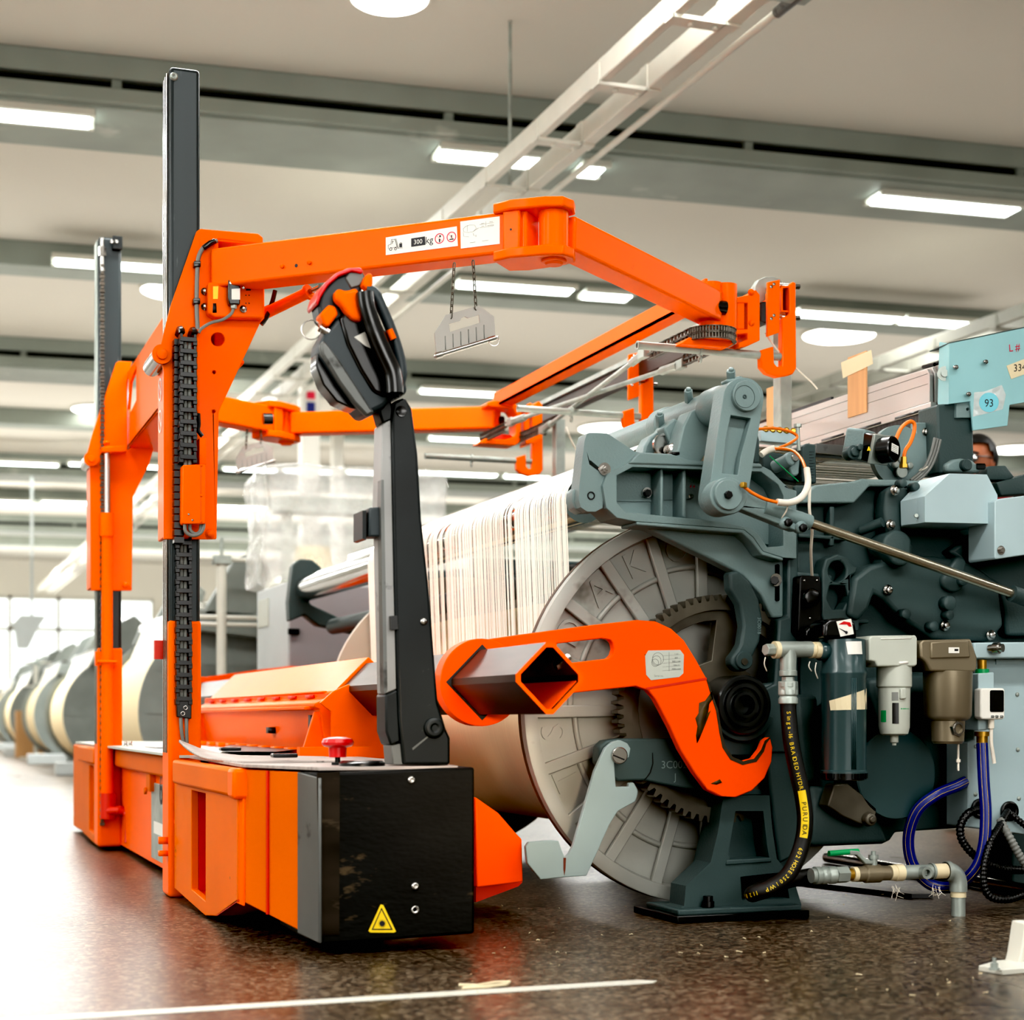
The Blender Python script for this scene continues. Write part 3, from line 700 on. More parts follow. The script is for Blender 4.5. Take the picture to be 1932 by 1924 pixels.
m = MB(); m.px([(393, 532), (499, 534), (499, 600), (405, 598), (393, 590)], 4.90, .036); lsb = m.build('switch_bracket', ORA, car, .005)
m = MB(); m.px([(402, 540), (412, 540), (411, 564), (402, 564)], 4.8985, .001); m.build('yellow_tag', YEL, lsb)
m = MB(); m.px([(431, 527), (446, 526), (453, 536), (453, 574), (433, 574), (430, 560)], 4.872, .028); ls = m.build('limit_switch', DPL, car, .003)
m = MB(); m.lathe(PY(441, 530, 4.88), (0, 0, 1), [(0, .007), (.02, .007), (.024, .010), (.032, .008), (.034, 0)], 14)
for px, py in ((435, 534), (444, 533), (452, 535), (459, 543)): m.lathe(PY(px, py, 4.872), (0, -1, 0), [(0, .004), (.003, .004), (.002, .002)], 12)
m.split('switch_screw', STE, ls)
m = MB(); m.px([(437, 545), (453, 544), (453, 565), (437, 565)], 4.8715, .001); m.build('switch_label', WHT, ls)
m = MB(); m.cyl(PY(441, 574, 4.885), PY(441, 582, 4.885), .009); m.build('cable_gland', GAL, ls)
m = MB(); m.tube(smooth([PY(x, y, 4.885) for x, y in ((441, 580), (436, 592), (420, 603), (398, 609), (380, 620), (375, 628))], 6), .0045, 10); m.build('switch_cable', GCB, ls)
m = MB()
for px, py in ((386, 550), (386, 579), (459, 583)): m.bolt(PY(px, py, 4.898 if px > 400 else 4.937), (0, -1, 0), .007, .012)
m.split('bolt', STE, car)
m = MB()
for px, py in ((464, 557), (470, 557), (464, 572), (470, 572)): m.lathe(PY(px, py, 4.8998), (0, -1, 0), [(0, .002), (.0004, .002)], 8)
m.px([(464, 545), (473, 545), (473, 548), (464, 548)], 4.8995, .001); m.px([(402, 572), (408, 572), (409, 590), (401, 590)], 4.8995, .001)
m.split('bracket_hole', INK, lsb)
m = MB(); m.tube(smooth([PY(x, y, 4.925) for x, y in ((410, 454), (396, 459), (383, 468), (374, 488), (372, 520), (371, 570), (372, 605), (373, 622))], 6), .0065, 12); cb = m.build('cable', GCB, car)
m = MB()
for x, y in ((372, 497), (371, 567)): m.px([(x - 6, y - 5), (x + 7, y - 5), (x + 7, y + 6), (x - 6, y + 6)], 4.915, .022)
m.tube([PY(406, 454, 4.92), PY(396, 459, 4.92), PY(384, 468, 4.92)], .008); m.split('cable_clip', DPL, cb, .002)
# roller boss + bolts
p = PY(304, 670, 4.937)
m = MB(); m.cyl(p + Vector((-.0, -.012, 0)), p + Vector((-.0, .19, 0)), .026, n=28); m.build('roller', STE, car)
m = MB(); m.lathe(p + Vector((0, -.012, 0)), (0, -1, 0), [(-.004, .028), (.006, .028), (.006, .016), (.014, .016), (.016, .012)], 24); m.build('roller_cap', ORA, car)
m = MB(); m.lathe(PY(396, 1007, 4.937), (0, -1, 0), [(0, .014), (.003, .014)], 24); m.lathe(PY(396, 1007, 4.935), (0, -1, 0), [(0, .010), (.009, .010)], 6); m.split('bolt', ORA, car)
m = MB(); a0 = PX(302, 735, .728)
for py, in ((735,), (795,)): m.ringp(PX(302, py, .7285), (-1, 0, 0), .028, .034, .0008); m.bar(PX(302, py, .7282) + Vector((0, .02, .02)), PX(302, py, .7282) + Vector((0, -.02, -.02)), .001, .005)
m.build('side_sticker', WHT, car)
# cable chain and its cover
def cabchain(x0, x1, y0, y1, Y, n, loop):
    a = PY(x0, y0, Y); b = PY(x1, y1, Y)
    m = MB(); w = b.x - a.x
    for s in (0, 1):
        xx = a.x + s * (w - .008); zz = a.z; st = (a.z - b.z) / (n * 2)
        for k in range(n * 2):
            z1 = a.z - k * st; m.bx(xx - (.002 if k % 2 else 0), xx + .008 + (.002 if k % 2 else 0), Y, Y + .03 + (.012 if loop and s == 0 else 0), z1 - st * .94, z1)
    for k in range(n):
        z1 = a.z - (k + .3) * (a.z - b.z) / n; m.bx(a.x, b.x, Y - .003, Y + .006, z1 - .013, z1)
    o = m.build('cable_chain', VBL, car if loop else m1, .001)
    q = MB()
    for f in (.36, .62): q.cyl((a.x + w * f, Y + .014, b.z - .03), (a.x + w * f, Y + .014, a.z - .01), .0062, n=10)
    q.build('chain_cables', GCB, o)
    return o
cc = cabchain(340, 371, 628, 874, 4.86, 11, True)
m = MB(); tp = PY(340, 628, 4.86)
for x in (0, .036): m.tube([tp + Vector((x + .005, .045 - .045 * math.cos(t), .02 * math.sin(t))) for t in [math.pi * k / 10 for k in range(11)]], .009, 6)
m.build('chain_bend', VBL, cc)
m = MB(); A = PY(328, 640, 4.905); B = PY(329, 1015, 4.905); k = 0; z = A.z
while z > B.z: m.bx(A.x, A.x + .028, 4.895, 4.93, z - .017, z); z -= .021
m.build('chain_return', VBL, cc)
cabchain(333, 362, 1012, 1330, 4.93, 14, False)
m = MB(); m.px([(333, 1318), (362, 1318), (361, 1356), (334, 1352)], 4.935, .02); ce = m.build('chain_end', VBL, m1, .002)
m = MB()
for px, py in ((345, 1346), (350, 1335)): m.torus(PY(px, py, 4.932), (0, 1, 0), .0055, .0015, 16, 6)
m.split('end_screw', STE, ce)
m = MB()
for dx in (0, 11): m.tube(smooth([PY(341 + dx, 1350, 4.945), PY(342 + dx * .9, 1375, 4.94), PY(346 + dx * .6, 1402, 4.945)], 6), .0055, 10)
m.split('lower_cable', GCB, m1)
m = MB(); m.px([(345, 877), (380, 876), (388, 876), (388, 988), (346, 988), (344, 985)], 4.85, .07); cv = m.build('chain_cover', ORA, car, .003)
m = MB(); m.px([(376, 826), (389, 826), (389, 876), (376, 876)], 4.87, .05); m.px([(371, 622), (376, 620), (376, 780), (371, 780)], 4.90, .04); m.split('cover_channel', ORA, car, .002)
m = MB()
for px, py in ((356, 970), (363, 981)): m.lathe(PY(px, py, 4.849), (0, -1, 0), [(0, .003), (.002, .003)], 10)
m.split('cover_screw', STE, cv)
m = MB(); m.px([(378.6, 880), (379.4, 880), (379.4, 986), (378.6, 986)], 4.8494, .001); m.build('cover_seam', RED, cv)
m = MB()
for px, py in ((380, 878), (380, 935), (379, 984)): m.lathe(PY(px, py, 4.85), (0, -1, 0), [(0, .004), (.004, .003)], 10)
m.split('cover_rivet', ORA, cv)
m = MB(); m.tube(smooth([PY(x, y, 4.88) for x, y in ((374, 780), (375, 800), (374, 812), (382, 823))], 5), .006, 10); m.build('cable_tail', VBL, car)
m = MB()
m.tube(smooth([PY(x, y, 4.865) for x, y in ((349, 988), (350, 1002), (362, 1010), (376, 1007), (383, 997), (384, 988))], 6), .0055, 10)
m.tube(smooth([PY(x, y, 4.87) for x, y in ((358, 988), (359, 1000), (368, 1007), (377, 1003), (380, 988))], 6), .0055, 10)
m.split('looped_cable', GCB, cv)
# far carriage
C2 = MB(); C2.px([(219, 684), (224, 681), (249, 682), (240, 720), (240, 850), (302, 805), (281, 877), (251, 937), (249, 1104), (242, 1114), (172, 1114), (170, 875), (163, 862), (173, 822)], 6.79, .014)
car2 = C2.build('lift_carriage', ORA, TR, .003)
m = MB(); m.bx(.712, .735, 6.806, 6.95, 1.03, 1.54); m.px([(180, 880), (249, 880), (249, 1114), (180, 1114)], 6.93, .015); m.build('carriage_box', ORA, car2, .004)
m = MB(); m.px([(192, 843), (239, 840), (239, 852), (192, 853)], 6.74, .06); m.build('cylinder_bracket', ORA, car2, .003)
m = MB(); m.cyl(PY(172, 866, 6.775), PY(172, 866, 6.775) + Vector((0, .17, 0)), .026); m.build('roller', STE, car2)
m = MB(); m.lathe(PY(172, 866, 6.775), (0, -1, 0), [(-.004, .028), (.006, .028), (.006, .014), (.014, .012)], 24); m.build('roller_cap', ORA, car2)
m = MB(); m.lathe(PY(172, 858, 6.79), (0, -1, 0), [(0, .014), (.012, .012)], 6); m.lathe(PY(237, 1104, 6.79), (0, -1, 0), [(0, .014), (.008, .012)], 16); m.lathe(PY(201, 838, 6.76), (0, 0, 1), [(0, .012), (.012, .012)], 6); m.split('bolt', ORA, car2)
# lift cylinder on the far mast
a = PY(202, 853, 6.765); b = PY(201, 968, 6.765); c_ = PY(201, 1012, 6.765); e = PY(204, 1520, 6.765)
m = MB(); m.cyl((a.x, 6.765, b.z - .1), (a.x, 6.765, a.z), .0125, n=20); m.build('piston_rod', STE, TR)
m = MB(); m.lathe((a.x, 6.765, e.z), (0, 0, 1), [(0, .024), (c_.z - e.z, .021), (c_.z - e.z, .026), (b.z - e.z, .026), (b.z - e.z, .014)], 20); lc = m.build('lift_cylinder', ORA, TR)
m = MB(); q = PY(204, 1248, 6.74); m.tube([q + Vector((-.035, .03, 0)), q + Vector((-.035, 0, 0)), q + Vector((.03, 0, 0)), q + Vector((.03, .03, 0))], .006, 8); m.bx(q.x - .045, q.x + .04, 6.77, 6.80, q.z - .015, q.z + .04); m.build('clamp', ORA, lc)
m = MB(); m.cyl(e + EZ * .05, e + EZ * -.05, .03); m.cyl(PY(204, 1530, 6.75), PY(232, 1528, 6.7), .016); m.tube(smooth([PY(222, 1528, 6.7), PY(236, 1533, 6.7), PY(242, 1545, 6.68), PY(241, 1590, 6.66)], 5), .014, 10); m.build('oil_fitting', RED, lc)
# cross beam joining the carriages
Xc = .855
m = MB(); m.prism([PX(374, 494, Xc), PX(236, 708, Xc), PX(237, 850, Xc), PX(374, 680, Xc)], (.012, 0, 0), [[PX(245, 722, Xc), PX(257, 690, Xc), PX(257, 754, Xc), PX(246, 776, Xc), PX(241, 772, Xc)]])
m.prism([PX(237, 850, Xc), PX(374, 680, Xc), PX(374, 673, Xc), PX(237, 843, Xc)], (.14, 0, 0)); m.build('cross_beam', ORA, TR, .003)
# ---- folding arms
S1 = Vector((.883, 4.95, 1.825)); J1 = Vector((1.655, 4.235, 1.825)); E1 = Vector((2.345, 4.68, 1.777))
S2 = Vector((1.0, 6.93, 1.81)); J2 = Vector((1.60, 7.31, 1.805)); E2 = Vector((2.37, 6.71, 1.777))
def arm(S, J, E, name):
    d = (J - S).normalized()
    u = MB().bar(S, J - d * .06, .09, .112).build('upper_arm', ORA, TR, .008, 3)
    n = Vector((-d.y, d.x, 0))
    jn = MB()
    for s in (1, -1):
        z0 = J.z + s * .056; pl = []
        for a, b in ((-.155, -.055), (-.10, -.072), (.0, -.062), (.045, -.045), (.058, 0), (.045, .045), (0, .062), (-.1, .072), (-.155, .055)):
            pl.append(J + d * a + n * b + EZ * (s * .05 - (0 if s > 0 else .028)))
        jn.prism(pl, (0, 0, .028))
    for b in (-.058, .046):
        a0 = J + d * -.2 + n * (b + .006)
        jn.bar(J + d * -.125 + n * (b + .006), J + d * -.075 + n * (b + .006), .014, .112)
    jn.bar(J + d * -.10 - n * .045, J + d * -.10 + n * .045, .05, .11)
    ej = jn.build('elbow_joint', ORA, TR, .005)
    MB().cyl(J - EZ * .055, J + EZ * .055, .040, n=28).build('pivot_tube', ORA, ej)
    MB().lathe(J - EZ * .078, (0, 0, -1), [(0, .034), (.006, .034), (.008, .026), (.013, .022), (.014, .0)], 24).build('pivot_cap', ORA, ej)
    e = (E - J).normalized()
    f = MB().bar(J + e * .036, E, .085, .094).build('forearm', ORA, TR, .008, 3)
    return u, ej, f, d
u1, ej1, f1, d1 = arm(S1, J1, E1, 'a')
u2, ej2, f2, d2 = arm(S2, J2, E2, 'b')
m = MB(); m.cyl(PY(496, 790, 7.08), PY(514, 790, 7.08), .024, n=20); m.build('rubber_buffer', DPL, ej2)
# stickers on the camera side of the near upper arm
n1 = Vector((d1.y, -d1.x, 0)); 
if n1.y > 0: n1 = -n1
def onarm(px, py):   # point on the side face of the upper arm
    o = S1 + n1 * .0462; r = Vector(ray(px, py)); c = Vector((0, 0, HC)); k = (o - c).dot(n1) / r.dot(n1); return c + r * k
def face(mb, pts, off=0.0):
    mb.bm.faces.new([mb.bm.verts.new(onarm(x, y) + n1 * off) for x, y in pts]); return mb
st1 = MB(); st1.prism([onarm(*q) for q in ((728, 448), (862, 427), (864, 464), (728, 481.5))], n1 * .0006); st1 = st1.build('load_sticker', WHT, u1)
st2 = MB(); st2.prism([onarm(*q) for q in ((868.5, 418), (943, 408), (943, 460), (869.5, 469))], n1 * .0006); st2 = st2.build('data_sticker', WHT, u1)
dv = d1; uv = EZ
dI = Vector((d1.x, d1.y, 0)).normalized()
m = MB(); face(m, [(776, 450), (802, 446), (803, 462), (776, 466)], .0008); m.build('load_panel', INK, st1)
m = MB(); text_into(m, '300', .018, onarm(789, 456.5) + n1 * .001, dI, uv, .0002); m.build('load_number', WHT, st1)
m = MB(); text_into(m, 'kg', .027, onarm(810, 453.5) + n1 * .0008, dI, uv, .0002); m.build('load_unit', INK, st1)
m = MB()
for cx, cy in ((829.5, 450), (852, 447)):
    c = onarm(cx, cy) + n1 * .0008; m.ringp(c, n1, .0118, .0142, .0003, 28)
    m.bar(c + (dI * -.009 + uv * .009), c + (dI * .009 - uv * .009), .0005, .0028, n1)
m.build('prohibition_sign', PINK, st1)
m = MB()
face(m, [(829, 444), (832, 443.6), (832, 447.5), (829, 448)], .0009); face(m, [(828, 451), (831, 450.6), (830.6, 457), (828.6, 457.3)], .0009); face(m, [(851, 444), (853.4, 443.6), (853, 449), (851.4, 449.2)], .0009); face(m, [(848, 451), (856, 450), (856, 452), (848, 453)], .0009)
# forklift pictogram
def ln(mb, pts, w=.0014):
    P = [onarm(*q) + n1 * .0009 for q in pts]
    for a, b in zip(P, P[1:]): mb.bar(a, b, .0004, w, n1)
def ringpx(mb, x, y, r, w=.0014):
    c = onarm(x, y) + n1 * .0008; mb.ringp(c, n1, r - w, r, .0003, 18)
ln(m, [(733, 470), (732.5, 463), (735, 461.5), (738, 461.2), (738.6, 452), (745, 451.2), (748, 460), (749, 466), (744, 467), (741, 467.3), (737, 468)])
ln(m, [(745.5, 450.6), (751, 469)]); ln(m, [(747.5, 450.4), (752, 468.5), (760, 468)])
ln(m, [(740.5, 460), (741, 454), (743, 456)], .0022)
ringpx(m, 737.5, 470, .0046); ringpx(m, 746.5, 469.5, .004)
face(m, [(753.5, 459.5), (759, 458.7), (759.2, 466.4), (753.8, 467)], .0009); ln(m, [(755, 458), (758, 457.4)], .002)
m.build('pictogram', INK, st1)
m = MB()
ln(m, [(874, 432), (879, 427), (887, 424.5), (896, 425), (899, 431), (893, 437), (882, 439), (875, 437), (874, 432)], .0007); ln(m, [(893, 437), (903, 430)], .0007); ln(m, [(874, 438), (875, 446), (885, 447)], .0006); ln(m, [(882, 425), (882, 437)], .0005)
ln(m, [(893, 440), (894.5, 445)], .0012); text_into(m, 'Q', .006, onarm(898, 445) + n1 * .0009, dI, uv, .0002)
ln(m, [(917, 417.5), (917, 427)], .0005); ln(m, [(905, 424), (932, 420)], .0005); ln(m, [(905, 430), (932, 426)], .0005)
for x, y, w in ((911, 421), (927, 418.5), (911, 427), (926, 425)) and ((911, 421.5, 3), (927, 418.5, 3), (911, 427, 2.5), (926, 425, 6), (892, 457.5, 5), (916, 454, 6)): ln(m, [(x - w, y + w * .13), (x + w, y - w * .13)], .0014)
m.build('data_drawing', GCB, st2)
m = MB()
for x, y in ((533, 503), (584, 496)): m.lathe(onarm(x, y), n1, [(0, .006), (.005, .006)], 6)
m.split('bolt', ORA, u1)
m = MB(); m.lathe(onarm(559, 501), n1, [(.0004, .005), (.0006, .005)], 16); m.build('hole', INK, u1)
m = MB(); ej_o = J1 + d1 * -.16 + n1 * .066; m.lathe(onarm(970, 437) + n1 * .022, n1, [(0, .003), (.001, .003)], 12); m.build('hole', INK, ej1)
# stay cylinder under the near arm
a = PY(503, 590, 5.0); b = PY(583, 551, 4.86); m = MB(); m.cyl(a, b, .017); m.cyl(PY(580, 552, 4.864), PY(584, 550, 4.858), .023); sc = m.build('stay_cylinder', ORA, u1)
MB().cyl(b, PY(604, 541, 4.82), .008).build('piston_rod', STE, sc)
MB().bar(PY(499, 583, 5.02), PY(585, 547, 4.88), .008, .012).build('stay_bar', ORA, u1)
MB().tube(smooth([PY(x, y, 4.98) for x, y in ((519, 548), (515, 565), (510, 580), (502, 600), (493, 612))], 5), .007, 10).build('stay_hose', DPL, u1)
# ---- forearm ends
def c_bracket(E, off):
    # E: centre of the end pivot; built at near side then shifted
    m = MB()
    m.px([(1306, 543), (1322, 539), (1375, 550), (1389, 566), (1387, 646), (1373, 656), (1285, 648), (1300, 636), (1350, 640), (1370, 634), (1376, 622), (1377, 578), (1366, 562), (1306, 553)], 4.66, .10)
    cb = m.build('end_bracket', ORA, TR, .004)
    MB().cyl(E + EZ * -.10, E + EZ * .075, .036, n=24).build('pivot_tube', ORA, cb)
    q = MB(); q.px([(1313, 565), (1341, 563), (1341, 590), (1313, 588)], 4.62, .05); q.build('end_block', ORA, cb, .003)
    q = MB(); a = PY(1341, 578, 4.65); b = PY(1368, 581, 4.65); q.cyl(a, b, .020, n=20); q.cyl(a.lerp(b, .45), b, .0215, n=20); q.build('rubber_buffer', DPL, cb)
    q = MB(); q.px([(1388, 561), (1411, 557), (1424, 547), (1427, 547), (1434, 556), (1434, 642), (1412, 652), (1394, 656), (1394, 646), (1411, 640), (1411, 628), (1389, 630), (1389, 621), (1411, 621), (1411, 571), (1388, 571)], 4.68, .08); q.px([(1391, 570), (1405, 570), (1405, 621), (1391, 621)], 4.685, .06); q.build('mount_block', ORA, cb, .004)
    q = MB()
    for x, y in ((1417, 551), (1418, 609)): q.cyl(PY(x, y, 4.675), PY(x, y, 4.69), .010, n=14)
    q.split('bolt', ORA, cb)
    if off: 
        dv = E2 - E1
        stack = [cb] + kids(cb)
        for o in stack:
            for v in o.data.vertices: v.co.x += dv.x; v.co.z += dv.z; v.co.y = E2.y - (v.co.y - E1.y)
            o.data.flip_normals()
c_bracket(E1, False)
m = MB(); m.px([(1424, 572), (1424, 540), (1432, 527), (1445, 522), (1462, 522), (1474, 528), (1478, 536), (1478, 545), (1445, 545), (1445, 566), (1432, 572)], 4.74, .03); m.build('roller_guard', GAL, TR, .003)
m = MB(); m.px([(1432, 570), (1446, 568), (1446, 610), (1434, 606)], 4.75, .04); m.build('guide_roller', DPL, TR, .003)
ce = c_bracket(E2, True)
m = MB()
Xr, Zr = 2.35, 1.85
m.bx(Xr - .004, Xr + .004, 4.72, 6.7, Zr - .028, Zr + .028); m.bx(Xr - .004, Xr + .06, 4.72, 6.7, Zr - .028, Zr - .02); m.build('tie_bar', ORA, TR)
m = MB(); g0 = PY(1474, 540, 4.71); g1 = PY(1496, 590, 4.71)
m.bx(g0.x, g1.x, 4.86, 7.2, g1.z, g0.z); m.build('guide_rail', WSTE, TR, .003)
MB().bx(g0.x - .012, g0.x - .002, 4.95, 7.1, g0.z - .012, g0.z + .006).build('rail_cover', GAL, TR)
# drive chains round the end sprockets, and the rods that tie them together
def chainloop(E, sgn, tag_):
    R = .072; z = 1.69; m = MB(); k = 0
    path = []
    for i in range(25):
        t = math.pi * i / 24; path.append(Vector((E.x + R * math.cos(t), E.y - sgn * R * math.sin(t), z)))
    L0 = .34; st = .0125
    a = [Vector((E.x + R, E.y + sgn * (L0 - st * 2 * i), z)) for i in range(int(L0 / (st * 2)))]
    b = [Vector((E.x - R, E.y + sgn * (st * 2 * i), z)) for i in range(1, int(L0 / (st * 2)))]
    P = a + path + b
    for i, (p, q) in enumerate(zip(P, P[1:])):
        c = (p + q) / 2; d = q - p; ang_ = math.atan2(d.y, d.x); L = d.length
        for dz in (-.018, -.002, .002, .018): m.box(c + EZ * dz, (L * 1.04, .014 if i % 2 else .011, .0025), ang_)
        m.cyl(p - EZ * .017, p + EZ * .017, .0045, n=8)
    o = m.build('drive_chain', CHN, TR)
    MB().lathe(Vector((E.x, E.y, z - .012)), (0, 0, 1), [(0, R - .01), (.024, R - .01)], 36).build('sprocket', RED, TR)
chainloop(E1, 1, 0); chainloop(E2, -1, 1)
R = .072
ends = [(Vector((E1.x - R, E1.y + .34, 1.70)), Vector((E2.x + R, E2.y - .34, 1.68))), (Vector((E1.x + R, E1.y + .36, 1.68)), Vector((E2.x - R, E2.y - .36, 1.70)))]
for a, b in ends:
    MB().cyl(a, b, .0085, n=12).build('tension_rod', GAL, TR)
    for p, q in ((a, b), (b, a)):
        dd = (q - p).normalized(); m = MB(); m.box(p, (.022, .05, .03)); m.cyl(p + dd * .02, p + dd * .13, .015, n=6); m.build('rod_end', GAL, TR, .002)
# frame hooks on the guide rail
def fhook(px_, Y, sc, label=None):
    m = MB(); m.px([(1476, 600), (1490, 592), (1490, 537), (1496, 531), (1502, 533), (1503, 695), (1496, 706), (1468, 711), (1448, 704), (1437, 692), (1436, 660), (1460, 653), (1461, 685), (1467, 692), (1476, 690)], 4.70, .03)
    h = m.build('frame_hook', ORA, TR, .004)
    q = MB(); q.px([(1449, 532), (1472, 527), (1471, 627), (1448, 635)], 4.685, .012); q.build('clamp_plate', ORA, h, .002)
    q = MB()
    for x, y in ((1455, 541), (1460, 536), (1455, 601), (1460, 595)): q.lathe(PY(x, y, 4.685), (0, -1, 0), [(0, .005), (.002, .005)], 12)
    q.split('bolt', STE, h)
    q = MB(); q.px([(1474, 540), (1496, 538), (1496, 590), (1474, 588)], 4.71, .15, [[(1477, 543), (1494, 542), (1494, 586), (1477, 585)]]); q.build('square_tube_end', ORA, h)
    q = MB()
    for y in (541, 600): q.cyl(PY(1470, y - 2, 4.72), PY(1508, y, 4.72), .008, n=12)
    q.split('clamp_bolt', STE, h)
    a = PY(1204, 652, 4.715); b = PY(1490, 674, 4.715); b.z = a.z = (a.z + b.z) / 2
    q = MB(); q.cyl(a, b, .0125, n=18); ro = q.build('hook_rod', GAL, h)
    q = MB(); c = a.lerp(b, .40); q.cyl(c - EX * .004, c + EX * .004, .019, n=20); q.torus(c - EZ * .028, (1, 0, 0), .01, .003, 14, 6); q.build('rod_collar', GAL, ro)
    q = MB(); q.ringp(a, (-1, 0, 0), .0085, .0135, .004, 18); q.build('rod_mouth', GAL, ro)
    return h
h0 = fhook(0, 0, 0)
for dy, dx in ((1.11, .02), (2.30, .03)):
    hh = copy_tree(h0, TR)
    hh.matrix_parent_inverse = h0.matrix_parent_inverse.copy(); hh.location = Vector((dx, dy, 0))
# ---- tube with shroud, flanges and beam hooks
TX, TZ, HD = 1.33, .607, .086
def diamond(y, r): return [(TX, y, TZ + r), (TX + r, y, TZ), (TX, y, TZ - r), (TX - r, y, TZ)]
def rdia(y, r, c=.008):
    o = []
    for (ax, az) in ((0, 1), (1, 0), (0, -1), (-1, 0)):
        px_, pz_ = az, -ax
        o.append((TX + ax * (r - c) - az * -c * 0 - (pz_ * 0) + (-c if ax == 0 and az == 1 else c if ax == 0 and az == -1 else 0), y, TZ + az * (r - c) + (c if ax == 1 else -c if ax == -1 else 0)))
        o.append((TX + ax * (r - c) + (c if ax == 0 and az == 1 else -c if ax == 0 and az == -1 else 0), y, TZ + az * (r - c) + (-c if ax == 1 else c if ax == -1 else 0)))
    return o
m = MB(); m.prism(rdia(3.43, HD), (0, 4.75, 0), [list(reversed(rdia(3.43, HD - .011)))]); tube_ = m.build('support_tube', WSTE, TR, .0)
m = MB(); m.prism(rdia(3.428, HD), (0, .003, 0), [list(reversed(rdia(3.428, HD - .011)))]); m.build('tube_rim', ORH, tube_)
m = MB(); m.prism(diamond(3.5, HD - .0115), (0, .01, 0)); 
m = MB(); i_ = HD - .0125; m.prism([(TX, 3.44, TZ - i_), (TX + i_, 3.44, TZ), (TX + i_ - .002, 3.44, TZ), (TX, 3.44, TZ - i_ + .003)], (0, .5, 0)); m.build('tube_lining', ORH, tube_)
MB().prism(diamond(3.95, HD - .012), (0, .01, 0)).build('inner_plate', VBL, tube_)
m = MB(); a = PY(1056, 1252, 3.47); m.cyl(a, PY(1074, 1238, 3.47), .008, n=12); m.hexb(a, (-1, 0, -.6), .011, .012); m.build('clamp_bolt', STE, tube_)
def flange(Y, sgn):
    m = MB(); m.lathe((TX, Y, TZ), (0, 1, 0), [(0, .104), (.002, .106), (.05, .106), (.052, .104)], 48); return m.build('tube_flange', ORH, TR)
flange(3.88, 1); flange(7.88, 1)
m = MB(); m.prism([(TX, 3.879, TZ + HD + .006), (TX + HD + .006, 3.879, TZ), (TX, 3.879, TZ - HD - .006), (TX - HD - .006, 3.879, TZ)], (0, .0005, 0), [list(reversed(rdia(3.879, HD)))]); m.build('weld_gap', INK, tube_)
HK = [(905, 1216), (925, 1205), (980, 1197), (1115, 1179), (1203, 1169.5), (1237, 1172), (1267, 1186), (1291, 1208), (1314, 1245), (1333, 1279), (1345, 1312), (1355, 1339), (1362, 1380), (1368.5, 1407), (1382, 1427), (1402, 1436), (1422.6, 1431), (1436, 1414), (1443, 1397), (1453, 1390), (1458, 1410), (1456, 1437), (1443, 1468), (1419, 1491.5), (1389, 1504), (1358, 1502), (1335, 1490), (1311, 1458), (1284, 1414), (1264, 1370), (1237, 1319), (1223, 1302), (1200, 1294.5), (1091, 1306), (980, 1319), (900, 1330)]
SL = [(1051, 1214), (1095, 1209), (1140, 1204), (1151, 1206), (1157, 1213), (1159, 1224), (1156, 1235), (1149, 1242), (1081, 1250), (1051, 1248)]
def hook(dy):
    m = MB(); v = Vector((0, dy, 0))
    m.prism([PY(x, y, 3.905) + v for x, y in HK], (0, .028, 0), [[PY(x, y, 3.905) + v for x, y in SL]]); return m.build('beam_hook', ORH, TR, .003)
hk = hook(0); hook(3.985)
m = MB(); m.px([(1223, 1227), (1283, 1226), (1290, 1235), (1289, 1270), (1281, 1277), (1228, 1283), (1219, 1273), (1217, 1237)], 3.9045, -.001); sk = m.build('data_sticker', LGP, hk)
m = MB()
for y, a in ((1236, '1100'), (1243, '800'), (1250, '800-1100'), (1257, '100x10'), (1264, '2000-1600')):
    text_into(m, a, .006, PY(1276, y - 2, 3.9032), EX, EZ, .0002); m.px([(1250, y + 1), (1284, y - 1.4), (1284, y - 1), (1250, y + 1.4)], 3.9034, -.0002)
m.px([(1262, 1230), (1262.6, 1230), (1262.6, 1266), (1262, 1266)], 3.9034, -.0002); text_into(m, 'Serial no.', .007, PY(1243, 1275, 3.9032), EX, EZ, .0002)
c = PY(1236, 1250, 3.9033)
for k in range(3): m.ringp(c + Vector((.004 * k, 0, .005 * k)), (0, -1, 0), .009 + .003 * k, .010 + .003 * k, .0002, 18)
m.build('sticker_print', GCB, sk)
m = MB(); m.px([(1218, 1297), (1333, 1278), (1334, 1282), (1221, 1301)], 3.9042, -.0006); m.build('bend_line', RED, hk)
m = MB(); m.px([(1319, 1326), (1330, 1322), (1343, 1304), (1345, 1318), (1338, 1328), (1336, 1345), (1341, 1340), (1334, 1358), (1326, 1378), (1319, 1395), (1315, 1402), (1313, 1388), (1316, 1370), (1312, 1355), (1318, 1345)], 3.9042, -.0005); m.px([(1341, 1478), (1358, 1470), (1362, 1476), (1352, 1480)], 3.9042, -.0005)
m.split('scraped_patch', mat('scraped_dark_metal', (70, 54, 22), .6, var=.4, scale=40), hk)
ie = [(1334, 1279), (1345, 1312), (1355, 1339), (1362, 1380), (1368.5, 1407), (1382, 1427), (1402, 1436), (1422.6, 1431), (1436, 1414), (1443, 1397), (1453, 1390)]
oe = [(1333, 1282), (1342, 1314), (1351, 1341), (1357, 1381), (1363, 1410), (1378, 1433), (1401, 1443), (1427, 1437), (1441, 1418), (1446, 1402), (1453, 1393)]
m = MB(); m.px(ie + oe[::-1], 3.9042, -.0005); m.build('worn_edge', mat('worn_edge_metal', (52, 42, 24), .6, var=.4, scale=40), hk)
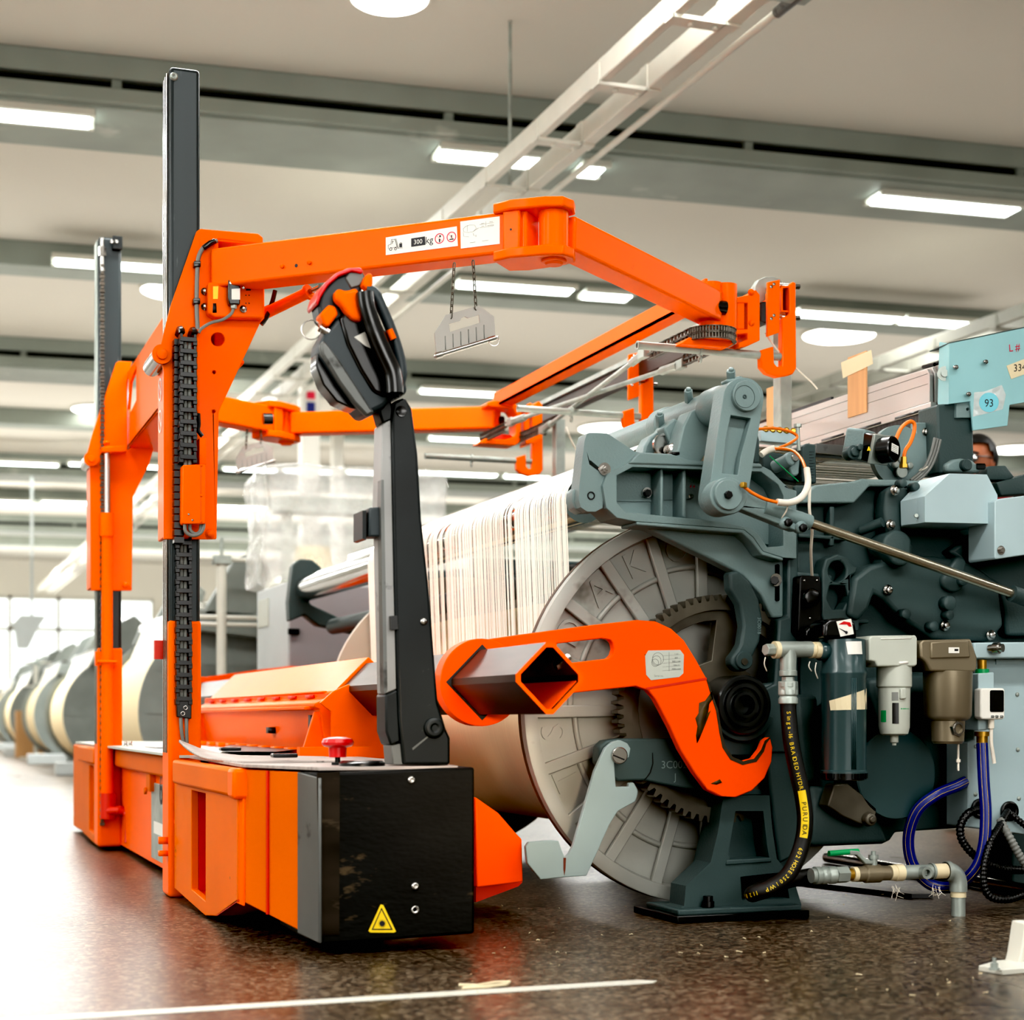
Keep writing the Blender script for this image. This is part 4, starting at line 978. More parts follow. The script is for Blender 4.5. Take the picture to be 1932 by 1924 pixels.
# tube shroud
m = MB(); prof = [(1.33, .705), (1.225, .6), (1.205, .597), (1.205, .58), (1.165, .565), (1.165, .553), (1.18, .548), (1.2, .42), (1.4, .42), (1.44, .6)]
m.prism([(x, 4.93, z) for x, z in prof], (0, 2.15, 0)); sh = m.build('tube_shroud', ORA, TR, .004)
m = MB(); m.prism([(x, 4.86, z) for x, z in ((1.25, .62), (1.205, .60), (1.165, .565), (1.2, .54), (1.2, .40), (1.42, .40), (1.42, .6), (1.33, .60))], (0, .02, 0)); m.build('shroud_end', ORA, sh, .003)
m = MB(); m.bx(1.15, 1.185, 5.0, 7.0, .545, .556); m.bx(1.2, 1.215, 4.98, 7.05, .596, .603); m.build('shroud_ridge', ORA, sh, .003)
m = MB()
for k in range(8): m.bx(1.198, 1.2045, 5.1 + .25 * k, 5.2 + .25 * k, .583, .592)
m.split('shroud_slot', RED, sh)
m = MB(); m.bx(1.18, 1.2, 5.02, 5.08, .47, .53); m.bx(1.17, 1.19, 5.6, 5.66, .47, .49); m.split('access_hole', INK, sh)
for y in (4.95, 7.0): MB().prism([(1.17, y, .54), (1.13, y, .412), (1.28, y, .412), (1.25, y, .54)], (0, .02, 0)).build('saddle_bracket', ORA, TR, .003)
m = MB()
for k in range(9): m.bx(1.13, 1.16, 5.1 + .2 * k, 5.2 + .2 * k, .412, .43)
m.split('hinge_knuckle', ORA, sh)
COMB = mat('comb_steel', (158, 155, 149), .4, metal=.35, var=.06)
# ---- comb plates hung on chains
def comb(Y0p, px0, sc, py0, label, beam, rz):
    # local frame drawn in px of the near plate
    t = thing('comb_plate', label, 'comb plate', PY(*Y0p), 'comb plates hanging from the arms')
    Y = Y0p[2]
    def T(x, y): return (px0 + (x - 880) * sc, py0 + (y - 600) * sc)
    def TP(l): return [T(*q) for q in l]
    m = MB(); m.px(TP([(820, 628), (841, 594), (904, 576), (932, 597), (935, 634), (823, 665)]), Y, .004, [TP([(847, 611), (868, 605), (870, 600), (877, 597), (883, 600), (904, 594), (905, 609), (849, 626)])])
    p = m.build('plate', COMB, t)
    s = MB()
    for k in range(6):
        x = 840 + k * 14.6; y = 634 - k * 4.2; s.px(TP([(x - .8, y), (x + .8, y - .4), (x + 1.6, y + 25), (x, y + 26)]), Y - .0008, .001)
    s.split('slot', GCB, p)
    a = PY(*T(818, 673), Y - .012); b = PY(*T(940, 636), Y - .012)
    m = MB(); dd = (b - a).normalized(); L = (b - a).length
    m.lathe(a, dd, [(0, .001), (.006, .004), (.006, .009), (L * .13, .009), (L * .13, .0065), (L * .84, .0065), (L * .84, .008), (L * .95, .008), (L * .95, .004), (L, .004), (L, 0)], 16); m.build('locking_pin', STE, t)
    MB().torus(PY(*T(932, 643), Y - .012), (.25, 1, .1), .0135 * sc * (Y / 4.5) ** 0 * 1.0, .001, 24, 6).build('split_ring', STE, t)
    for (x0, y0), (x1, y1) in (((857, 497), (851, 599)), ((892.5, 492), (898, 583))):
        A = PY(*T(x0, y0), beam); B = PY(*T(x1, y1), Y); n = 9 if x0 < 880 else 8; m = MB()
        for k in range(n):
            p0 = A.lerp(B, k / n - .015); p1 = A.lerp(B, (k + 1) / n + .02); w = .0048
            ax = EX if k % 2 else EY
            ax = (EX * .8 + EY * .6) if k % 2 else (EX * -.3 + EY * .95)
            up = (p1 - p0).normalized(); c = (p0 + p1) / 2; h = (p1 - p0).length / 2 - w; loop = []
            for i in range(7): loop.append(c + up * (h + w * math.sin(math.pi * i / 6)) + ax * (w * math.cos(math.pi * i / 6)))
            for i in range(7): loop.append(c - up * (h + w * math.sin(math.pi * i / 6)) - ax * (w * math.cos(math.pi * i / 6)))
            m.tube(loop, .0016, 6, True)
        m.build('chain', GEAR, t)
    return t
comb((880, 600, 4.36), 880, 1.0, 600, 'steel comb plate hung on two chains below the near upper arm, pin at its foot', 4.36, 0)
t2 = comb((482, 800, 7.18), 482, .62, 846, 'small far comb plate hung on chains at the far elbow joint', 7.18, 0)
# ================================================================= LOOM
LM = thing('loom', 'grey-green air-jet weaving loom filling the right side, with open castings and levers', 'loom', (2.6, 4.6, 0))
def wr(px, r, Y): return r * dep(PY(px, 1355, Y)) / F      # a length of r px at that spot, in metres
YB = 3.95
# --- warp tie bracket with the ear plate
IN = [(1164, 897), (1194, 881), (1436, 890), (1468, 914), (1478, 935), (1478, 1030), (1448, 1032), (1428, 1005), (1410, 994), (1345, 982), (1182, 966), (1164, 948)]
OUT = [(1137, 916), (1146, 894), (1186, 873), (1440, 880), (1454, 887), (1477, 910), (1490, 921), (1503, 926), (1503, 1054), (1478, 1052), (1440, 1040), (1421, 1013), (1404, 999), (1345, 994), (1201, 984), (1164, 977), (1144, 958)]
br = MB().px(OUT, YB, .11, [IN]).build('tie_bracket', LOOM, LM, .005, 3)
MB().px([(1160, 897), (1194, 877), (1436, 886), (1480, 935), (1480, 1034), (1182, 970), (1160, 950)], YB + .08, .02, [circ(1304, 936, 4)]).build('bracket_web', LOOM, br, .002)
m = MB()
for x0, x1 in ((1246, 1252), (1288, 1295)): m.px([(x0, 884), (x1, 884), (x1, 978), (x0, 975)], YB + .02, .07)
m.split('bracket_rib', LOOM, br, .004)
MB().px([(1160, 942), (1246, 944), (1246, 946), (1160, 945)], YB + .076, .01).build('cast_step', LOOM, br)
MB().px([(1200, 986), (1345, 997), (1404, 1002), (1420, 1016), (1440, 1044), (1478, 1056), (1498, 1056), (1500, 1147), (1489, 1164), (1457, 1166), (1450, 1152), (1435, 1121), (1401, 1085), (1336, 1052), (1262, 1016)], YB + .05, .05).build('lower_fin', LOOM, LM, .006, 3)
MB().px([(1201, 984), (1345, 994), (1404, 999), (1421, 1013), (1440, 1040), (1478, 1052), (1478, 1058), (1437, 1047), (1417, 1021), (1400, 1006), (1343, 1002), (1201, 990)], YB, .1).build('fin_lip', LOOM, LM, .003)
ear = MB().px([(1103, 832), (1107, 819), (1112, 816), (1145, 817), (1198, 852), (1206, 853), (1206, 876), (1188, 873), (1146, 894), (1139, 916), (1137, 958), (1124, 965), (1108, 965), (1096, 957), (1092, 944), (1093, 915)], YB + .012, .055, [[(1111, 871), (1114, 868), (1137, 887), (1139, 892), (1135, 893), (1112, 876)]]).build('ear_plate', LOOM, LM, .008, 3)
MB().px([(1081, 925), (1094, 915), (1094, 950), (1104, 963), (1100, 969), (1086, 960), (1080, 945)], YB + .04, .05).build('ear_boss', LOOM, ear, .008)
m = MB(); m.lathe(PY(1115, 935, YB + .012), (0, -1, 0), [(-.002, .0105), (.002, .0105), (.002, .0075), (-.001, .007)], 24); m.build('bush', VBL, ear)
m = MB(); m.lathe(PY(1140, 885, YB + .012), (0, -1, 0), [(0, .0165), (.004, .0165), (.004, .010), (.016, .010), (.016, .006), (.024, .006), (.024, 0)], 20); m.build('bolt', STE, ear)
m = MB(); m.lathe(PY(1218, 930, YB + .08), (0, -1, 0), [(0, .0135), (.012, .0135), (.012, .010)], 24); m.build('washer', STE, br)
m = MB(); m.hexb(PY(1219, 931, YB + .066), (0, -1, 0), .0105, .014); m.build('hex_bolt', VBL, br, .001)
m = MB(); text_into(m, '4 4', .012, PY(1306, 918, YB + .078), EX, EZ, .0004); m.build('red_mark', PINK, br)
# --- top casting: shaft housing along the loom
Xs, Zs = 1.99, 1.33
sp = PY(1405, 748, 3.80); Xs, Zs = sp.x, sp.z; k_ = dep(sp) / F
hs = MB().lathe((Xs, 3.87, Zs), (0, 1, 0), [(0, 36 * k_), (.05, 36 * k_), (.055, 38 * k_), (.11, 38 * k_), (.115, 34 * k_), (.36, 34 * k_), (.365, 38 * k_), (.42, 38 * k_), (.425, 30 * k_), (.75, 30 * k_)], 40).build('shaft_housing', LOOM, LM, .003)
MB().px([(1289, 804), (1303, 775), (1345, 760), (1362, 800), (1352, 822), (1340, 842), (1326, 866), (1316, 880), (1342, 882), (1342, 889), (1190, 880), (1190, 868), (1208, 853), (1262, 857), (1278, 852)], YB + .03, .07).build('housing_foot', LOOM, LM, .008, 3)
MB().px([(1206, 853), (1268, 856), (1302, 868), (1436, 874), (1440, 882), (1186, 874)], YB - .005, .13).build('top_plate', LOOM, LM, .004)
MB().px([(1212, 868), (1216, 842), (1226, 824), (1250, 810), (1256, 800), (1262, 812), (1258, 826), (1240, 836), (1235, 852), (1232, 868)], YB + .16, .06).build('roller_arm', LOOM, LM, .006, 3)
MB().px([(1252, 806), (1272, 788), (1296, 800), (1284, 840), (1272, 852), (1262, 830)], YB + .10, .05).build('arm_lug', LOOM, LM, .006, 3)
MB().px([(1395, 800), (1425, 798), (1434, 830), (1434, 874), (1396, 876)], YB + .12, .06).build('rear_foot', LOOD, LM, .006)
p = PY(1250, 840, YB + .12)
m = MB(); m.lathe(p, (0, -1, 0), [(0, .030), (.012, .030), (.012, .024), (.004, .023)], 28); m.build('bearing_ring', STE, LM)
m = MB(); m.lathe(PY(1262, 850, YB + .10), (0, -1, 0), [(0, .016), (.03, .016), (.034, .010)], 20); m.build('bearing_pin', STE, LM)
m = MB()
for px, py, Y in ((1300, 758, 4.05), (1246, 803, 4.1), (1380, 722, 3.84)):
    a = PY(px, py, Y); m.cyl(a, a + Vector((-.012, -.02, .026)), .012, n=6); m.cyl(a + Vector((-.008, -.013, .017)), a + Vector((-.013, -.024, .031)), .007, n=12)
m.split('housing_bolt', LOOM, LM, .001)
m = MB(); m.px([(1268, 852), (1283, 852), (1283, 858), (1268, 857)], YB - .006, .03); m.px([(1408, 862), (1424, 863), (1424, 871), (1408, 871)], YB - .006, .03); m.split('plate_bolt', VBL, LM, .002)
# rocker lever
RL = MB().px(cap((1403, 750), 38, (1374, 934), 37, 14), 3.80, .06, [[(1379, 783), (1417, 789), (1414, 800), (1397, 862), (1392, 896), (1362, 893), (1369, 830)]]).build('rocker_lever', LOOM, LM, .006, 3)
MB().px([(1376, 780), (1420, 786), (1400, 862), (1394, 900), (1359, 896)], 3.825, .03).build('lever_web', LOOM, RL, .001)
m = MB(); c = PY(1405, 748, 3.80); m.lathe(c, (0, -1, 0), [(-.02, 29 * k_), (.012, 29 * k_), (.014, 27.5 * k_)], 48); cpp = m.build('lever_cap', LOOM, RL)
m = MB(); m.ringp(PY(1405, 748, 3.7855), (0, -1, 0), 20.5 * k_, 21.2 * k_, .0006, 40); m.ringp(PY(1405, 748, 3.7855), (0, -1, 0), 1.5 * k_, 4 * k_, .001, 20); m.split('cap_groove', LOOD, cpp)
m = MB(); m.px([(1370, 716), (1398, 708), (1428, 722), (1424, 736), (1380, 728)], 3.82, .04); m.build('clamp_lug', LOOM, RL, .006)
# connecting rod
c = PY(1372, 934, 3.76)
m = MB(); m.px(cap((1374, 934), 34, (1376, 936), 34, 14), 3.755, .05); m.px([(1396, 914), (1412, 930), (1440, 944), (1515, 965), (1530, 972), (1526, 1000), (1500, 1001), (1430, 973), (1400, 961), (1380, 965)], 3.765, .035, [[(1401, 937), (1406, 936), (1408, 941), (1404, 952), (1400, 952)]])
cr = m.build('rod_head', LOOM, LM, .007, 3)
m = MB(); m.lathe(PY(1372, 934, 3.755), (0, -1, 0), [(0, 28 * k_), (.008, 28 * k_), (.010, 27 * k_)], 48); m.build('head_cap', LOOM, cr)
m = MB(); m.hexb(PY(1372, 934, 3.747), (0, -1, 0), .0105, .012); m.build('hex_bolt', VBL, cr, .001)
a = PY(1518, 983, 3.775); b = PY(1908, 1119, 3.83)
m = MB(); m.cyl(PY(1440, 957, 3.775), PY(1528, 986, 3.775), .0195, n=24); m.build('rod_socket', LOOM, cr)
m = MB(); m.cyl(a, b, .0125, n=24); m.build('tie_rod', mat('pale_steel_rod', (182, 176, 158), .25, metal=.9, var=.05), cr)
m = MB(); m.cyl(b, PY(1960, 1137, 3.84), .022, n=20); m.build('rod_nut', LOOD, cr)
m = MB()
for x, y in ((1483, 990), (1512, 998)): m.lathe(PY(x, y - 4, 3.758), (0, -1, 0), [(-.02, .015), (.002, .015)], 20); 
m.split('clamp_boss', LOOM, cr)
m = MB()
for x, y in ((1485, 986), (1513, 996)): m.hexb(PY(x, y, 3.757), (0, -1, 0), .0105, .012)
m.split('clamp_bolt', VBL, cr, .001)
m = MB(); q = PY(1474, 962, 3.775); m.torus(q, (.95, .1, -.33), .0245, .0022, 24, 6); m.build('cable_tie', WCB, cr)
# --- frame column and side walls
SW = MB().px([(1487, 921), (1507, 930), (1507, 1290), (1497, 1330), (1497, 1420), (1440, 1420), (1440, 1300), (1462, 1290), (1470, 1168), (1487, 1163)], YB + .02, .05).build('frame_column', LOOD, LM, .006, 3)
MB().px([(1494, 1015), (1505, 1017), (1505, 1048), (1502, 1054), (1493, 1053)], YB + .045, .02).build('column_pad', LOOD, SW, .003)
m = MB(); m.px(rrect(1464, 1064, 1471, 1134, 3), YB + .044, .01); m.build('slot', VBL, LM)
m = MB(); m.lathe(PY(1463, 1094, YB + .045), (0, -1, 0), [(0, .017), (.004, .017)], 24); m.build('washer', STE, LM)
m = MB(); m.hexb(PY(1461, 1096, YB + .04), (-.5, -1, 0), .012, .022); m.build('hex_bolt', VBL, LM, .001)
MB().px([(1441, 1290), (1508, 1280), (1520, 1480), (1530, 1600), (1470, 1630), (1452, 1480)], YB + .03, .05).build('inner_column', LOOD, LM, .008)
MB().px([(1500, 915), (1541, 915), (1614, 907), (1627, 903), (1740, 907), (1900, 960), (2040, 980), (2040, 1520), (1840, 1560), (1690, 1570), (1680, 1585), (1666, 1592), (1528, 1597), (1515, 1500)], 4.0, .018).build('side_frame', LOOD, LM, .006)
MB().px([(1504, 949), (1505, 941), (1540, 915), (1613, 908), (1627, 903), (1742, 907), (1742, 918), (1641, 917), (1612, 949)], 3.955, .045).build('top_flange', LOOM, LM, .005, 3)
m = MB()
m.px([(1520, 1165), (1640, 1168), (1640, 1176), (1520, 1175)], 3.965, .034); m.px([(1566, 955), (1575, 955), (1575, 1030), (1566, 1030)], 3.965, .034); m.px([(1507, 1005), (1600, 1013), (1600, 1020), (1507, 1014)], 3.965, .034); m.px([(1505, 1078), (1570, 1085), (1570, 1094), (1505, 1088)], 3.965, .034)
m.split('frame_rib', LOOD, LM, .004)
# keyhole casting and the oil lobes
m = MB(); m.px([(1551, 1160), (1552, 1075), (1558, 1054), (1580, 1045), (1600, 1052), (1608, 1066), (1618, 1070), (1616, 1080), (1606, 1086), (1606, 1120), (1622, 1150), (1622, 1190), (1560, 1190)], 3.945, .05, [circ(1580, 1078, 17, 24, 20), [(1566, 1104), (1596, 1104), (1602, 1130), (1590, 1150), (1570, 1150), (1560, 1130)]]); m.build('keyhole_casting', LOOD, LM, .006, 3)
# gear case
GC = MB().px([(1600, 1160), (1612, 1090), (1640, 1068), (1690, 1052), (1760, 1048), (1830, 1060), (1885, 1100), (1895, 1180), (1870, 1210), (1760, 1206), (1735, 1188), (1700, 1165), (1668, 1130), (1650, 1120), (1640, 1150), (1620, 1172)], 3.93, .07).build('gear_case', LOOD, LM, .012, 3)
m = MB()
m.px(cap((1694, 1028), 28, (1700, 1048), 20, 12), 3.90, .08); m.px([(1660, 1075), (1674, 1010), (1668, 960), (1672, 925), (1685, 915), (1712, 920), (1740, 910), (1740, 940), (1705, 955), (1702, 1000), (1724, 1030), (1720, 1060)], 3.94, .055)
m.px(cap((1800, 1095), 22, (1812, 1062), 12, 12), 3.915, .05)
m.split('case_lobe', LOOD, GC, .008)
m = MB()
for px, py, r in ((1694, 1032, 11), (1726, 918, 8), (1702, 912, 8), (1790, 1138, 14), (1815, 1095, 10), (1790, 1160, 9), (1760, 1182, 10), (1708, 1158, 10)): m.lathe(PY(px, py, 3.91), (0, -1, 0), [(-.02, wr(px, r, 3.91)), (.006, wr(px, r, 3.91)), (.008, wr(px, r * .9, 3.91))], 24)
m.split('case_boss', LOOD, GC)
m = MB()
for px, py in ((1688, 925), (1680, 990), (1675, 1113), (1783, 1180), (1869, 1198)): m.bolt(PY(px, py, 3.92), (0, -1, 0), .0095, .012)
m.split('case_bolt', STE, GC)
MB().cyl(PY(1625, 1000, 3.98), PY(1665, 985, 3.93), .014, n=18).build('case_stud', LOOD, GC)
MB().px([(1790, 1040), (1850, 1000), (2040, 1010), (2040, 1200), (1900, 1200), (1890, 1110)], 3.96, .05).build('rear_case', LOOD, LM, .01)
# --- covers
def cover(face, back, Yf, depth, name):
    m = MB(); m.px(face, Yf, depth); return m.build(name, LOOL, LM, .004, 3)
m = MB(); A = LY([(1745, 936), (1792, 893), (1862, 895), (1882, 934), (1880, 988), (1745, 985)], 3.83); 
m.prism(A, (0, .16, 0)); l0 = PY(1699, 946, 3.93); l1 = PY(1700, 991, 3.93); l2 = PY(1746, 985, 3.835); l3 = PY(1746, 936, 3.835)
m.bm.faces.new([m.bm.verts.new(v) for v in (l0, l1, l2, l3)]); l4 = PY(1792, 893, 3.835); m.bm.faces.new([m.bm.verts.new(v) for v in (l0, l3, l4)]); l5 = PY(1735, 907, 3.93); m.bm.faces.new([m.bm.verts.new(v) for v in (l0, l4, l5)])
c1 = m.build('angled_cover', LOOL, LM)
m = MB(); m.bolt(PY(1728, 973, 3.86), (-.4, -1, 0), .006, .008, 0); m.build('bolt', GAL, c1)
c2 = MB().px([(1877, 945), (1884, 941), (2050, 920), (2050, 1030), (1880, 1055), (1877, 1052)], 3.80, .12).build('side_cover', LOOL, LM, .004, 3)
m = MB(); m.bolt(PY(1888, 1038, 3.80), (0, -1, 0), .008, .01); m.build('bolt', STE, c2)
# --- post with the cyan plate
Yp = 4.16
po = MB().px([(1768, 763), (1836, 757), (1838, 870), (1842, 893), (1772, 893)], Yp, .10).build('plate_post', LOOD, LM, .006)
MB().px([(1786, 875), (1800, 866), (1815, 864), (1835, 868), (1850, 880), (1850, 892), (1786, 890)], Yp - .02, .06).build('post_foot', LOOM, po, .008, 3)
m = MB(); m.lathe(PY(1819, 878, Yp - .02), (0, -1, 0), [(0, .017), (.015, .017), (.018, .014)], 24); m.build('post_pin', LOOD, po)
m = MB(); m.hexb(PY(1842, 880, Yp - .02), (1, -.3, 0), .009, .025); m.build('post_bolt', VBL, po)
MB().px([(1805, 760), (1832, 757), (1832, 788), (1804, 788)], Yp - .01, .02, [circ(1826, 772, 3)]).build('post_tab', LOOM, po, .002)
cp = MB().px([(1791, 648), (2045, 595), (2045, 738), (1905, 764), (1901, 803), (1836, 812), (1831, 757), (1790, 762)], Yp - .02, .006).build('arch_plate', CYAN, LM, .001)
m = MB(); a0 = PY(1791, 648, Yp - .02); a1 = PY(1790, 762, Yp - .02); b0 = PY(1774, 645, Yp + .03); b1 = PY(1771, 762, Yp + .03)
m.prism([a0, a1, b1, b0], (0, .005, 0)); m.build('plate_flange', CYAN, cp)
m = MB(); g0 = PY(1791, 648, Yp - .02); g1 = PY(2045, 595, Yp - .02); m.prism([g0, g1, g1 + Vector((0, .1, -.004)), g0 + Vector((0, .1, -.004))], (0, 0, .003)); m.build('plate_edge', LOOD, cp)
m = MB(); m.px(circ(1866, 759, 18.5, 28), Yp - .0215, .001); s93 = m.build('number_disc', mat('cyan_sticker', (126, 200, 214), .4, var=.03), cp)
m = MB(); text_into(m, '93', .032, PY(1866, 761, Yp - .0218), EX + EZ * .09, EZ, .0003); m.build('number', INK, s93)
m = MB(); m.px([(1836, 786), (1838, 740), (1860, 738), (1890, 726), (1898, 745), (1892, 772), (1870, 778)], Yp - .0208, .0004); m.build('clear_tape', FILM, cp)
m = MB(); m.px([(1899, 690), (1935, 676), (1950, 700), (1908, 715)], Yp - .0212, .0006); t33 = m.build('tape_label', TAPE, cp)
m = MB(); text_into(m, '334', .030, PY(1924, 694, Yp - .0216), EX + EZ * .16, EZ, .0003); m.build('handwriting', INK, t33)
m = MB(); text_into(m, 'L #', .030, PY(1914, 656, Yp - .0212), EX + EZ * .2, EZ - EX * .1, .0003); m.build('red_writing', PINK, cp)
m = MB()
for px, py in ((1804, 693), (1860, 683), (1828, 744)): m.cyl(PY(px, py, Yp - .02), PY(px - 3, py - 1, Yp - .04), .004, n=10); m.hexb(PY(px - 1, py, Yp - .022), (-.1, -1, 0), .0065, .006)
m.split('plate_bolt', STE, cp)
m = MB(); m.lathe(PY(1782, 705, Yp + .0), (-.5, -1, 0), [(0, .021), (.004, .021), (.004, .011), (.010, .0105), (.010, 0)], 24); m.build('pivot_bolt', GAL, cp)
MB().px([(1728, 797), (1768, 797), (1768, 893), (1738, 900), (1730, 840)], Yp + .06, .03).build('motor_plate', LOOM, LM, .003)
m = MB(); m.bolt(PY(1746, 815, Yp + .06), (0, -1, 0), .008, .01); m.bolt(PY(1766, 817, Yp + .06), (0, -1, 0), .005, .01); m.split('bolt', STE, LM)
m = MB(); m.px([(1862, 885), (1866, 879), (1898, 878), (1915, 900), (1900, 906), (1864, 905)], 4.2, .06); m.px([(1880, 910), (1935, 896), (1960, 930), (1890, 935)], 4.18, .06); m.px([(1930, 895), (2040, 885), (2040, 940), (1935, 935)], 4.22, .06); m.split('rear_bracket', LOOD, LM, .004)
# --- foot and bearing support
FT = MB().px([(1365, 1500), (1452, 1500), (1457, 1560), (1466, 1620), (1498, 1660), (1512, 1706), (1511, 1717), (1500, 1722), (1340, 1731), (1281, 1727), (1281, 1714), (1291, 1709), (1294, 1671), (1341, 1627), (1355, 1569)], 3.96, .09, [[(1388, 1530), (1440, 1530), (1448, 1600), (1452, 1620), (1378, 1622), (1374, 1610)], [(1397, 1654), (1480, 1645), (1490, 1695), (1400, 1698)]]).build('loom_foot', LOOD, LM, .008, 3)
MB().px([(1360, 1490), (1460, 1490), (1500, 1690), (1310, 1700)], 4.03, .06).build('foot_web', LOOD, FT)
MB().px([(1372, 1622), (1455, 1618), (1457, 1626), (1370, 1632)], 3.955, .06).build('foot_shelf', LOOD, FT, .003)
MB().prism([PY(x, y, 3.92) for x, y in ((1279, 1716), (1512, 1706), (1514, 1722), (1281, 1731))], (0, .2, 0)).build('foot_flange', LOOD, FT, .005, 3)
MB().bx(PY(1274, 1740, 3.90).x, PY(1524, 1740, 3.90).x, 3.89, 4.16, .0, .02).build('rubber_pad', VBL, FT, .003)
m = MB(); m.lathe(PY(1336, 1703, 3.94), (0, 0, 1), [(-.01, .016), (.004, .016), (.004, .0125), (.018, .0125), (.018, 0)], 20); m.build('foot_bolt', VBL, FT)
MB().px([(1132, 1408), (1144, 1397), (1168, 1393), (1290, 1393), (1345, 1420), (1385, 1480), (1390, 1510), (1330, 1493), (1250, 1480), (1216, 1472), (1165, 1474), (1130, 1440)], 3.99, .05).build('beam_cradle', LOOD, LM, .006, 3)
m = MB(); text_into(m, '3C002', .028, PY(1272, 1443, 3.9885), EX, EZ, .0008); text_into(m, 'J', .026, PY(1274, 1466, 3.9885), EX, EZ, .0008); m.build('cast_number', LOOM, LM)
MB().px([(1232, 1420), (1233, 1440), (1228, 1458), (1218, 1471), (1216, 1471), (1226, 1457), (1231, 1440), (1230.6, 1420)], 3.9885, .002).build('cast_step', VBL, LM)
la = MB().px([(1156, 1399), (1170, 1396), (1184, 1402), (1190, 1412), (1187, 1428), (1180, 1432), (1159, 1434), (1160, 1456), (1162, 1484), (1186, 1484), (1187, 1477), (1196, 1476), (1204, 1491), (1203, 1500), (1199, 1512), (1186, 1519), (1166, 1530), (1150, 1556), (1129, 1603), (1107, 1652), (1062, 1655), (1020, 1659), (995, 1628), (992, 1597), (998, 1588), (1040, 1585), (1054, 1586), (1060, 1603), (1066, 1618), (1074, 1610), (1082, 1594), (1122, 1454), (1142, 1411)], 3.94, .014).build('latch_lever', LATCH, LM, .002)
m = MB(); m.lathe(PY(1167, 1425, 3.94), (0, -1, 0), [(0, .0215), (.008, .0215), (.010, .019)], 32); pin = m.build('latch_pin', STE, la)
m = MB(); m.px([(1157, 1423), (1179, 1432), (1178, 1434.5), (1156, 1425.5)], 3.9295, .001); m.build('pin_slot', VBL, pin)
m = MB(); m.px([(1063, 1618), (1068, 1618), (1067, 1640), (1065, 1652), (1063, 1640)], 3.9395, .002); m.build('rust_mark', mat('rust', (96, 42, 20), .8, var=.3), la)
# bearing on the beam axle
m = MB(); c = PY(1404, 1330, 3.93)
m.lathe(c, (0, -1, 0), [(-.10, .078), (.0, .078), (.004, .074), (.004, .066), (-.004, .066), (-.004, .056), (.006, .055), (.006, .046), (-.002, .045), (-.002, .036), (.01, .034), (.01, .026), (-.02, .025), (-.02, 0)], 48); m.build('axle_bearing', BEAR, LM)
m = MB(); c2_ = PY(1404, 1330, 3.95)
arc = [c2_ + Vector((.095 * math.cos(t), 0, .095 * math.sin(t))) for t in [math.radians(205 + 135 * k / 16) for k in range(17)]]; ar2 = [c2_ + Vector((.078 * math.cos(t), 0, .078 * math.sin(t))) for t in [math.radians(340 - 135 * k / 16) for k in range(17)]]
m.prism(arc + ar2, (0, .06, 0)); m.px([(1360, 1385), (1448, 1385), (1448, 1412), (1440, 1425), (1368, 1425)], 3.975, .05); m.build('bearing_seat', LOOD, LM, .003)
m = MB(); m.px([(1376, 1080), (1392, 1076), (1415, 1096), (1432, 1130), (1440, 1170), (1434, 1210), (1420, 1240), (1418, 1256), (1408, 1266), (1392, 1266), (1380, 1254), (1380, 1240), (1390, 1228), (1398, 1214), (1403, 1180), (1396, 1140), (1378, 1112)], 3.955, .04); ac = m.build('clamp_arc', LOOD, LM, .007, 3)
m = MB(); m.lathe(PY(1402, 1246, 3.955), (0, -1, 0), [(0, .024), (.008, .024), (.010, .022)], 28); m.build('arc_boss', LOOD, ac)
m = MB(); m.lathe(PY(1404, 1248, 3.945), (0, -1, 0), [(0, .009), (.004, .009)], 18); m.build('arc_pin', GEAR, ac)
m = MB(); text_into(m, '3C0018', .014, PY(1432, 1180, 3.953), EZ * -1, EX, .0006); m.build('cast_number', LOOM, ac)
# motor drum below the filters
dr = MB().lathe(PY(1692, 1460, 3.88), (0, 1, 0), [(0, 0), (0, wr(1692, 84, 3.88)), (.004, wr(1692, 86, 3.88)), (.12, wr(1692, 86, 3.88))], 48).build('motor_drum', TEAL, LM)
m = MB(); m.px([(1560, 1330), (1620, 1300), (1650, 1360), (1640, 1420), (1590, 1420)], 3.93, .07); m.px([(1640, 1280), (1760, 1270), (1790, 1340), (1740, 1375), (1660, 1375)], 3.93, .07); m.px([(1530, 1480), (1640, 1500), (1680, 1590), (1530, 1597)], 3.94, .06); m.px([(1500, 1310), (1545, 1310), (1545, 1480), (1515, 1480)], 3.94, .06)
m.split('drive_block', LOOD, LM, .015)
m = MB(); m.px([(1575, 1480), (1600, 1478), (1628, 1500), (1655, 1525), (1650, 1550), (1625, 1555), (1590, 1540), (1562, 1520)], 3.88, .05); m.lathe(PY(1637, 1545, 3.88), (0, -1, 0), [(0, .02), (.02, .016), (.02, .009), (.028, .009)], 20); m.build('greasy_coupling', GEAR, LM, .006)
# black oil valves
ov = MB().px([(1510, 1088), (1514, 1085), (1547, 1087), (1550, 1105), (1550, 1200), (1512, 1200), (1506, 1190)], 3.93, .06).build('oil_valve', VBL, LM, .003)
for px, py in ((1523, 1128), (1525, 1197)):
    MB().lathe(PY(px, py, 3.93), (0, -1, 0), [(0, .012), (.012, .012), (.014, .024), (.030, .024), (.032, .018)], 10).build('valve_knob', DPL, ov, .003)
m = MB()
for px, py in ((1517, 1095), (1541, 1095), (1528, 1166)): m.lathe(PY(px, py, 3.93), (0, -1, 0), [(0, .0035), (.003, .003)], 10)
m.split('valve_screw', STE, ov)
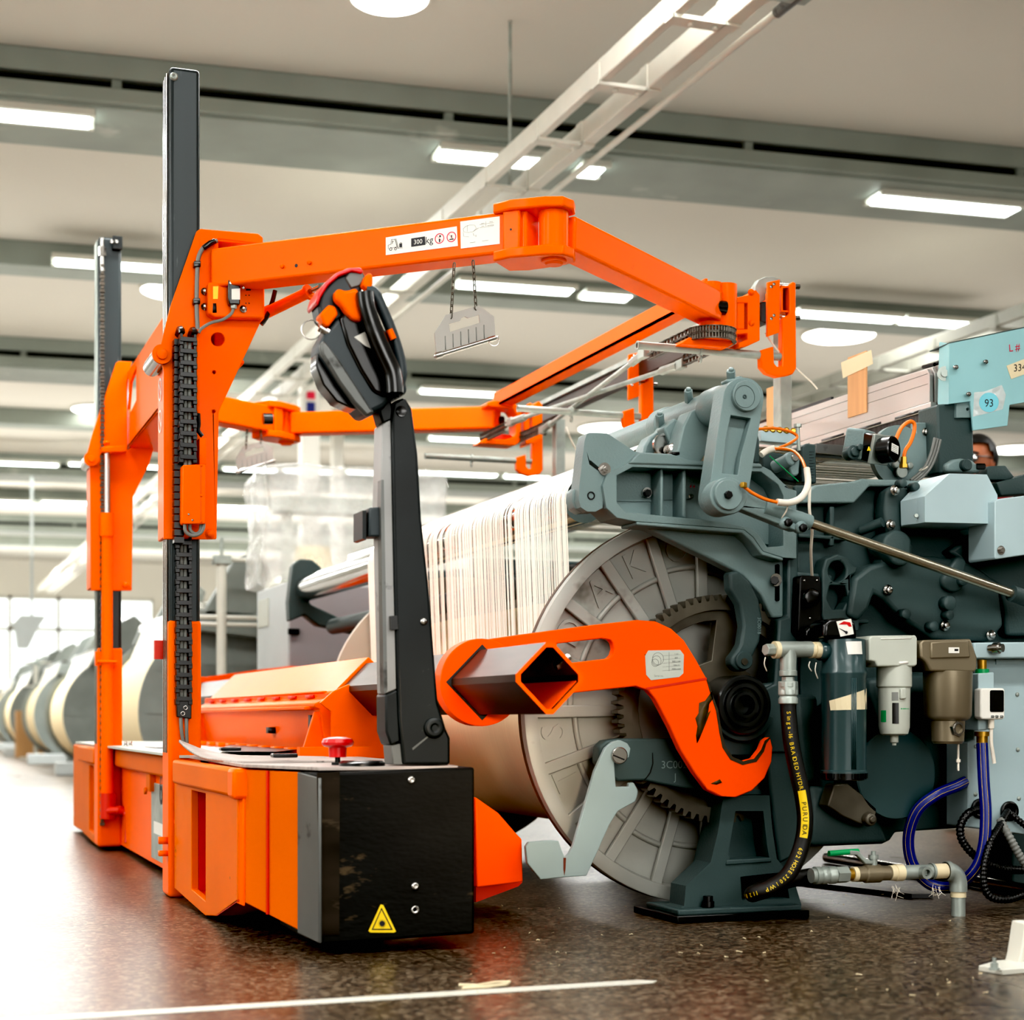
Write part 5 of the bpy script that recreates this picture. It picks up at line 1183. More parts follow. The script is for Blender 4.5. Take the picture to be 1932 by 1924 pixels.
# --- rollers, upright posts, far end
YRN, YRF = 4.22, 7.46
R1, R2 = (1.735, 1.105), (1.965, 1.235)
MB().cyl((R1[0], YRN, R1[1]), (R1[0], YRF, R1[1]), .06, n=48).build('back_rest_roller', CHR, LM)
MB().cyl((R2[0], YRN, R2[1]), (R2[0], YRF, R2[1]), .05, n=40).build('guide_roller', CHR, LM)
MB().cyl((R1[0] + .1, 4.3, .93), (R1[0] + .1, 7.4, .93), .035, n=24).build('cross_shaft', LOOD, LM)
fb = MB().px([(547, 1172), (545, 1135), (553, 1065), (566, 1054), (590, 1056), (606, 1070), (612, 1090), (590, 1100), (580, 1120), (586, 1140), (640, 1165), (700, 1178), (712, 1205), (600, 1180), (575, 1160)], 7.47, .08).build('far_roller_bracket', LOOD, LM, .008)
MB().prism([(2.4, 7.5, .0), (2.7, 7.5, .0), (2.7, 7.5, .9), (3.4, 7.5, .9), (3.4, 7.5, 1.3), (2.3, 7.5, 1.2), (2.3, 7.5, .9)], (0, .1, 0)).build('far_frame', LOOD, LM, .01)
for Y, top, bot, x in ((4.85, 1.80, 1.2, 2.68), (6.83, 1.816, 1.2, 2.68)):
    MB().bx(x, x + .042, Y, Y + .05, bot, top).build('upright_post', GAL, LM, .003)
MB().bx(2.3, 3.3, 4.84, 4.92, 1.14, 1.2).build('cross_rail', LOOD, LM, .004); MB().bx(2.3, 3.3, 6.82, 6.9, 1.14, 1.2).build('cross_rail', LOOD, LM, .004)
MB().bx(2.35, 3.5, 4.3, 7.5, .75, .9).build('breast_beam', LOOD, LM, .01)
MB().bx(3.3, 3.45, 4.3, 7.6, .5, .8).build('front_beam', LOOD, LM, .01)
for y in (4.35, 7.4): MB().bx(3.2, 3.45, y, y + .14, 0, .5).build('front_leg', LOOD, LM, .01)
# linkage cluster by the lever
m = MB(); m.px([(1436, 812), (1508, 818), (1508, 838), (1436, 832)], 4.16, .05); m.build('pawl_tray', LOOL, LM, .002)
m = MB()
for k in range(5): 
    q = PY(1444 + 13 * k, 812 + k, 4.17); m.lathe(q, (-.4, -1, .3), [(0, .009), (.012, .009), (.012, .005)], 10)
m.split('brass_nozzle', BRS, LM)
m = MB(); m.px([(1440, 850), (1475, 855), (1500, 862), (1530, 870), (1530, 915), (1440, 900)], 4.14, .05); m.px([(1513, 842), (1522, 836), (1540, 838), (1541, 912), (1514, 910)], 4.09, .04); lk = m.build('linkage_block', LOOD, LM, .005)
m = MB(); m.cyl(PY(1460, 882, 4.1), PY(1492, 866, 4.05), .018, n=20); m.px(cap((1497, 864), 13, (1500, 890), 8), 4.06, .03); m.build('link_arm', LOOM, lk, .004)
m = MB(); m.lathe(PY(1497, 864, 4.06), (0, -1, 0), [(0, .0115), (.01, .0115), (.012, .009)], 20); m.build('link_pin', STE, lk)
m = MB(); m.cyl(PY(1507, 850, 4.08), PY(1505, 806, 4.08), .0055, n=12); m.lathe(PY(1505, 806, 4.08), (0, 0, 1), [(0, .011), (.009, .011)], 6); m.build('adjusting_screw', GAL, lk)
m = MB()
for k in range(10): m.px([(1527, 852 + k * 5.4), (1536 - (k % 2) * 3, 852 + k * 5.4), (1536 - (k % 2) * 3, 853 + k * 5.4), (1527, 853 + k * 5.4)], 4.0895, .002)
m.split('scale_mark', INK, lk)
MB().px([(1540, 836), (1600, 840), (1600, 862), (1540, 858)], 4.2, .04).build('plain_bar', EDGE, LM, .002)
# ================================================================= WARP BEAM
BX, BZ, BR = 2.05, .545, .523
WB = thing('warp_beam', 'warp beam of cream yarn with large ribbed grey end disc lettered in relief', 'warp beam', (BX, 5.2, 0))
def pol(r, a, y): return Vector((BX + r * math.cos(a), y, BZ + r * math.sin(a)))
def flange_disc(Y, sgn, detail):
    m = MB(); m.lathe((BX, Y, BZ), (0, sgn, 0), [(-.03, .5), (-.03, BR), (.012, BR), (.014, BR - .004), (.014, BR - .036), (-.018, BR - .044), (-.018, .06), (-.018, 0)], 96)
    d = m.build('end_disc', DISC, WB)
    if not detail: return d
    r = MB()
    for k in range(20):
        a = math.radians(1 + 18 * k); c = Vector((math.cos(a), 0, math.sin(a)))
        r.bar(Vector((BX, Y + .004, BZ)) + c * .24, Vector((BX, Y + .004, BZ)) + c * (BR - .03), .032, .014, (0, 1, 0))
    for k in range(20):
        a0 = math.radians(3 + 18 * k); a1 = math.radians(17 + 18 * k)
        r.tube([pol(.385 if k % 2 else .372, a0 + (a1 - a0) * i / 5, Y + .014) for i in range(6)], .0085, 8)
    r.build('disc_ribs', DISC, d, .003)
    L = MB()
    for ch, an in zip('TSUDAKOMA', (205, 188, 170, 152, 134, 117, 99.5, 82, 64)):
        a = math.radians(an); o = Vector((math.cos(a), 0, math.sin(a))); t = Vector((math.sin(a), 0, -math.cos(a)))
        q = MB(); text_into(q, ch, .098, pol(.432, a, Y + .0165), t, o, .0)
        g = bmesh.ops.extrude_face_region(q.bm, geom=q.bm.faces[:]); 
        bmesh.ops.translate(q.bm, verts=[v for v in g['geom'] if isinstance(v, bmesh.types.BMVert)], vec=(0, -.0035, 0))
        bmesh.ops.recalc_face_normals(q.bm, faces=q.bm.faces[:])
        q.build('raised_letter', DISC, d)
    g = MB(); n = 76; po_ = []
    for k in range(n):
        for f, rr in ((.0, .286), (.2, .302), (.5, .302), (.7, .286)): po_.append(pol(rr, 2 * math.pi * (k + f) / n, Y - .11))
    g.prism(po_, (0, .045, 0), [[pol(.262, -2 * math.pi * k / 60, Y - .11) for k in range(60)]]); 
    gg = g.build('ring_gear', GEAR, WB)
    g = MB(); hol = []
    for k in range(5):
        a = math.radians(20 + 72 * k); hol.append([pol(.235, a + math.radians(t), Y - .09) for t in (52, 43, 34, 26, 17, 9, 0)] + [pol(.13, a + math.radians(t), Y - .09) for t in (8, 26, 44)])
    g.prism([pol(.263, 2 * math.pi * k / 60, Y - .09) for k in range(60)], (0, .03, 0), hol); g.build('gear_web', GEAR, gg, .004)
    return d
flange_disc(4.13, -1, True); 
m = MB(); m.lathe((BX, 6.25, BZ), (0, 1, 0), [(-.02, .3), (-.02, BR), (.012, BR), (.012, 0)], 72); m.build('end_disc', mat('pale_beige_disc', (176, 170, 156), .6, var=.05), WB)
MB().lathe((BX, 4.16, BZ), (0, 1, 0), [(0, .357), (2.08, .357)], 96).build('yarn_winding', YARN, WB)
MB().cyl((BX, 3.96, BZ), (BX, 7.95, BZ), .062, n=32).build('beam_axle', GEAR, WB)
m = MB(); m.ringp((BX, 4.146, BZ), (0, 1, 0), .49, BR + .001, .018, 96); m.build('disc_rim', mat('brown_rim', (74, 52, 34), .6, var=.2), WB)
# threads rising from the beam over the rollers
m = MB(); y = 4.19; rnd = random.Random(3)
def strip(y0, y1):
    P = [(1.6945, .56), (1.6735, 1.10)]
    for k in range(1, 7): a = math.radians(180 - 13 * k); P.append((R1[0] + .0615 * math.cos(a), R1[1] + .0615 * math.sin(a)))
    for k in range(4): a = math.radians(118 - 12 * k); P.append((R2[0] + .0515 * math.cos(a), R2[1] + .0515 * math.sin(a)))
    P += [(2.55, 1.262), (2.83, 1.262)]
    A = [m.bm.verts.new((x, y0, z)) for x, z in P]; B = [m.bm.verts.new((x, y1, z)) for x, z in P]
    for i in range(len(P) - 1): m.bm.faces.new((A[i], A[i + 1], B[i + 1], B[i]))
while y < 6.2:
    w = rnd.choice((.003, .004, .006, .01, .016, .026)); g = rnd.choice((.0006, .001, .0015, .002, .003, .005)) if rnd.random() > .08 else rnd.uniform(.008, .026)
    strip(y, min(y + w, 6.215)); y += w + g
ws = m.build('warp_threads', THR, None, kind='stuff', label='sheet of cream warp threads rising from the beam over the chrome roller', cat='yarn')
# ================================================================= HEALD FRAMES AND STRIPS ABOVE THE LOOM
hx = PY(1754, 694, 4.33).x; hz1 = PY(1754, 694, 4.33).z; hz0 = PY(1754, 758, 4.33).z
hlab = ['frontmost heald frame, the wide bare aluminium face with wooden strips taped on', 'second heald frame from the front, only its curved end tip shows', 'third heald frame from the front, end tip behind the aluminium face', 'fourth heald frame from the front, end tip nearer the cyan plate', 'fifth heald frame, dark tip just left of the cyan plate', 'rearmost heald frame, its tip touching the cyan plate']
for i in range(6):
    x = hx + .018 * i; dz = .006 * i
    t = thing('heald_frame', hlab[i], 'heald frame', (x, 6, hz0), 'heald frames in the loom')
    m = MB(); m.prism([(x, 4.33 - .002 * i, hz0), (x, 4.33, hz1 - .02 + dz), (x, 4.345, hz1 + dz), (x, 4.6, hz1 + dz + .006), (x, 7.6, hz1 + dz + .006), (x, 7.6, hz0)], (.012, 0, 0)); m.build('top_bar', ALU, t, .001)
    if i == 0:
        m = MB(); m.bx(x - .0006, x, 4.34, 7.6, hz1 - .016, hz1 - .0145); m.bx(x - .0006, x, 4.34, 7.6, hz1 - .046, hz1 - .045); m.split('groove_line', GCB, t)
        MB().bx(x + .001, x + .011, 4.9, 7.58, hz1 + .007, hz1 + .016).build('black_edge', VBL, t)
        z2 = PY(1754, 768, 4.33).z
        MB().bx(x - .01, x + .012, 4.31, 7.6, z2 - .012, hz0 - .004).build('lower_rail', ALU, t, .002)
        m = MB(); k = 0; yy = 4.36
        while yy < 7.5: m.bx(x - .012, x - .0105, yy, yy + .14, z2 - .010, z2 - .003); yy += .22
        m.split('rail_slot', VBL, t)
        MB().bx(x - .004, x + .008, 4.33, 7.55, z2 - .075, z2 - .014).build('heald_wires', mat('heald_wire_pack', (70, 70, 70), .4, metal=.6, var=.9, scale=60, stretch=(1, 14, .3)), t)
    else:
        MB().cyl((x + .006, 4.34, hz1 + dz + .008), (x + .006, 4.40, hz1 + dz + .012), .006, n=10).build('end_tip', VBL, t)
def strip_thing(px, py0, py1, w, label, taped):
    p = PX(px, py0, hx - .004); q = PX(px, py1, hx - .004); W_ = .047
    t = thing('wooden_strip', label, 'wooden strip', (p.x, p.y, q.z))
    MB().bx(hx - .0045, hx - .0008, p.y - W_ / 2 * w, p.y + W_ / 2 * w, q.z, p.z).build('strip', WOOD, t)
    if taped: 
        m = MB(); m.prism([(hx - .0055, p.y + .04 * w, p.z - .008), (hx - .0055, p.y - .036 * w, p.z - .004), (hx - .0055, p.y - .04 * w, p.z - .05), (hx - .0055, p.y + .035 * w, p.z - .062)], (.0007, 0, 0)); m.build('tape', TAPE, t)
strip_thing(1617, 668, 783, 2.4, 'wooden strip taped across the front of the aluminium heald frame', True)
strip_thing(1460, 728, 815, 2.2, 'second wooden strip, behind the galvanised post at left of heald frames', False)
# cords
MB().tube(smooth([PY(x, y, 4.72) for x, y in ((1444, 628), (1460, 652), (1478, 672), (1510, 702), (1532, 722), (1542, 734))], 6), .0028, 8).build('cord', WCB, label='cream cord hanging from the near frame hook beside the galvanised post', cat='cord')
MB().tube(smooth([PY(x, y, 6.4) for x, y in ((1068, 805), (1080, 835), (1098, 866), (1112, 880))], 6), .003, 8).build('cord', WCB, label='thin cream cord running down from the far galvanised post', cat='cord')
# ================================================================= AIR UNIT, HOSES AND SMALL MACHINERY
YA = 3.78
def vl(mb, cx, prof, Y, n=40):      # upright lathe from px half widths
    y0 = prof[0][0]; p = PY(cx, y0, Y); k = dep(p) / F
    return mb.lathe(p, (0, 0, -1), [((y - y0) * k, w * k) for y, w in prof], n)
def base(cx, y, Y): return PY(cx, y, Y)
# tall dark filter with gauge
t = thing('air_filter', 'tall dark grey-green cylindrical air filter with a dial on top and tape round it', 'air filter', base(1592, 1470, YA))
m = vl(MB(), 1592, [(1205, 30), (1207, 40), (1262, 41.5), (1268, 44), (1272, 44), (1276, 42), (1452, 42), (1454, 44), (1458, 44)], YA); body = m.build('filter_body', TEAL, t)
m = MB(); k = dep(PY(1592, 1300, YA)) / F; c = PY(1592, 1300, YA)
for a in (-100, -95, -90): 
    x = c.x + 42.3 * k * math.cos(math.radians(a)); y = c.y + 42.3 * k * math.sin(math.radians(a)); m.cyl((x, y, PY(1592, 1450, YA).z), (x, y, PY(1592, 1280, YA).z), .0022, n=8)
m.split('moulded_rib', TEAL, body)
m = vl(MB(), 1592, [(1454, 40), (1456, 43), (1470, 42), (1472, 36)], YA); e = m.build('drain_ring', DPL, t)
m = MB()
for k2 in range(22):
    a = 2 * math.pi * k2 / 22; m.box(PY(1592, 1463, YA) + Vector((43 * k * math.cos(a), 43 * k * math.sin(a), 0)), (.004, .004, 10 * k), a)
m.build('grip_teeth', BLK, e)
h = MB(); h.prism([PY(x, y, YA - .04) for x, y in ((1554, 1203), (1556, 1176), (1566, 1167), (1594, 1165), (1614, 1172), (1619, 1205))], (0, .08, 0)); hd = h.build('gauge_housing', DPL, t, .008, 3)
m = MB(); m.px([(1578, 1172), (1606, 1167), (1611, 1196), (1586, 1201)], YA - .0415, .001); dl = m.build('gauge_dial', WHT, hd)
m = MB(); m.px([(1582, 1178), (1592, 1172), (1604, 1174), (1607, 1182), (1602, 1182), (1598, 1178), (1590, 1178)], YA - .0421, .0004); m.build('red_zone', REDB, dl)
m = MB(); m.px([(1582, 1184), (1599, 1192), (1598, 1195), (1593, 1192)], YA - .0424, .0004); m.lathe(PY(1597, 1193, YA - .0424), (0, -1, 0), [(0, .004), (.002, .003)], 12); m.build('needle', INK, dl)
c_ = PY(1592, 1220, YA)
def wrap(cx, pts, r_px, Y, mm, name, par_):   # a label laid on the front of an upright cylinder
    k = dep(PY(cx, 1300, Y)) / F; R = r_px * k; C0 = PY(cx, 1300, Y); m = MB(); N_ = 8
    (xa, ya), (xb, yb), (xc, yc), (xd, yd) = pts   # tl tr br bl
    def P(x, y):
        s = max(-.98, min(.98, (x - cx) / r_px)); ph = math.asin(s); dx = R * math.sin(ph); dy = -R * math.cos(ph)
        # rotate so that it faces the viewer
        q = C0 + Vector((dx * CA + dy * SA * .9, dy * CA - dx * SA * .9, 0)); q.z = PY(cx, y, Y).z; return q
    for i in range(N_):
        u0, u1 = i / N_, (i + 1) / N_
        T0 = (xa + (xb - xa) * u0, ya + (yb - ya) * u0); T1 = (xa + (xb - xa) * u1, ya + (yb - ya) * u1)
        B0 = (xd + (xc - xd) * u0, yd + (yc - yd) * u0); B1 = (xd + (xc - xd) * u1, yd + (yc - yd) * u1)
        m.quad(P(*B0), P(*B1), P(*T1), P(*T0))
    return m.build(name, mm, par_)
wrap(1592, [(1586, 1212), (1618, 1211), (1620, 1235), (1590, 1236)], 42.5, YA, WHT, 'rating_label', body)
wrap(1592, [(1558, 1322), (1632, 1299), (1636, 1338), (1560, 1340)], 43.0, YA, TAPE, 'paper_tape', body)
m = MB(); m.cyl(PY(1628, 1228, YA), PY(1650, 1228, YA), .022); m.cyl(PY(1545, 1228, YA), PY(1560, 1228, YA), .024); m.split('filter_port', TEAL, t)
# small light filter
t = thing('small_air_filter', 'small light grey air filter with a slotted bowl guard, between the dark and bronze filters', 'air filter', base(1690, 1400, YA))
m = MB(); m.px([(1640, 1204), (1645, 1199), (1728, 1198), (1731, 1204), (1731, 1254), (1726, 1257), (1656, 1257), (1652, 1248), (1640, 1246)], YA - .045, .09); hd = m.build('filter_head', LGP, t, .004, 3)
m = MB(); m.px([(1662, 1204), (1720, 1203), (1720, 1205), (1662, 1206)], YA - .0462, .002); m.px([(1697, 1248), (1714, 1247), (1714, 1252), (1697, 1253)], YA - .0462, .002); m.split('head_detail', WHT, hd)
m = vl(MB(), 1687, [(1256, 33), (1295, 33), (1298, 30), (1372, 29), (1384, 26), (1387, 20), (1387, 8), (1400, 8), (1402, 4), (1406, 4)], YA); bw = m.build('bowl_guard', LGP, t)
wrap(1687, [(1675, 1306), (1687, 1306), (1687, 1322), (1675, 1322)], 30.4, YA, GCB, 'window', bw)
wrap(1687, [(1676, 1326), (1688, 1326), (1688, 1365), (1676, 1365)], 30.4, YA, VBL, 'window', bw)
m = MB(); m.px([(1700, 1298), (1710, 1297), (1711, 1318), (1700, 1319)], YA - .048, .02); m.build('lock_button', LGP, bw, .003)
wrap(1687, [(1659, 1340), (1666, 1340), (1666, 1362), (1659, 1362)], 29.8, YA, GRN, 'green_marking', bw)
wrap(1687, [(1692, 1336), (1714, 1336), (1714, 1338), (1692, 1338)], 29.8, YA, GRN, 'green_marking', bw)
# bronze mist separator
t = thing('mist_separator', 'bronze-grey air filter bowl with a brass-rimmed sight glass, beside the pale cabinet', 'air filter', base(1790, 1405, YA))
m = MB(); m.px([(1736, 1212), (1742, 1207), (1832, 1205), (1844, 1240), (1844, 1262), (1838, 1268), (1757, 1266), (1748, 1248), (1738, 1240)], YA - .05, .10); hd = m.build('filter_head', BRNZ, t, .005, 3)
m = MB(); m.px([(1757, 1211), (1827, 1208), (1831, 1240), (1757, 1242)], YA - .055, .01); m.build('cap_plate', BRNZ, hd, .003)
m = MB(); m.px([(1790, 1221), (1810, 1221), (1810, 1232), (1790, 1232)], YA - .0562, .001); lb_ = m.build('rating_label', WHT, hd)
m = MB(); m.px([(1801, 1224), (1808, 1224), (1808, 1228), (1801, 1228)], YA - .0567, .0004); m.build('print', INK, lb_)
m = vl(MB(), 1788, [(1266, 46), (1350, 44), (1356, 40), (1360, 32), (1398, 30), (1403, 26), (1403, 0)], YA); bw = m.build('bowl', BRNZ, t)
c = PY(1806, 1375, YA - .044)
m = MB(); m.ringp(c + Vector((0, .012, 0)), (.15, -1, 0), .015, .021, .014, 6); m.ringp(c + Vector((0, .012, 0)), (.15, -1, 0), .0125, .016, .017, 28); sg = m.build('sight_glass_rim', STE, bw)
m = MB(); m.lathe(c + Vector((0, .01, 0)), (.15, -1, 0), [(0, .0125), (.004, .0125)], 24); m.build('sight_glass', VBL, sg)
m = MB(); m.cyl(PY(1808, 1404, YA), PY(1808, 1432, YA), .003, n=10); m.lathe(PY(1808, 1432, YA), (0, 0, -1), [(0, .006), (.008, .006), (.008, .003), (.03, .003)], 12); m.build('drain_tube', WCB, t)
# steel fittings along the top
t = thing('pipe_tee', 'galvanised pipe tee with a plug, left of the tall dark filter, hose hanging below', 'pipe fitting', base(1485, 1290, YA))
m = MB(); m.cyl(PY(1462, 1225, YA), PY(1530, 1225, YA), .0205, n=28); m.lathe(PY(1487, 1226, YA), (0, 0, -1), [(0, .0215), (.052, .0205), (.052, .0225), (.066, .0225)], 28); te = m.build('tee_body', GAL, t, .002)
m = MB(); m.lathe(PY(1468, 1226, YA), (-1, 0, 0), [(0, .022), (.012, .022)], 24); m.build('thread_tape', TAPE, t)
m = MB(); m.hexb(PY(1459, 1226, YA), (-1, -.2, 0), .016, .026); m.build('hex_plug', GAL, t, .002)
m = MB(); m.lathe(PY(1528, 1226, YA), (1, 0, 0), [(0, .021), (.006, .021), (.006, .018), (.012, .018), (.012, .021), (.03, .021)], 24); m.build('thread_tape', TAPE, t)
m = MB()
for px, py, L in ((1444, 1240, 26), (1540, 1250, 30), (1528, 1248, 18)): m.tube(smooth([PY(px, py, YA - .02), PY(px - 2, py + L * .5, YA - .025), PY(px + 3, py + L, YA - .02)], 4), .0015, 6)
m.split('loose_fibre', WCB, t)
m = MB(); m.lathe(PY(1487, 1276, YA), (0, 0, -1), [(0, .017), (.012, .017), (.012, .026), (.046, .026), (.046, .021), (.05, .021)], 6); m.build('hex_nut', GAL, t, .002)
def conn(x0, x1, y, name, label):
    t = thing('pipe_nipple', label, 'pipe fitting', PY((x0 + x1) / 2, y, YA)); a = PY(x0, y, YA); b = PY(x1, y, YA); b = Vector((b.x, a.y, a.z))
    d = b - a
    MB().lathe(a, d, [(0, .015), (d.length, .015)], 20).build('pipe', BRS, t); MB().lathe(a + d * .1, d, [(0, .019), (d.length * .35, .019)], 24).build('thread_tape', TAPE, t)
    MB().lathe(a + d * .45, d, [(0, .0215), (d.length * .25, .0215)], 6).build('hex_collar', GAL, t, .001)
    MB().lathe(a + d * .72, d, [(0, .018), (d.length * .22, .018)], 24).build('thread_tape', TAPE, t)
conn(1648, 1672, 1228, '', 'taped pipe nipple joining the tall dark filter to the small light filter')
conn(1730, 1742, 1225, '', 'short brass nipple joining the small light filter to the bronze one')
# pressure switch and manifold
t = thing('pressure_switch', 'white digital pressure switch with dark screen on a pale manifold block', 'pressure switch', PY(1868, 1380, YA))
m = MB(); m.px([(1846, 1270), (1876, 1268), (1877, 1375), (1846, 1378)], YA, .06); m.build('manifold_block', LOOL, t, .003)
m = MB(); m.lathe(PY(1853, 1245, YA + .02), (0, 0, -1), [(0, .012), (.028, .012)], 20); m.build('brass_fitting', BRS, t)
m = MB(); m.lathe(PY(1853, 1262, YA + .02), (0, 0, -1), [(0, .018), (.012, .018)], 24); m.build('green_ring', GRN, t)
m = MB(); m.px([(1850, 1300), (1856, 1298), (1894, 1298), (1896, 1302), (1896, 1354), (1892, 1357), (1854, 1357), (1850, 1353)], YA - .03, .03); sw = m.build('switch_body', WHT, t, .004, 3)
m = MB(); m.px(rrect(1868, 1302, 1894, 1343, 3), YA - .031, .002); m.build('screen', VBL, sw)
m = MB()
for x in (1873, 1881, 1890): m.px(rrect(x - 3, 1349, x + 3, 1354, 1.5), YA - .0312, .002)
m.split('button', GCB, sw)
m = MB(); m.cyl(PY(1870, 1357, YA - .015), PY(1870, 1374, YA - .015), .008, n=14); m.tube(smooth([PY(x, y, YA - .015) for x, y in ((1870, 1372), (1870, 1400), (1873, 1420), (1876, 1440))], 5), .005, 10); m.build('switch_lead', WCB, sw)
m = MB(); m.lathe(PY(1853, 1380, YA + .02), (0, 0, -1), [(0, .02), (.012, .02), (.012, .015), (.03, .015)], 20); m.build('hose_tail', BRS, t)
# pale cabinet
t = thing('control_cabinet', 'pale grey sheet-metal cabinet at the right edge with cable holes', 'cabinet', PY(1880, 1590, 3.86))
m = MB(); m.px([(1838, 1240), (2060, 1232), (2060, 1590), (1826, 1560), (1826, 1400), (1838, 1395)], 3.86, .10); cb = m.build('cabinet_body', LOOL, t, .003)
m = MB(); m.px([(1838, 1212), (2060, 1210), (2060, 1240), (1838, 1242)], 3.80, .16); m.build('top_rail', LOOL, t, .004)
m = MB(); m.px([(1880, 1244), (1927, 1243), (1928, 1252), (1880, 1253)], 3.855, .01); m.build('folded_edge', LOOL, cb)
m = MB()
for px, py in ((1912, 1246), (1919, 1310), (1920, 1414), (1922, 1506), (1841, 1408), (1840, 1498)): m.lathe(PY(px, py, 3.86), (0, -1, 0), [(0, .006), (.002, .006), (.004, .003)], 14)
m.split('screw', GAL, cb)
m = MB(); m.lathe(PY(1866, 1223, 3.80), (.5, -1, 0), [(0, .010), (.014, .010), (.014, .015), (.03, .015), (.03, .011), (.04, .011)], 20); m.build('quick_coupler', STE, t)
m = MB()
for px, py, ry in ((1903, 1530, 30), (1848, 1525, 26)): m.ringp(PY(px, py, 3.858), (0, -1, 0), .016, .027, .008, 28); m.lathe(PY(px, py, 3.858), (0, -1, 0), [(0, .016), (.001, .016)], 20)
m.split('grommet', VBL, cb)
# black braided hose
HP = [(1487, 1318), (1488, 1350), (1493, 1400), (1503, 1450), (1514, 1500), (1519, 1550), (1511, 1600), (1488, 1648), (1455, 1674), (1428, 1684)]
HY = [3.78, 3.78, 3.775, 3.77, 3.765, 3.76, 3.76, 3.75, 3.74, 3.76]
hp = smooth([PY(x, y, Y) for (x, y), Y in zip(HP, HY)] + [PY(1420, 1686, 3.80), PY(1440, 1676, 3.84), PY(1490, 1660, 3.86), PY(1530, 1652, 3.86)], 10)
HR = .0205
t = thing('hydraulic_hose', 'black braided rubber hose with yellow printing, curving from the tee to the floor pipe', 'hose', PY(1487, 1318, 3.78))
hs_ = MB().tube(hp, HR, 20).build('hose', RUB, t)
m = MB(); m.lathe(PY(1487, 1285, 3.78), (0, 0, -1), [(0, .021), (.004, .024), (.014, .024), (.018, .021), (.024, .0245), (.034, .0245), (.038, .021), (.044, .0245), (.056, .0245), (.058, .020)], 28); m.build('crimped_ferrule', GAL, t)
# printing on the hose
def along(f):
    x = f * (len(hp) - 1); i = min(int(x), len(hp) - 2); u = x - i
    return hp[i].lerp(hp[i + 1], u), (hp[i + 1] - hp[i]).normalized()
cum = [0]
for a, b in zip(hp, hp[1:]): cum.append(cum[-1] + (b - a).length)
def at_s(s):
    for i in range(len(hp) - 1):
        if cum[i + 1] >= s: return hp[i].lerp(hp[i + 1], (s - cum[i]) / (cum[i + 1] - cum[i])), (hp[i + 1] - hp[i]).normalized()
    return hp[-1], (hp[-1] - hp[-2]).normalized()
def print_on(mb, s0, txt, size, pitch, off=.0006):
    s = s0
    for ch in txt:
        if ch != ' ':
            p, tg = at_s(s); view = (Vector((0, 0, HC)) - p).normalized(); nrm = (view - tg * view.dot(tg)).normalized(); yd = nrm.cross(tg).normalized()
            text_into(mb, ch, size, p + nrm * (HR + off), tg, yd, 0)
        s += pitch * (.5 if ch in "I1i- " else 1)
    return s
m = MB(); s1 = print_on(m, .035, 'Singa-16 BRAIDED HYDRAULIC', .0145, .0112); m.build('yellow_lettering', YEL, hs_); m = MB()
def s_of(py):
    for i, q in enumerate(hp):
        if q.z <= HC + (Y0 - py) / F * dep(q): return cum[i]
    return cum[-1]
sA, sB = s_of(1487), s_of(1578)
print_on(m, s_of(1600), '602 HOSE 2501 WP 112Bar', .0145, .0112); m.build('yellow_lettering', YEL, hs_)
m = MB(); N_ = 16
rows = []
for k in range(N_ + 1):
    p, tg = at_s(sA + (sB - sA) * k / N_); view = (Vector((0, 0, HC)) - p).normalized(); nrm = (view - tg * view.dot(tg)).normalized(); yd = nrm.cross(tg).normalized()
    rows.append([p + (nrm * math.cos(a) + yd * math.sin(a)) * (HR + .0004) for a in [math.radians(-28 + 56 * j / 6) for j in range(7)]])
for A, B in zip(rows, rows[1:]):
    for j in range(6): m.quad(A[j], A[j + 1], B[j + 1], B[j])
m.build('yellow_band', YEL, hs_)
m = MB(); print_on(m, sA + (sB - sA) * .28, 'PURUIDA', .0165, .0135, .0012); m.build('black_lettering', INK, hs_)
# floor pipe
t = thing('floor_pipe', 'galvanised floor pipe run with ball valve, elbow and green lever handle', 'pipe', PY(1808, 1758, 3.80))
z = PY(1600, 1651, YA).z; Yq = 3.80
def hx_(px): return PY(px, 1651, Yq)
def seg(prof, name, mm, n=24):
    x0 = hx_(prof[0][0]); m = MB(); m.lathe((x0.x, Yq, z), (1, 0, 0), [(hx_(q).x - x0.x, r) for q, r in prof], n); return m.build(name, mm, t)
seg([(1530, .019), (1537, .019), (1537, .023), (1545, .023), (1548, .020), (1551, .023), (1558, .023), (1561, .020), (1564, .023), (1574, .023)], 'crimped_ferrule', GAL)
seg([(1576, .022), (1598, .022)], 'hex_nut', GAL, 6)
seg([(1598, .015), (1610, .015)], 'brass_tail', BRS)
seg([(1608, .019), (1618, .019)], 'thread_tape', TAPE)
vb = seg([(1616, .020), (1630, .020), (1632, .024), (1658, .024), (1660, .019), (1676, .019)], 'ball_valve', BRNZ)
seg([(1678, .020), (1690, .020)], 'thread_tape', TAPE); seg([(1688, .022), (1702, .022)], 'thread_tape', TAPE)
seg([(1702, .019), (1756, .019), (1756, .022), (1760, .022)], 'pipe_socket', GAL); seg([(1756, .020), (1786, .020)], 'thread_tape', TAPE)
q = hx_(1735); m = MB(); m.ringp((q.x, Yq - .014, z), (0, -1, 0), .009, .016, .022, 24); m.lathe((q.x, Yq - .014, z), (0, -1, 0), [(0, .009), (.012, .009)], 4); m.build('side_outlet', GAL, t)
a = hx_(1784); e = PY(1808, 1700, Yq); pts = [Vector((a.x, Yq, z))] + [Vector((e.x - .036 + .036 * math.sin(u), Yq, z - .036 + .036 * math.cos(u))) for u in [math.pi / 2 * k / 8 for k in range(9)]] + [Vector((e.x, Yq, z - .055))]
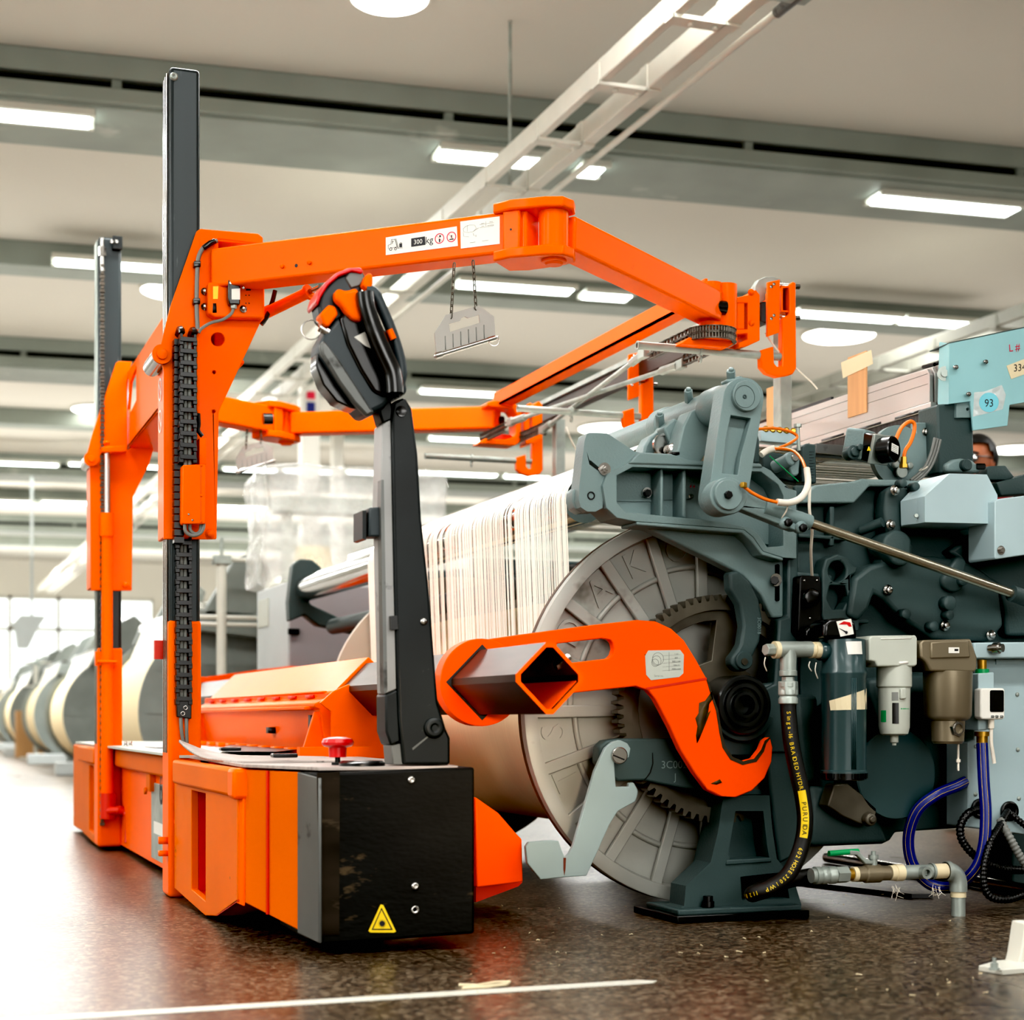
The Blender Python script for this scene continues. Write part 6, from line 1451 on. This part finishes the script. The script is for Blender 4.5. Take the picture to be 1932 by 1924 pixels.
m = MB(); m.tube(pts, .0235, 24); m.lathe((a.x, Yq, z), (1, 0, 0), [(0, .026), (.012, .026)], 24); m.build('elbow', GAL, t)
m = MB(); m.cyl((e.x, Yq, 0), (e.x, Yq, z - .05), .0185, n=24); m.build('riser', GAL, t)
m = MB(); m.ringp((e.x, Yq, z - .07), (0, 0, 1), .018, .0205, .016, 24); m.build('thread_tape', TAPE, t)
m = MB(); m.lathe((hx_(1648).x, Yq, z + .022), (0, 0, 1), [(0, .010), (.016, .010), (.016, .013), (.026, .013), (.026, .006), (.036, .006)], 14); m.build('valve_stem', GAL, vb)
m = MB(); m.px([(1604, 1604), (1620, 1605), (1636, 1622), (1652, 1624), (1652, 1630), (1634, 1630), (1617, 1613), (1604, 1612)], Yq - .008, .016); m.build('lever', GAL, vb, .002)
m = MB(); m.tube([PY(1564, 1610, Yq), PY(1600, 1607, Yq), PY(1619, 1606, Yq)], .0075, 12); m.build('green_grip', GRN, vb)
for px, py in ((1690, 1690), (1765, 1690)):
    m = MB(); q = PY(px, py - 14, Yq - .018); rnd = random.Random(px)
    for k in range(9): 
        a = q + Vector((rnd.uniform(-.014, .014), 0, rnd.uniform(0, .012))); m.tube([a, a + Vector((rnd.uniform(-.01, .01), rnd.uniform(-.01, .005), rnd.uniform(-.02, -.01))), a + Vector((rnd.uniform(-.015, .015), rnd.uniform(-.012, .005), rnd.uniform(-.035, -.012)))], .0006, 4)
    tag(m.build('lint_tuft', WCB, t), kind='stuff')
# blue hose and corrugated conduits
bp_ = [(1853, 1402, 3.79), (1856, 1470, 3.78), (1860, 1540, 3.77), (1855, 1600, 3.77), (1838, 1642, 3.79), (1800, 1672, 3.85), (1755, 1668, 3.89), (1722, 1630, 3.90), (1714, 1580, 3.89), (1730, 1530, 3.86), (1765, 1500, 3.84), (1806, 1482, 3.86), (1830, 1470, 3.89)]
P_ = smooth([PY(*q) for q in bp_], 8)
t = thing('blue_hose', 'blue air hose with thin yellow stripes looping under the pressure switch', 'hose', PY(1853, 1402, 3.79))
bh = MB().tube(P_, .0155, 16).build('hose', BLUE, t)
m = MB()
for sgn in (-.35, .5):
    Q = []
    for i, p in enumerate(P_):
        tg = (P_[min(i + 1, len(P_) - 1)] - P_[max(i - 1, 0)]).normalized(); vw = (Vector((0, 0, HC)) - p).normalized(); n_ = (vw - tg * vw.dot(tg)).normalized(); yd = n_.cross(tg)
        Q.append(p + (n_ * math.cos(sgn) + yd * math.sin(sgn)) * .0153)
    m.tube(Q, .0005, 6)
m.split('yellow_stripe', YEL, bh)
def corr(pts, r, mm, label):
    P = smooth([PY(*q) for q in pts], 14); L = [0]
    for a, b in zip(P, P[1:]): L.append(L[-1] + (b - a).length)
    out = []; st = .0026; s = 0; i = 0; rr = []
    while s < L[-1]:
        while L[i + 1] < s: i += 1
        out.append(P[i].lerp(P[i + 1], (s - L[i]) / (L[i + 1] - L[i]))); rr.append(r if (len(rr) // 2) % 2 else r * .84); s += st
    return MB().tube(out, rr, 12).build('corrugated_conduit', mm, None, ang=60, label=label, cat='conduit')
corr([(1902, 1530, 3.84), (1885, 1560, 3.79), (1868, 1590, 3.75), (1856, 1640, 3.74), (1862, 1685, 3.74), (1890, 1697, 3.74), (1925, 1690, 3.75), (1990, 1660, 3.78)], .0105, VBL, 'black corrugated conduit leaving the upper cabinet grommet and hanging lowest')
corr([(1850, 1525, 3.85), (1826, 1535, 3.83), (1812, 1560, 3.83), (1818, 1590, 3.83), (1850, 1622, 3.82), (1900, 1640, 3.83), (1990, 1640, 3.84)], .0115, VBL, 'thick black corrugated conduit looping behind the blue hose')
corr([(1886, 1545, 3.81), (1905, 1580, 3.78), (1935, 1630, 3.77), (1990, 1690, 3.77)], .0115, GCB, 'grey corrugated conduit slanting down to the right edge')
corr([(1904, 1532, 3.85), (1925, 1550, 3.84), (1960, 1575, 3.84), (2000, 1600, 3.85)], .0095, VBL, 'short black corrugated conduit beside the grey one at the right edge')
# servo motor with orange cables
t = thing('servo_motor', 'black servo motor with a white label in front of the round grey guard', 'motor', PY(1660, 890, 4.05))
Dm = Vector((.55, -1, .02)).normalized(); o = PY(1638, 846, 4.02)
m = MB(); m.bar(PY(1602, 838, 4.09), PY(1640, 842, 4.04), .075, .085); mb_ = m.build('gear_housing', LOOM, t, .008, 3)
m = MB(); m.bar(PY(1636, 842, 4.045), PY(1662, 848, 3.99), .06, .075); m.build('motor_body', DPL, t, .004)
m = MB(); m.bar(PY(1658, 848, 4.0), PY(1663, 849, 3.99), .066, .08); m.build('motor_flange', GAL, t, .002)
m = MB(); m.lathe(PY(1664, 850, 3.99), Dm, [(0, .036), (.035, .036), (.038, .033)], 32); mc = m.build('end_cap', DPL, t)
c = PY(1664, 850, 3.99) + Dm * .0386; xr = Vector((1, .55, 0)).normalized(); up = Vector((0, 0, 1))
m = MB(); R_ = Matrix.Rotation(math.radians(-8), 3, Dm); xr2 = R_ @ xr; up2 = R_ @ up
m.prism([c + xr2 * -.018 + up2 * -.010, c + xr2 * .02 + up2 * -.010, c + xr2 * .02 + up2 * .012, c + xr2 * -.018 + up2 * .012], Dm * .0004); rl = m.build('rating_label', WHT, mc)
m = MB()
for k in range(4): m.prism([c + Dm * .0006 + xr2 * -.015 + up2 * (.008 - .005 * k), c + Dm * .0006 + xr2 * .014 + up2 * (.008 - .005 * k), c + Dm * .0006 + xr2 * .014 + up2 * (.0068 - .005 * k), c + Dm * .0006 + xr2 * -.015 + up2 * (.0068 - .005 * k)], Dm * .0002)
m.split('print', GCB, rl)
m = MB(); m.px([(1637, 850), (1643, 850), (1640, 842)], 3.985, .004); m.build('hazard_triangle', YEL, t)
m = MB(); m.lathe(PY(1690, 862, 4.13), (0, -1, 0), [(0, wr(1690, 58, 4.13)), (.02, wr(1690, 58, 4.13)), (.02, wr(1690, 34, 4.13)), (.03, wr(1690, 32, 4.13)), (.03, 0)], 44); m.build('round_guard', LOOM, t)
m = MB()
for px, py in ((1688, 877), (1714, 879), (1698, 868)): m.lathe(PY(px, py, 4.09), (0, -1, 0), [(0, .010), (.01, .010), (.012, .006)], 14)
m.split('guard_bolt', GAL, t)
m = MB(); m.lathe(PY(1700, 890, 4.09), (0, -1, 0), [(0, .017), (.006, .017)], 24); m.build('guard_hub', GAL, t)
m = MB(); m.lathe(PY(1600, 856, 4.06), (0, -1, 0), [(0, .02), (.03, .02), (.03, .012), (.04, .012)], 14); m.lathe(PY(1617, 845, 4.03), (0, -1, 0), [(0, .010), (.02, .010)], 6); m.split('motor_clamp', LOOD, t, .002)
oc = thing('servo_cable', 'orange cable looping up from the black servo motor', 'cable', PY(1690, 830, 4.02))
MB().tube(smooth([PY(x, y, 4.0) for x, y in ((1690, 830), (1700, 808), (1714, 796), (1724, 798), (1725, 812), (1718, 834), (1708, 850), (1705, 865))], 8), .0055, 10).build('cable', ORC, oc)
m = MB(); m.lathe(PY(1705, 862, 4.0), (0, 0, -1), [(0, .009), (.02, .009), (.02, .012), (.03, .012)], 6); m.build('connector', BRS, oc)
gc = thing('cable_bundle', 'bundle of grey cables running down beside the post with the cyan plate', 'cable', PY(1720, 903, 4.08))
m = MB()
for k in range(3): m.tube(smooth([PY(x + 5 * k, y + 1.5 * k, 4.07) for x, y in ((1764, 826), (1758, 850), (1748, 875), (1735, 892), (1718, 906))], 6), .0045, 8)
m.split('cable', GCB, gc)
MB().torus(PY(1742, 884, 4.07), (.5, 0, -.8), .012, .002, 16, 6).build('cable_tie', WCB, gc)
# cables round the levers
sc_ = thing('sensor_cable', 'orange sensor cable in a white sleeve looped from the connecting rod up past the linkage', 'cable', PY(1400, 915, 3.74))
m = MB(); m.tube(smooth([PY(*q) for q in ((1397, 913, 3.74), (1420, 930, 3.735), (1445, 942, 3.735), (1470, 948, 3.735))], 6), .0042, 8); m.tube(smooth([PY(*q) for q in ((1520, 885, 3.80), (1512, 866, 3.85), (1495, 850, 3.92), (1465, 846, 3.96), (1450, 848, 3.98))], 6), .0042, 8); m.split('cable', ORC, sc_)
MB().tube(smooth([PY(*q) for q in ((1466, 947, 3.735), (1490, 948, 3.74), (1512, 938, 3.76), (1524, 915, 3.78), (1522, 884, 3.80))], 8), .0085, 12).build('white_sleeve', WCB, sc_)
MB().tube(smooth([PY(*q) for q in ((1436, 858, 3.97), (1448, 850, 3.97), (1462, 846, 3.96))], 5), .0085, 12).build('white_sleeve', WCB, sc_)
m = MB(); m.box(PY(1403, 915, 3.735), (.014, .012, .014), .4); m.build('connector', BRS, sc_, .002)
MB().tube(smooth([PY(*q) for q in ((1422, 810, 4.0), (1460, 808, 4.02), (1490, 814, 4.04), (1504, 824, 4.04), (1490, 836, 4.0), (1462, 848, 3.97))], 8), .004, 8).build('orange_cable', ORC, None, label='thin orange cable looping over the brass nozzles behind the rocker lever', cat='cable')
MB().tube(smooth([PY(*q) for q in ((1528, 918, 3.82), (1527, 960, 3.82), (1532, 1000, 3.84), (1530, 1040, 3.87), (1532, 1086, 3.94))], 8), .004, 8).build('white_cord', WCB, None, label='off-white cord hanging down to the black oil valve', cat='cord')
MB().tube([PY(1452, 860, 3.96), PY(1480, 885, 3.96), PY(1506, 908, 3.98)], .0016, 6).build('green_wire', GRN, None, label='thin straight green wire in front of the linkage', cat='wire')
# ================================================================= FLOOR ITEMS
a = PZ(150, 1918, .0); b = PZ(1222, 1852, .0)
d = (b - a).normalized(); n = Vector((-d.y, d.x, 0)) * .024
MB().prism([a - d * .3 - n + EZ * .0005, b - n + EZ * .0005, b + d * .02 + EZ * .0005, b - d * .01 + n + EZ * .0005, a - d * .3 + n + EZ * .0005], (0, 0, .0008)).build('floor_tape', WHP, None, label='long white tape line stuck on the dark terrazzo floor', cat='tape')
m = MB(); P_ = [PZ(x, y, .003) for x, y in ((866, 1858), (900, 1859), (935, 1853), (962, 1852), (955, 1857), (915, 1862), (872, 1864))]; m.tube(P_, .0035, 6); m.build('yarn_scrap', TAPE, None, label='crumpled strip of cream paper lying just behind the floor tape', cat='scrap')
rnd = random.Random(11); m = MB()
for k in range(60):
    px = rnd.uniform(860, 1880); py = rnd.uniform(1660, 1880); p = PZ(px, py, .002); s_ = rnd.uniform(.001, .003)
    if abs(px - 1400) < 140 and py < 1750: continue
    m.tube([p, p + Vector((rnd.uniform(-s_, s_) * 2, rnd.uniform(-s_, s_) * 2, .002)), p + Vector((rnd.uniform(-s_, s_) * 4, rnd.uniform(-s_, s_) * 4, 0))], rnd.uniform(.0005, .0013), 5)
m.build('floor_lint', TAPE, None, label='specks of pale lint scattered over the floor near the loom', cat='lint', kind='stuff')
t = thing('floor_bracket', 'white machine foot plate bolted to the floor at the lower right edge', 'machine foot', PZ(1900, 1835, 0))
m = MB(); m.prism([PZ(1846, 1832, 0), PZ(1892, 1840, 0), PZ(2010, 1830, 0), PZ(2010, 1815, 0), PZ(1880, 1822, 0)], (0, 0, .012)); m.build('foot_plate', WHP, t, .002)
m = MB(); m.px([(1921, 1824), (1927, 1800), (1936, 1740), (2010, 1740), (2010, 1822)], PZ(1930, 1826, 0).y, .05); m.build('leg', WHP, t, .004)
m = MB(); m.lathe(PZ(1876, 1829, .012), (0, 0, 1), [(0, .011), (.003, .011), (.003, .0075), (.014, .0075), (.014, .004), (.024, .004)], 12); m.build('anchor_bolt', GAL, t)
m = MB(); m.prism([PZ(1500, 1668, .001), PZ(1720, 1694, .001), PZ(1760, 1694, .001), PZ(1540, 1664, .001)], (0, 0, .012)); m.build('floor_channel', VBL, None, label='dark cable channel on the floor behind the galvanised pipe', cat='channel')
m = MB(); m.cyl(PZ(1560, 1617, .02) , PZ(1980, 1685, .02), .018, n=16); m.build('floor_conduit', STE, None, label='bright steel conduit lying on the floor beneath the loom', cat='conduit')
# ================================================================= BACKGROUND MACHINES
t = thing('machine_cabinet', 'pale grey machine cabinet with dark front and small lock, behind the tube shroud', 'cabinet', (2.1, 8.2, 0))
m = MB(); m.bx(1.741, 2.6, 7.92, 8.65, 0, 1.17); m.build('cabinet_body', CAB, t, .006)
MB().bx(1.75, 2.6, 7.905, 7.92, .02, 1.15).build('front_door', mat('mauve_grey_door', (150, 144, 146), .5, var=.03), t, .003)
MB().bx(1.735, 1.79, 7.88, 7.9, .915, .945).build('door_lock', VBL, t, .003)
MB().bx(1.736, 1.741, 8.35, 8.6, .98, 1.12).build('vent_panel', LGP, t, .003)
# plastic-wrapped yarn feeder
t = thing('wrapped_machine', 'yarn feeder cabinet wrapped in clear crumpled plastic film, above the grey cabinet', 'wrapped machine', (2.2, 8.9, 1.2))
pa = PY(500, 1060, 8.75); pb = PY(842, 890, 8.75)
m = MB(); x0, x1 = pa.x, pb.x; rnd = random.Random(5)
def skin(x0, x1, y0, y1, z0, z1, N=9, amp=.03):
    g = {}
    def V(x, y, z):
        k = (round(x, 3), round(y, 3), round(z, 3))
        if k not in g: g[k] = m.bm.verts.new((x + rnd.uniform(-amp, amp), y + rnd.uniform(-amp, amp), z + rnd.uniform(-amp, amp)))
        return g[k]
    L = lambda a, b, i: a + (b - a) * i / N
    for i in range(N):
        for j in range(N):
            for f in (lambda u, v: (L(x0, x1, u), y0, L(z0, z1, v)), lambda u, v: (L(x0, x1, u), y1, L(z0, z1, v)), lambda u, v: (x0, L(y0, y1, u), L(z0, z1, v)), lambda u, v: (x1, L(y0, y1, u), L(z0, z1, v)), lambda u, v: (L(x0, x1, u), L(y0, y1, v), z1)):
                m.bm.faces.new([V(*f(i, j)), V(*f(i + 1, j)), V(*f(i + 1, j + 1)), V(*f(i, j + 1))])
skin(x0, x1, 8.7, 9.3, 1.22, pb.z)
bmesh.ops.remove_doubles(m.bm, verts=m.bm.verts, dist=1e-4); bmesh.ops.recalc_face_normals(m.bm, faces=m.bm.faces[:])
m.build('plastic_film', FILM, t, ang=80, sub=1)
m = MB(); m.bx(x0 + .12, x1 - .1, 8.82, 9.2, 1.2, 1.24); m.bx(x0 + .12, x1 - .1, 8.95, 9.15, pb.z - .22, pb.z - .14); m.bx(x0 + .15, x0 + .2, 9.0, 9.05, 1.24, pb.z - .2); m.bx(x1 - .2, x1 - .15, 9.0, 9.05, 1.24, pb.z - .2); m.build('feeder_frame', LGP, t)
for k in range(2):
    MB().lathe((x0 + .3 + .32 * k, 8.95, 1.24), (0, 0, 1), [(0, .12), (.2, .09), (.2, 0)], 24).build('yarn_cone', YARN, t)
# background looms
def bloom(Y, label, X=1.82, first=None, s=1.0):
    if first is None:
        t = thing('background_loom', label, 'loom', (X, Y, 0), 'looms in the row behind')
        m = MB(); m.lathe((X, Y, .56), (0, 1, 0), [(0, .495), (1.9, .495)], 64); m.build('yarn_winding', YARN, t)
        for y in (Y - .02, Y + 1.92):
            m = MB(); m.lathe((X, y - .03, .56), (0, 1, 0), [(0, .45), (0, .54), (.03, .54), (.03, .45)], 64); m.lathe((X, y - .005, .56), (0, 1, 0), [(0, .46), (.01, .46)], 48)
            for k in range(12):
                a = math.pi * 2 * k / 12; c = Vector((math.cos(a), 0, math.sin(a))); m.bar(Vector((X, y - .02, .56)) + c * .14, Vector((X, y - .02, .56)) + c * .5, .03, .03, (0, 1, 0))
            m.lathe((X, y - .06, .56), (0, 1, 0), [(0, .06), (0, .15), (.06, .15)], 32); m.build('end_disc', BGD, t)
        fr = MB(); 
        for y in (Y - .16, Y + 2.05):
            fr = MB(); fr.prism([(X + .1, y, 0), (X + .3, y, 0), (X + .45, y, .5), (X + 1.5, y, .5), (X + 1.5, y, 1.1), (X + .9, y, 1.35), (X + .5, y, 1.3), (X + .2, y, 1.12), (X - .25, y, 1.14), (X - .3, y, 1.02), (X + .1, y, .98), (X + .35, y, .8), (X + .22, y, .4)], (0, .09, 0)); f = fr.build('side_frame', BGD, t, .01)
            q = MB(); q.prism([(X - .2, y, 1.1), (X + .1, y, 1.1), (X + .2, y, 1.4), (X + .1, y, 1.48), (X - .02, y, 1.42)], (0, .12, 0)); q.build('rocker', BGD, f, .01)
        m = MB(); m.cyl((X - .2, Y - .1, 1.12), (X - .2, Y + 2.1, 1.12), .06); m.build('back_rest_roller', CHR, t)
        m = MB(); m.prism([(X - .49, Y + .02, .56), (X - .26, Y + .02, 1.12), (X + .6, Y + .02, 1.3), (X + .6, Y + .02, 1.29), (X - .25, Y + .02, 1.1)], (0, 1.85, 0)); m.build('yarn_sheet', THR, t)
        m = MB(); m.bx(X - .62, X - .2, Y - .3, Y - .12, 0, .12); m.build('base_block', CAB, t, .01)
        for k, (yy, zz) in enumerate(((Y + .3, .9), (Y + .34, 1.05), (Y + .2, .7))): MB().tube(smooth([(X + .35, yy - .4, zz), (X + .45, yy - .45, zz - .15), (X + .7, yy - .45, zz - .1), (X + 1.0, yy - .4, zz + .05)], 6), .03, 8).build('pipe', GAL, t)
        return t
    c = copy_tree(first); c.location = (X, Y, 0); c['label'] = label; return c
b0 = bloom(9.75, 'nearest background loom, cream beam seen between the two masts')
bloom(16.2, 'second background loom, dark ribbed disc just left of the far mast', 1.98, b0)
bloom(20.0, 'third background loom along the left, dark disc next to the cardboard box', 2.0, b0)
bloom(24.4, 'fourth background loom along the left, blurred disc by the left edge', 2.0, b0)
bloom(29.0, 'farthest background loom at the left edge of the view', 2.05, b0)
def stand(px, py0, Y, label, arms):
    p = PY(px, py0, Y); t = thing('light_stand', label, 'stand', (p.x, p.y, 0))
    MB().cyl((p.x, p.y, 0), (p.x, p.y, p.z), .028, n=14).build('pole', WHP, t)
    MB().bx(p.x - .2, p.x + .2, p.y - .03, p.y + .03, 0, .03).build('base', WHP, t)
    for dz, w in arms: MB().cyl((p.x - w, p.y, p.z - dz), (p.x + w, p.y, p.z - dz), .012, n=8).build('cross_arm', WHP, t)
    MB().cyl((p.x, p.y, p.z - .02), (p.x, p.y, p.z + .12), .01, n=8).build('tip', GAL, t)
    MB().bx(p.x - .05, p.x + .05, p.y - .04, p.y + .04, p.z - .03, p.z + .02).build('clamp', GAL, t, .005)
stand(418, 1055, 9.36, 'pale pole stand with crossbars between near mast and grey cabinet', ((.0, .3), (.32, .25), (.36, .25)))
stand(68, 1250, 22.4, 'pale pole stand among the blurred looms at far left', ((.0, .2), (.3, .15)))
for (px, py, w, h, Y, lab) in ((58, 1395, .36, .62, 23.2, 'cardboard box on the floor among the blurred looms at left'), (462, 1400, .36, .4, 8.74, 'cardboard box behind the orange tube shroud')):
    p = PY(px, py, Y); t = thing('cardboard_box', lab, 'box', (p.x, p.y, 0), 'cardboard boxes')
    MB().bx(p.x - w / 2, p.x + w / 2, p.y, p.y + w, 0, h).build('carton', CARD, t, .004); MB().bx(p.x - .03, p.x + .03, p.y - .002, p.y + w, h * .7, h + .002).build('packing_tape', TAPE, t)
t = thing('hanging_hood', 'pale angular hood hanging in front of the far left window', 'hood', PY(45, 1200, 24))
m = MB(); m.px([(22, 1178), (40, 1160), (88, 1162), (72, 1185), (54, 1222), (34, 1222), (30, 1190)], 24, .3); m.build('hood', CAB, t); MB().cyl(PY(60, 1165, 24.1), PY(60, 900, 24.1), .02, n=8).build('hanger', CAB, t)
# ================================================================= PERSON
t = PD(1848, 1000, 8.0); px_, py_ = t.x, t.y
pr = thing('person', 'person with black hair and glasses in a dark red shirt, standing behind the loom', 'person', (px_, py_, 0))
def skinned(name, verts, edges, radii, mm, parent, lev=2):
    me = bpy.data.meshes.new(name); me.from_pydata(verts, edges, []); o = bpy.data.objects.new(name, me); COL.objects.link(o)
    sk = o.modifiers.new('Skin', 'SKIN'); ss = o.modifiers.new('Sub', 'SUBSURF'); ss.levels = lev; ss.render_levels = lev
    for v, r in zip(me.skin_vertices[0].data, radii): v.radius = r if isinstance(r, tuple) else (r, r)
    me.skin_vertices[0].data[0].use_root = True
    dg = bpy.context.evaluated_depsgraph_get(); m2 = bpy.data.meshes.new_from_object(o.evaluated_get(dg)); bpy.data.objects.remove(o)
    for p in m2.polygons: p.use_smooth = True
    q = bpy.data.objects.new(name, m2); COL.objects.link(q); m2.materials.clear(); m2.materials.append(mm); par(q, parent); return q
fw = Vector((-.86, -.50, 0)); rt = Vector((fw.y, -fw.x, 0)) * 1.0   # facing over the loom towards the camera
HT = PY(1848, 824, py_).z
def B(f, r, z): return tuple(Vector((px_, py_, 0)) + fw * f + rt * r + EZ * z)
sc0 = HT / 1.78
Vv = [B(0, 0, .95), B(0, 0, 1.12), B(0, 0, 1.32), B(0, 0, 1.46), B(.01, 0, 1.54), B(.03, 0, 1.62)]
Ee = [(0, 1), (1, 2), (2, 3), (3, 4), (4, 5)]; Rr = [.14, .13, .15, .12, .055, .05]
for s in (-1, 1):
    i = len(Vv); Vv += [B(0, s * .17, 1.42), B(.04, s * .22, 1.18), B(.22, s * .18, 1.02), B(.28, s * .17, 1.01)]; Ee += [(3, i), (i, i + 1), (i + 1, i + 2), (i + 2, i + 3)]; Rr += [.06, .048, .036, .032]
    for f in range(5):
        j = len(Vv); a = (f - 2) * .018; Vv += [B(.34, s * (.17) + a, 1.0), B(.37 - abs(f - 2) * .006, s * .17 + a * 1.1, .985)]; Ee += [(i + 3, j), (j, j + 1)]; Rr += [.009, .008]
    i = len(Vv); Vv += [B(0, s * .09, .88), B(.02, s * .10, .5), B(-.01, s * .10, .09), B(.14, s * .11, .045)]; Ee += [(0, i), (i, i + 1), (i + 1, i + 2), (i + 2, i + 3)]; Rr += [.09, .062, .045, .04]
Vv = [(v[0], v[1], v[2] * sc0) for v in Vv]
body = skinned('body', Vv, Ee, Rr, SKIN, pr)
tv = [tuple(Vector(v)) for v in [B(0, 0, .9 * sc0), B(0, 0, 1.12 * sc0), B(0, 0, 1.32 * sc0), B(0, 0, 1.47 * sc0), B(0, 0, 1.52 * sc0)] + [B(0, s * .17, 1.43 * sc0) for s in (-1, 1)] + [B(.03, s * .22, 1.24 * sc0) for s in (-1, 1)]]
skinned('shirt', tv, [(0, 1), (1, 2), (2, 3), (3, 4), (3, 5), (3, 6), (5, 7), (6, 8)], [.165, .15, .17, .135, .075, .075, .075, .065, .065], SHIRT, pr)
tv = [B(0, 0, .95 * sc0)] + [B(.0, s * .09, .86 * sc0) for s in (-1, 1)] + [B(.02, s * .10, .5 * sc0) for s in (-1, 1)] + [B(-.01, s * .10, .1 * sc0) for s in (-1, 1)]
skinned('trousers', tv, [(0, 1), (0, 2), (1, 3), (2, 4), (3, 5), (4, 6)], [.155, .11, .11, .08, .08, .065, .065], PANT, pr)
hc = Vector(B(.035, 0, HT - .125))
RM = Matrix((fw, rt, EZ)).transposed()
hd = MB().ball(hc, .108, (.93, .74, 1.12), 32, RM)
for v in hd.bm.verts:
    l = RM.transposed() @ (v.co - hc)
    if l.z < -.03: 
        k = 1 - .32 * min(1, (-.03 - l.z) / .09); l.y *= k; l.x = l.x * (.5 + .5 * k) + .012 * (1 - k) / .32
    if l.x > .05: l.x *= .95
    v.co = hc + RM @ l
hdo = hd.build('head', SKIN, body)
def fp(f, r, z): return hc + RM @ Vector((f, r, z))
m = MB(); m.tube([fp(.098, 0, .012), fp(.112, 0, -.012), fp(.122, 0, -.03)], [.009, .012, .015], 12); m.ball(fp(.112, 0, -.034), .015, (1, 1.15, .8)); m.build('nose', SKIN, hdo)
mouth_m = mat('lips', (150, 78, 70), .5)
MB().ball(fp(.092, 0, -.068), .02, (.5, 1.1, .32), 16, RM).build('mouth', mouth_m, hdo)
for s in (-1, 1):
    MB().ball(fp(.086, s * .032, .008), .0125, (.7, 1.1, .7), 16, RM).build('eye', WHT, hdo); MB().ball(fp(.0945, s * .032, .008), .0055).build('iris', INK, hdo)
    MB().ball(fp(-.005, s * .080, -.01), .028, (.6, .35, 1.1), 16, RM).build('ear', SKIN, hdo)
    MB().tube([fp(.098, s * .012, .03), fp(.097, s * .032, .036), fp(.085, s * .052, .028)], .0045, 8).build('eyebrow', HAIR, hdo)
m = MB()
for s in (-1, 1):
    m.tube([fp(.110 + .0 * a, s * .034 + .024 * math.cos(a), .006 + .018 * math.sin(a)) for a in [2 * math.pi * k / 18 for k in range(18)]], .0028, 8, True); m.tube([fp(.108, s * .058, .012), fp(.05, s * .083, .014), fp(-.005, s * .085, .012)], .0026, 8)
m.tube([fp(.111, -.011, .01), fp(.113, 0, .013), fp(.111, .011, .01)], .0024, 8); gl = m.build('glasses', VBL, pr)
m = MB()
for s in (-1, 1): m.lathe(fp(.109, s * .034, .006), fw, [(0, .023), (.0012, .023)], 20)
m.split('lens', CHR, gl)
hr = MB().ball(hc + RM @ Vector((-.012, 0, .022)), .116, (.98, .80, 1.0), 32, RM)
bmesh.ops.delete(hr.bm, geom=[v for v in hr.bm.verts if (lambda l: (l.x > .045 and l.z < .062) or (l.z < -.045) or (abs(l.y) > .05 and l.x > .02 and l.z < .03))(RM.transposed() @ (v.co - hc))], context='VERTS')
hr.build('hair', HAIR, body)
SC.cycles.max_bounces = 5; SC.cycles.diffuse_bounces = 3; SC.cycles.glossy_bounces = 2; SC.cycles.transmission_bounces = 2; SC.cycles.transparent_max_bounces = 6
SC.cycles.caustics_reflective = False; SC.cycles.caustics_refractive = False
SC.cycles.use_light_tree = False
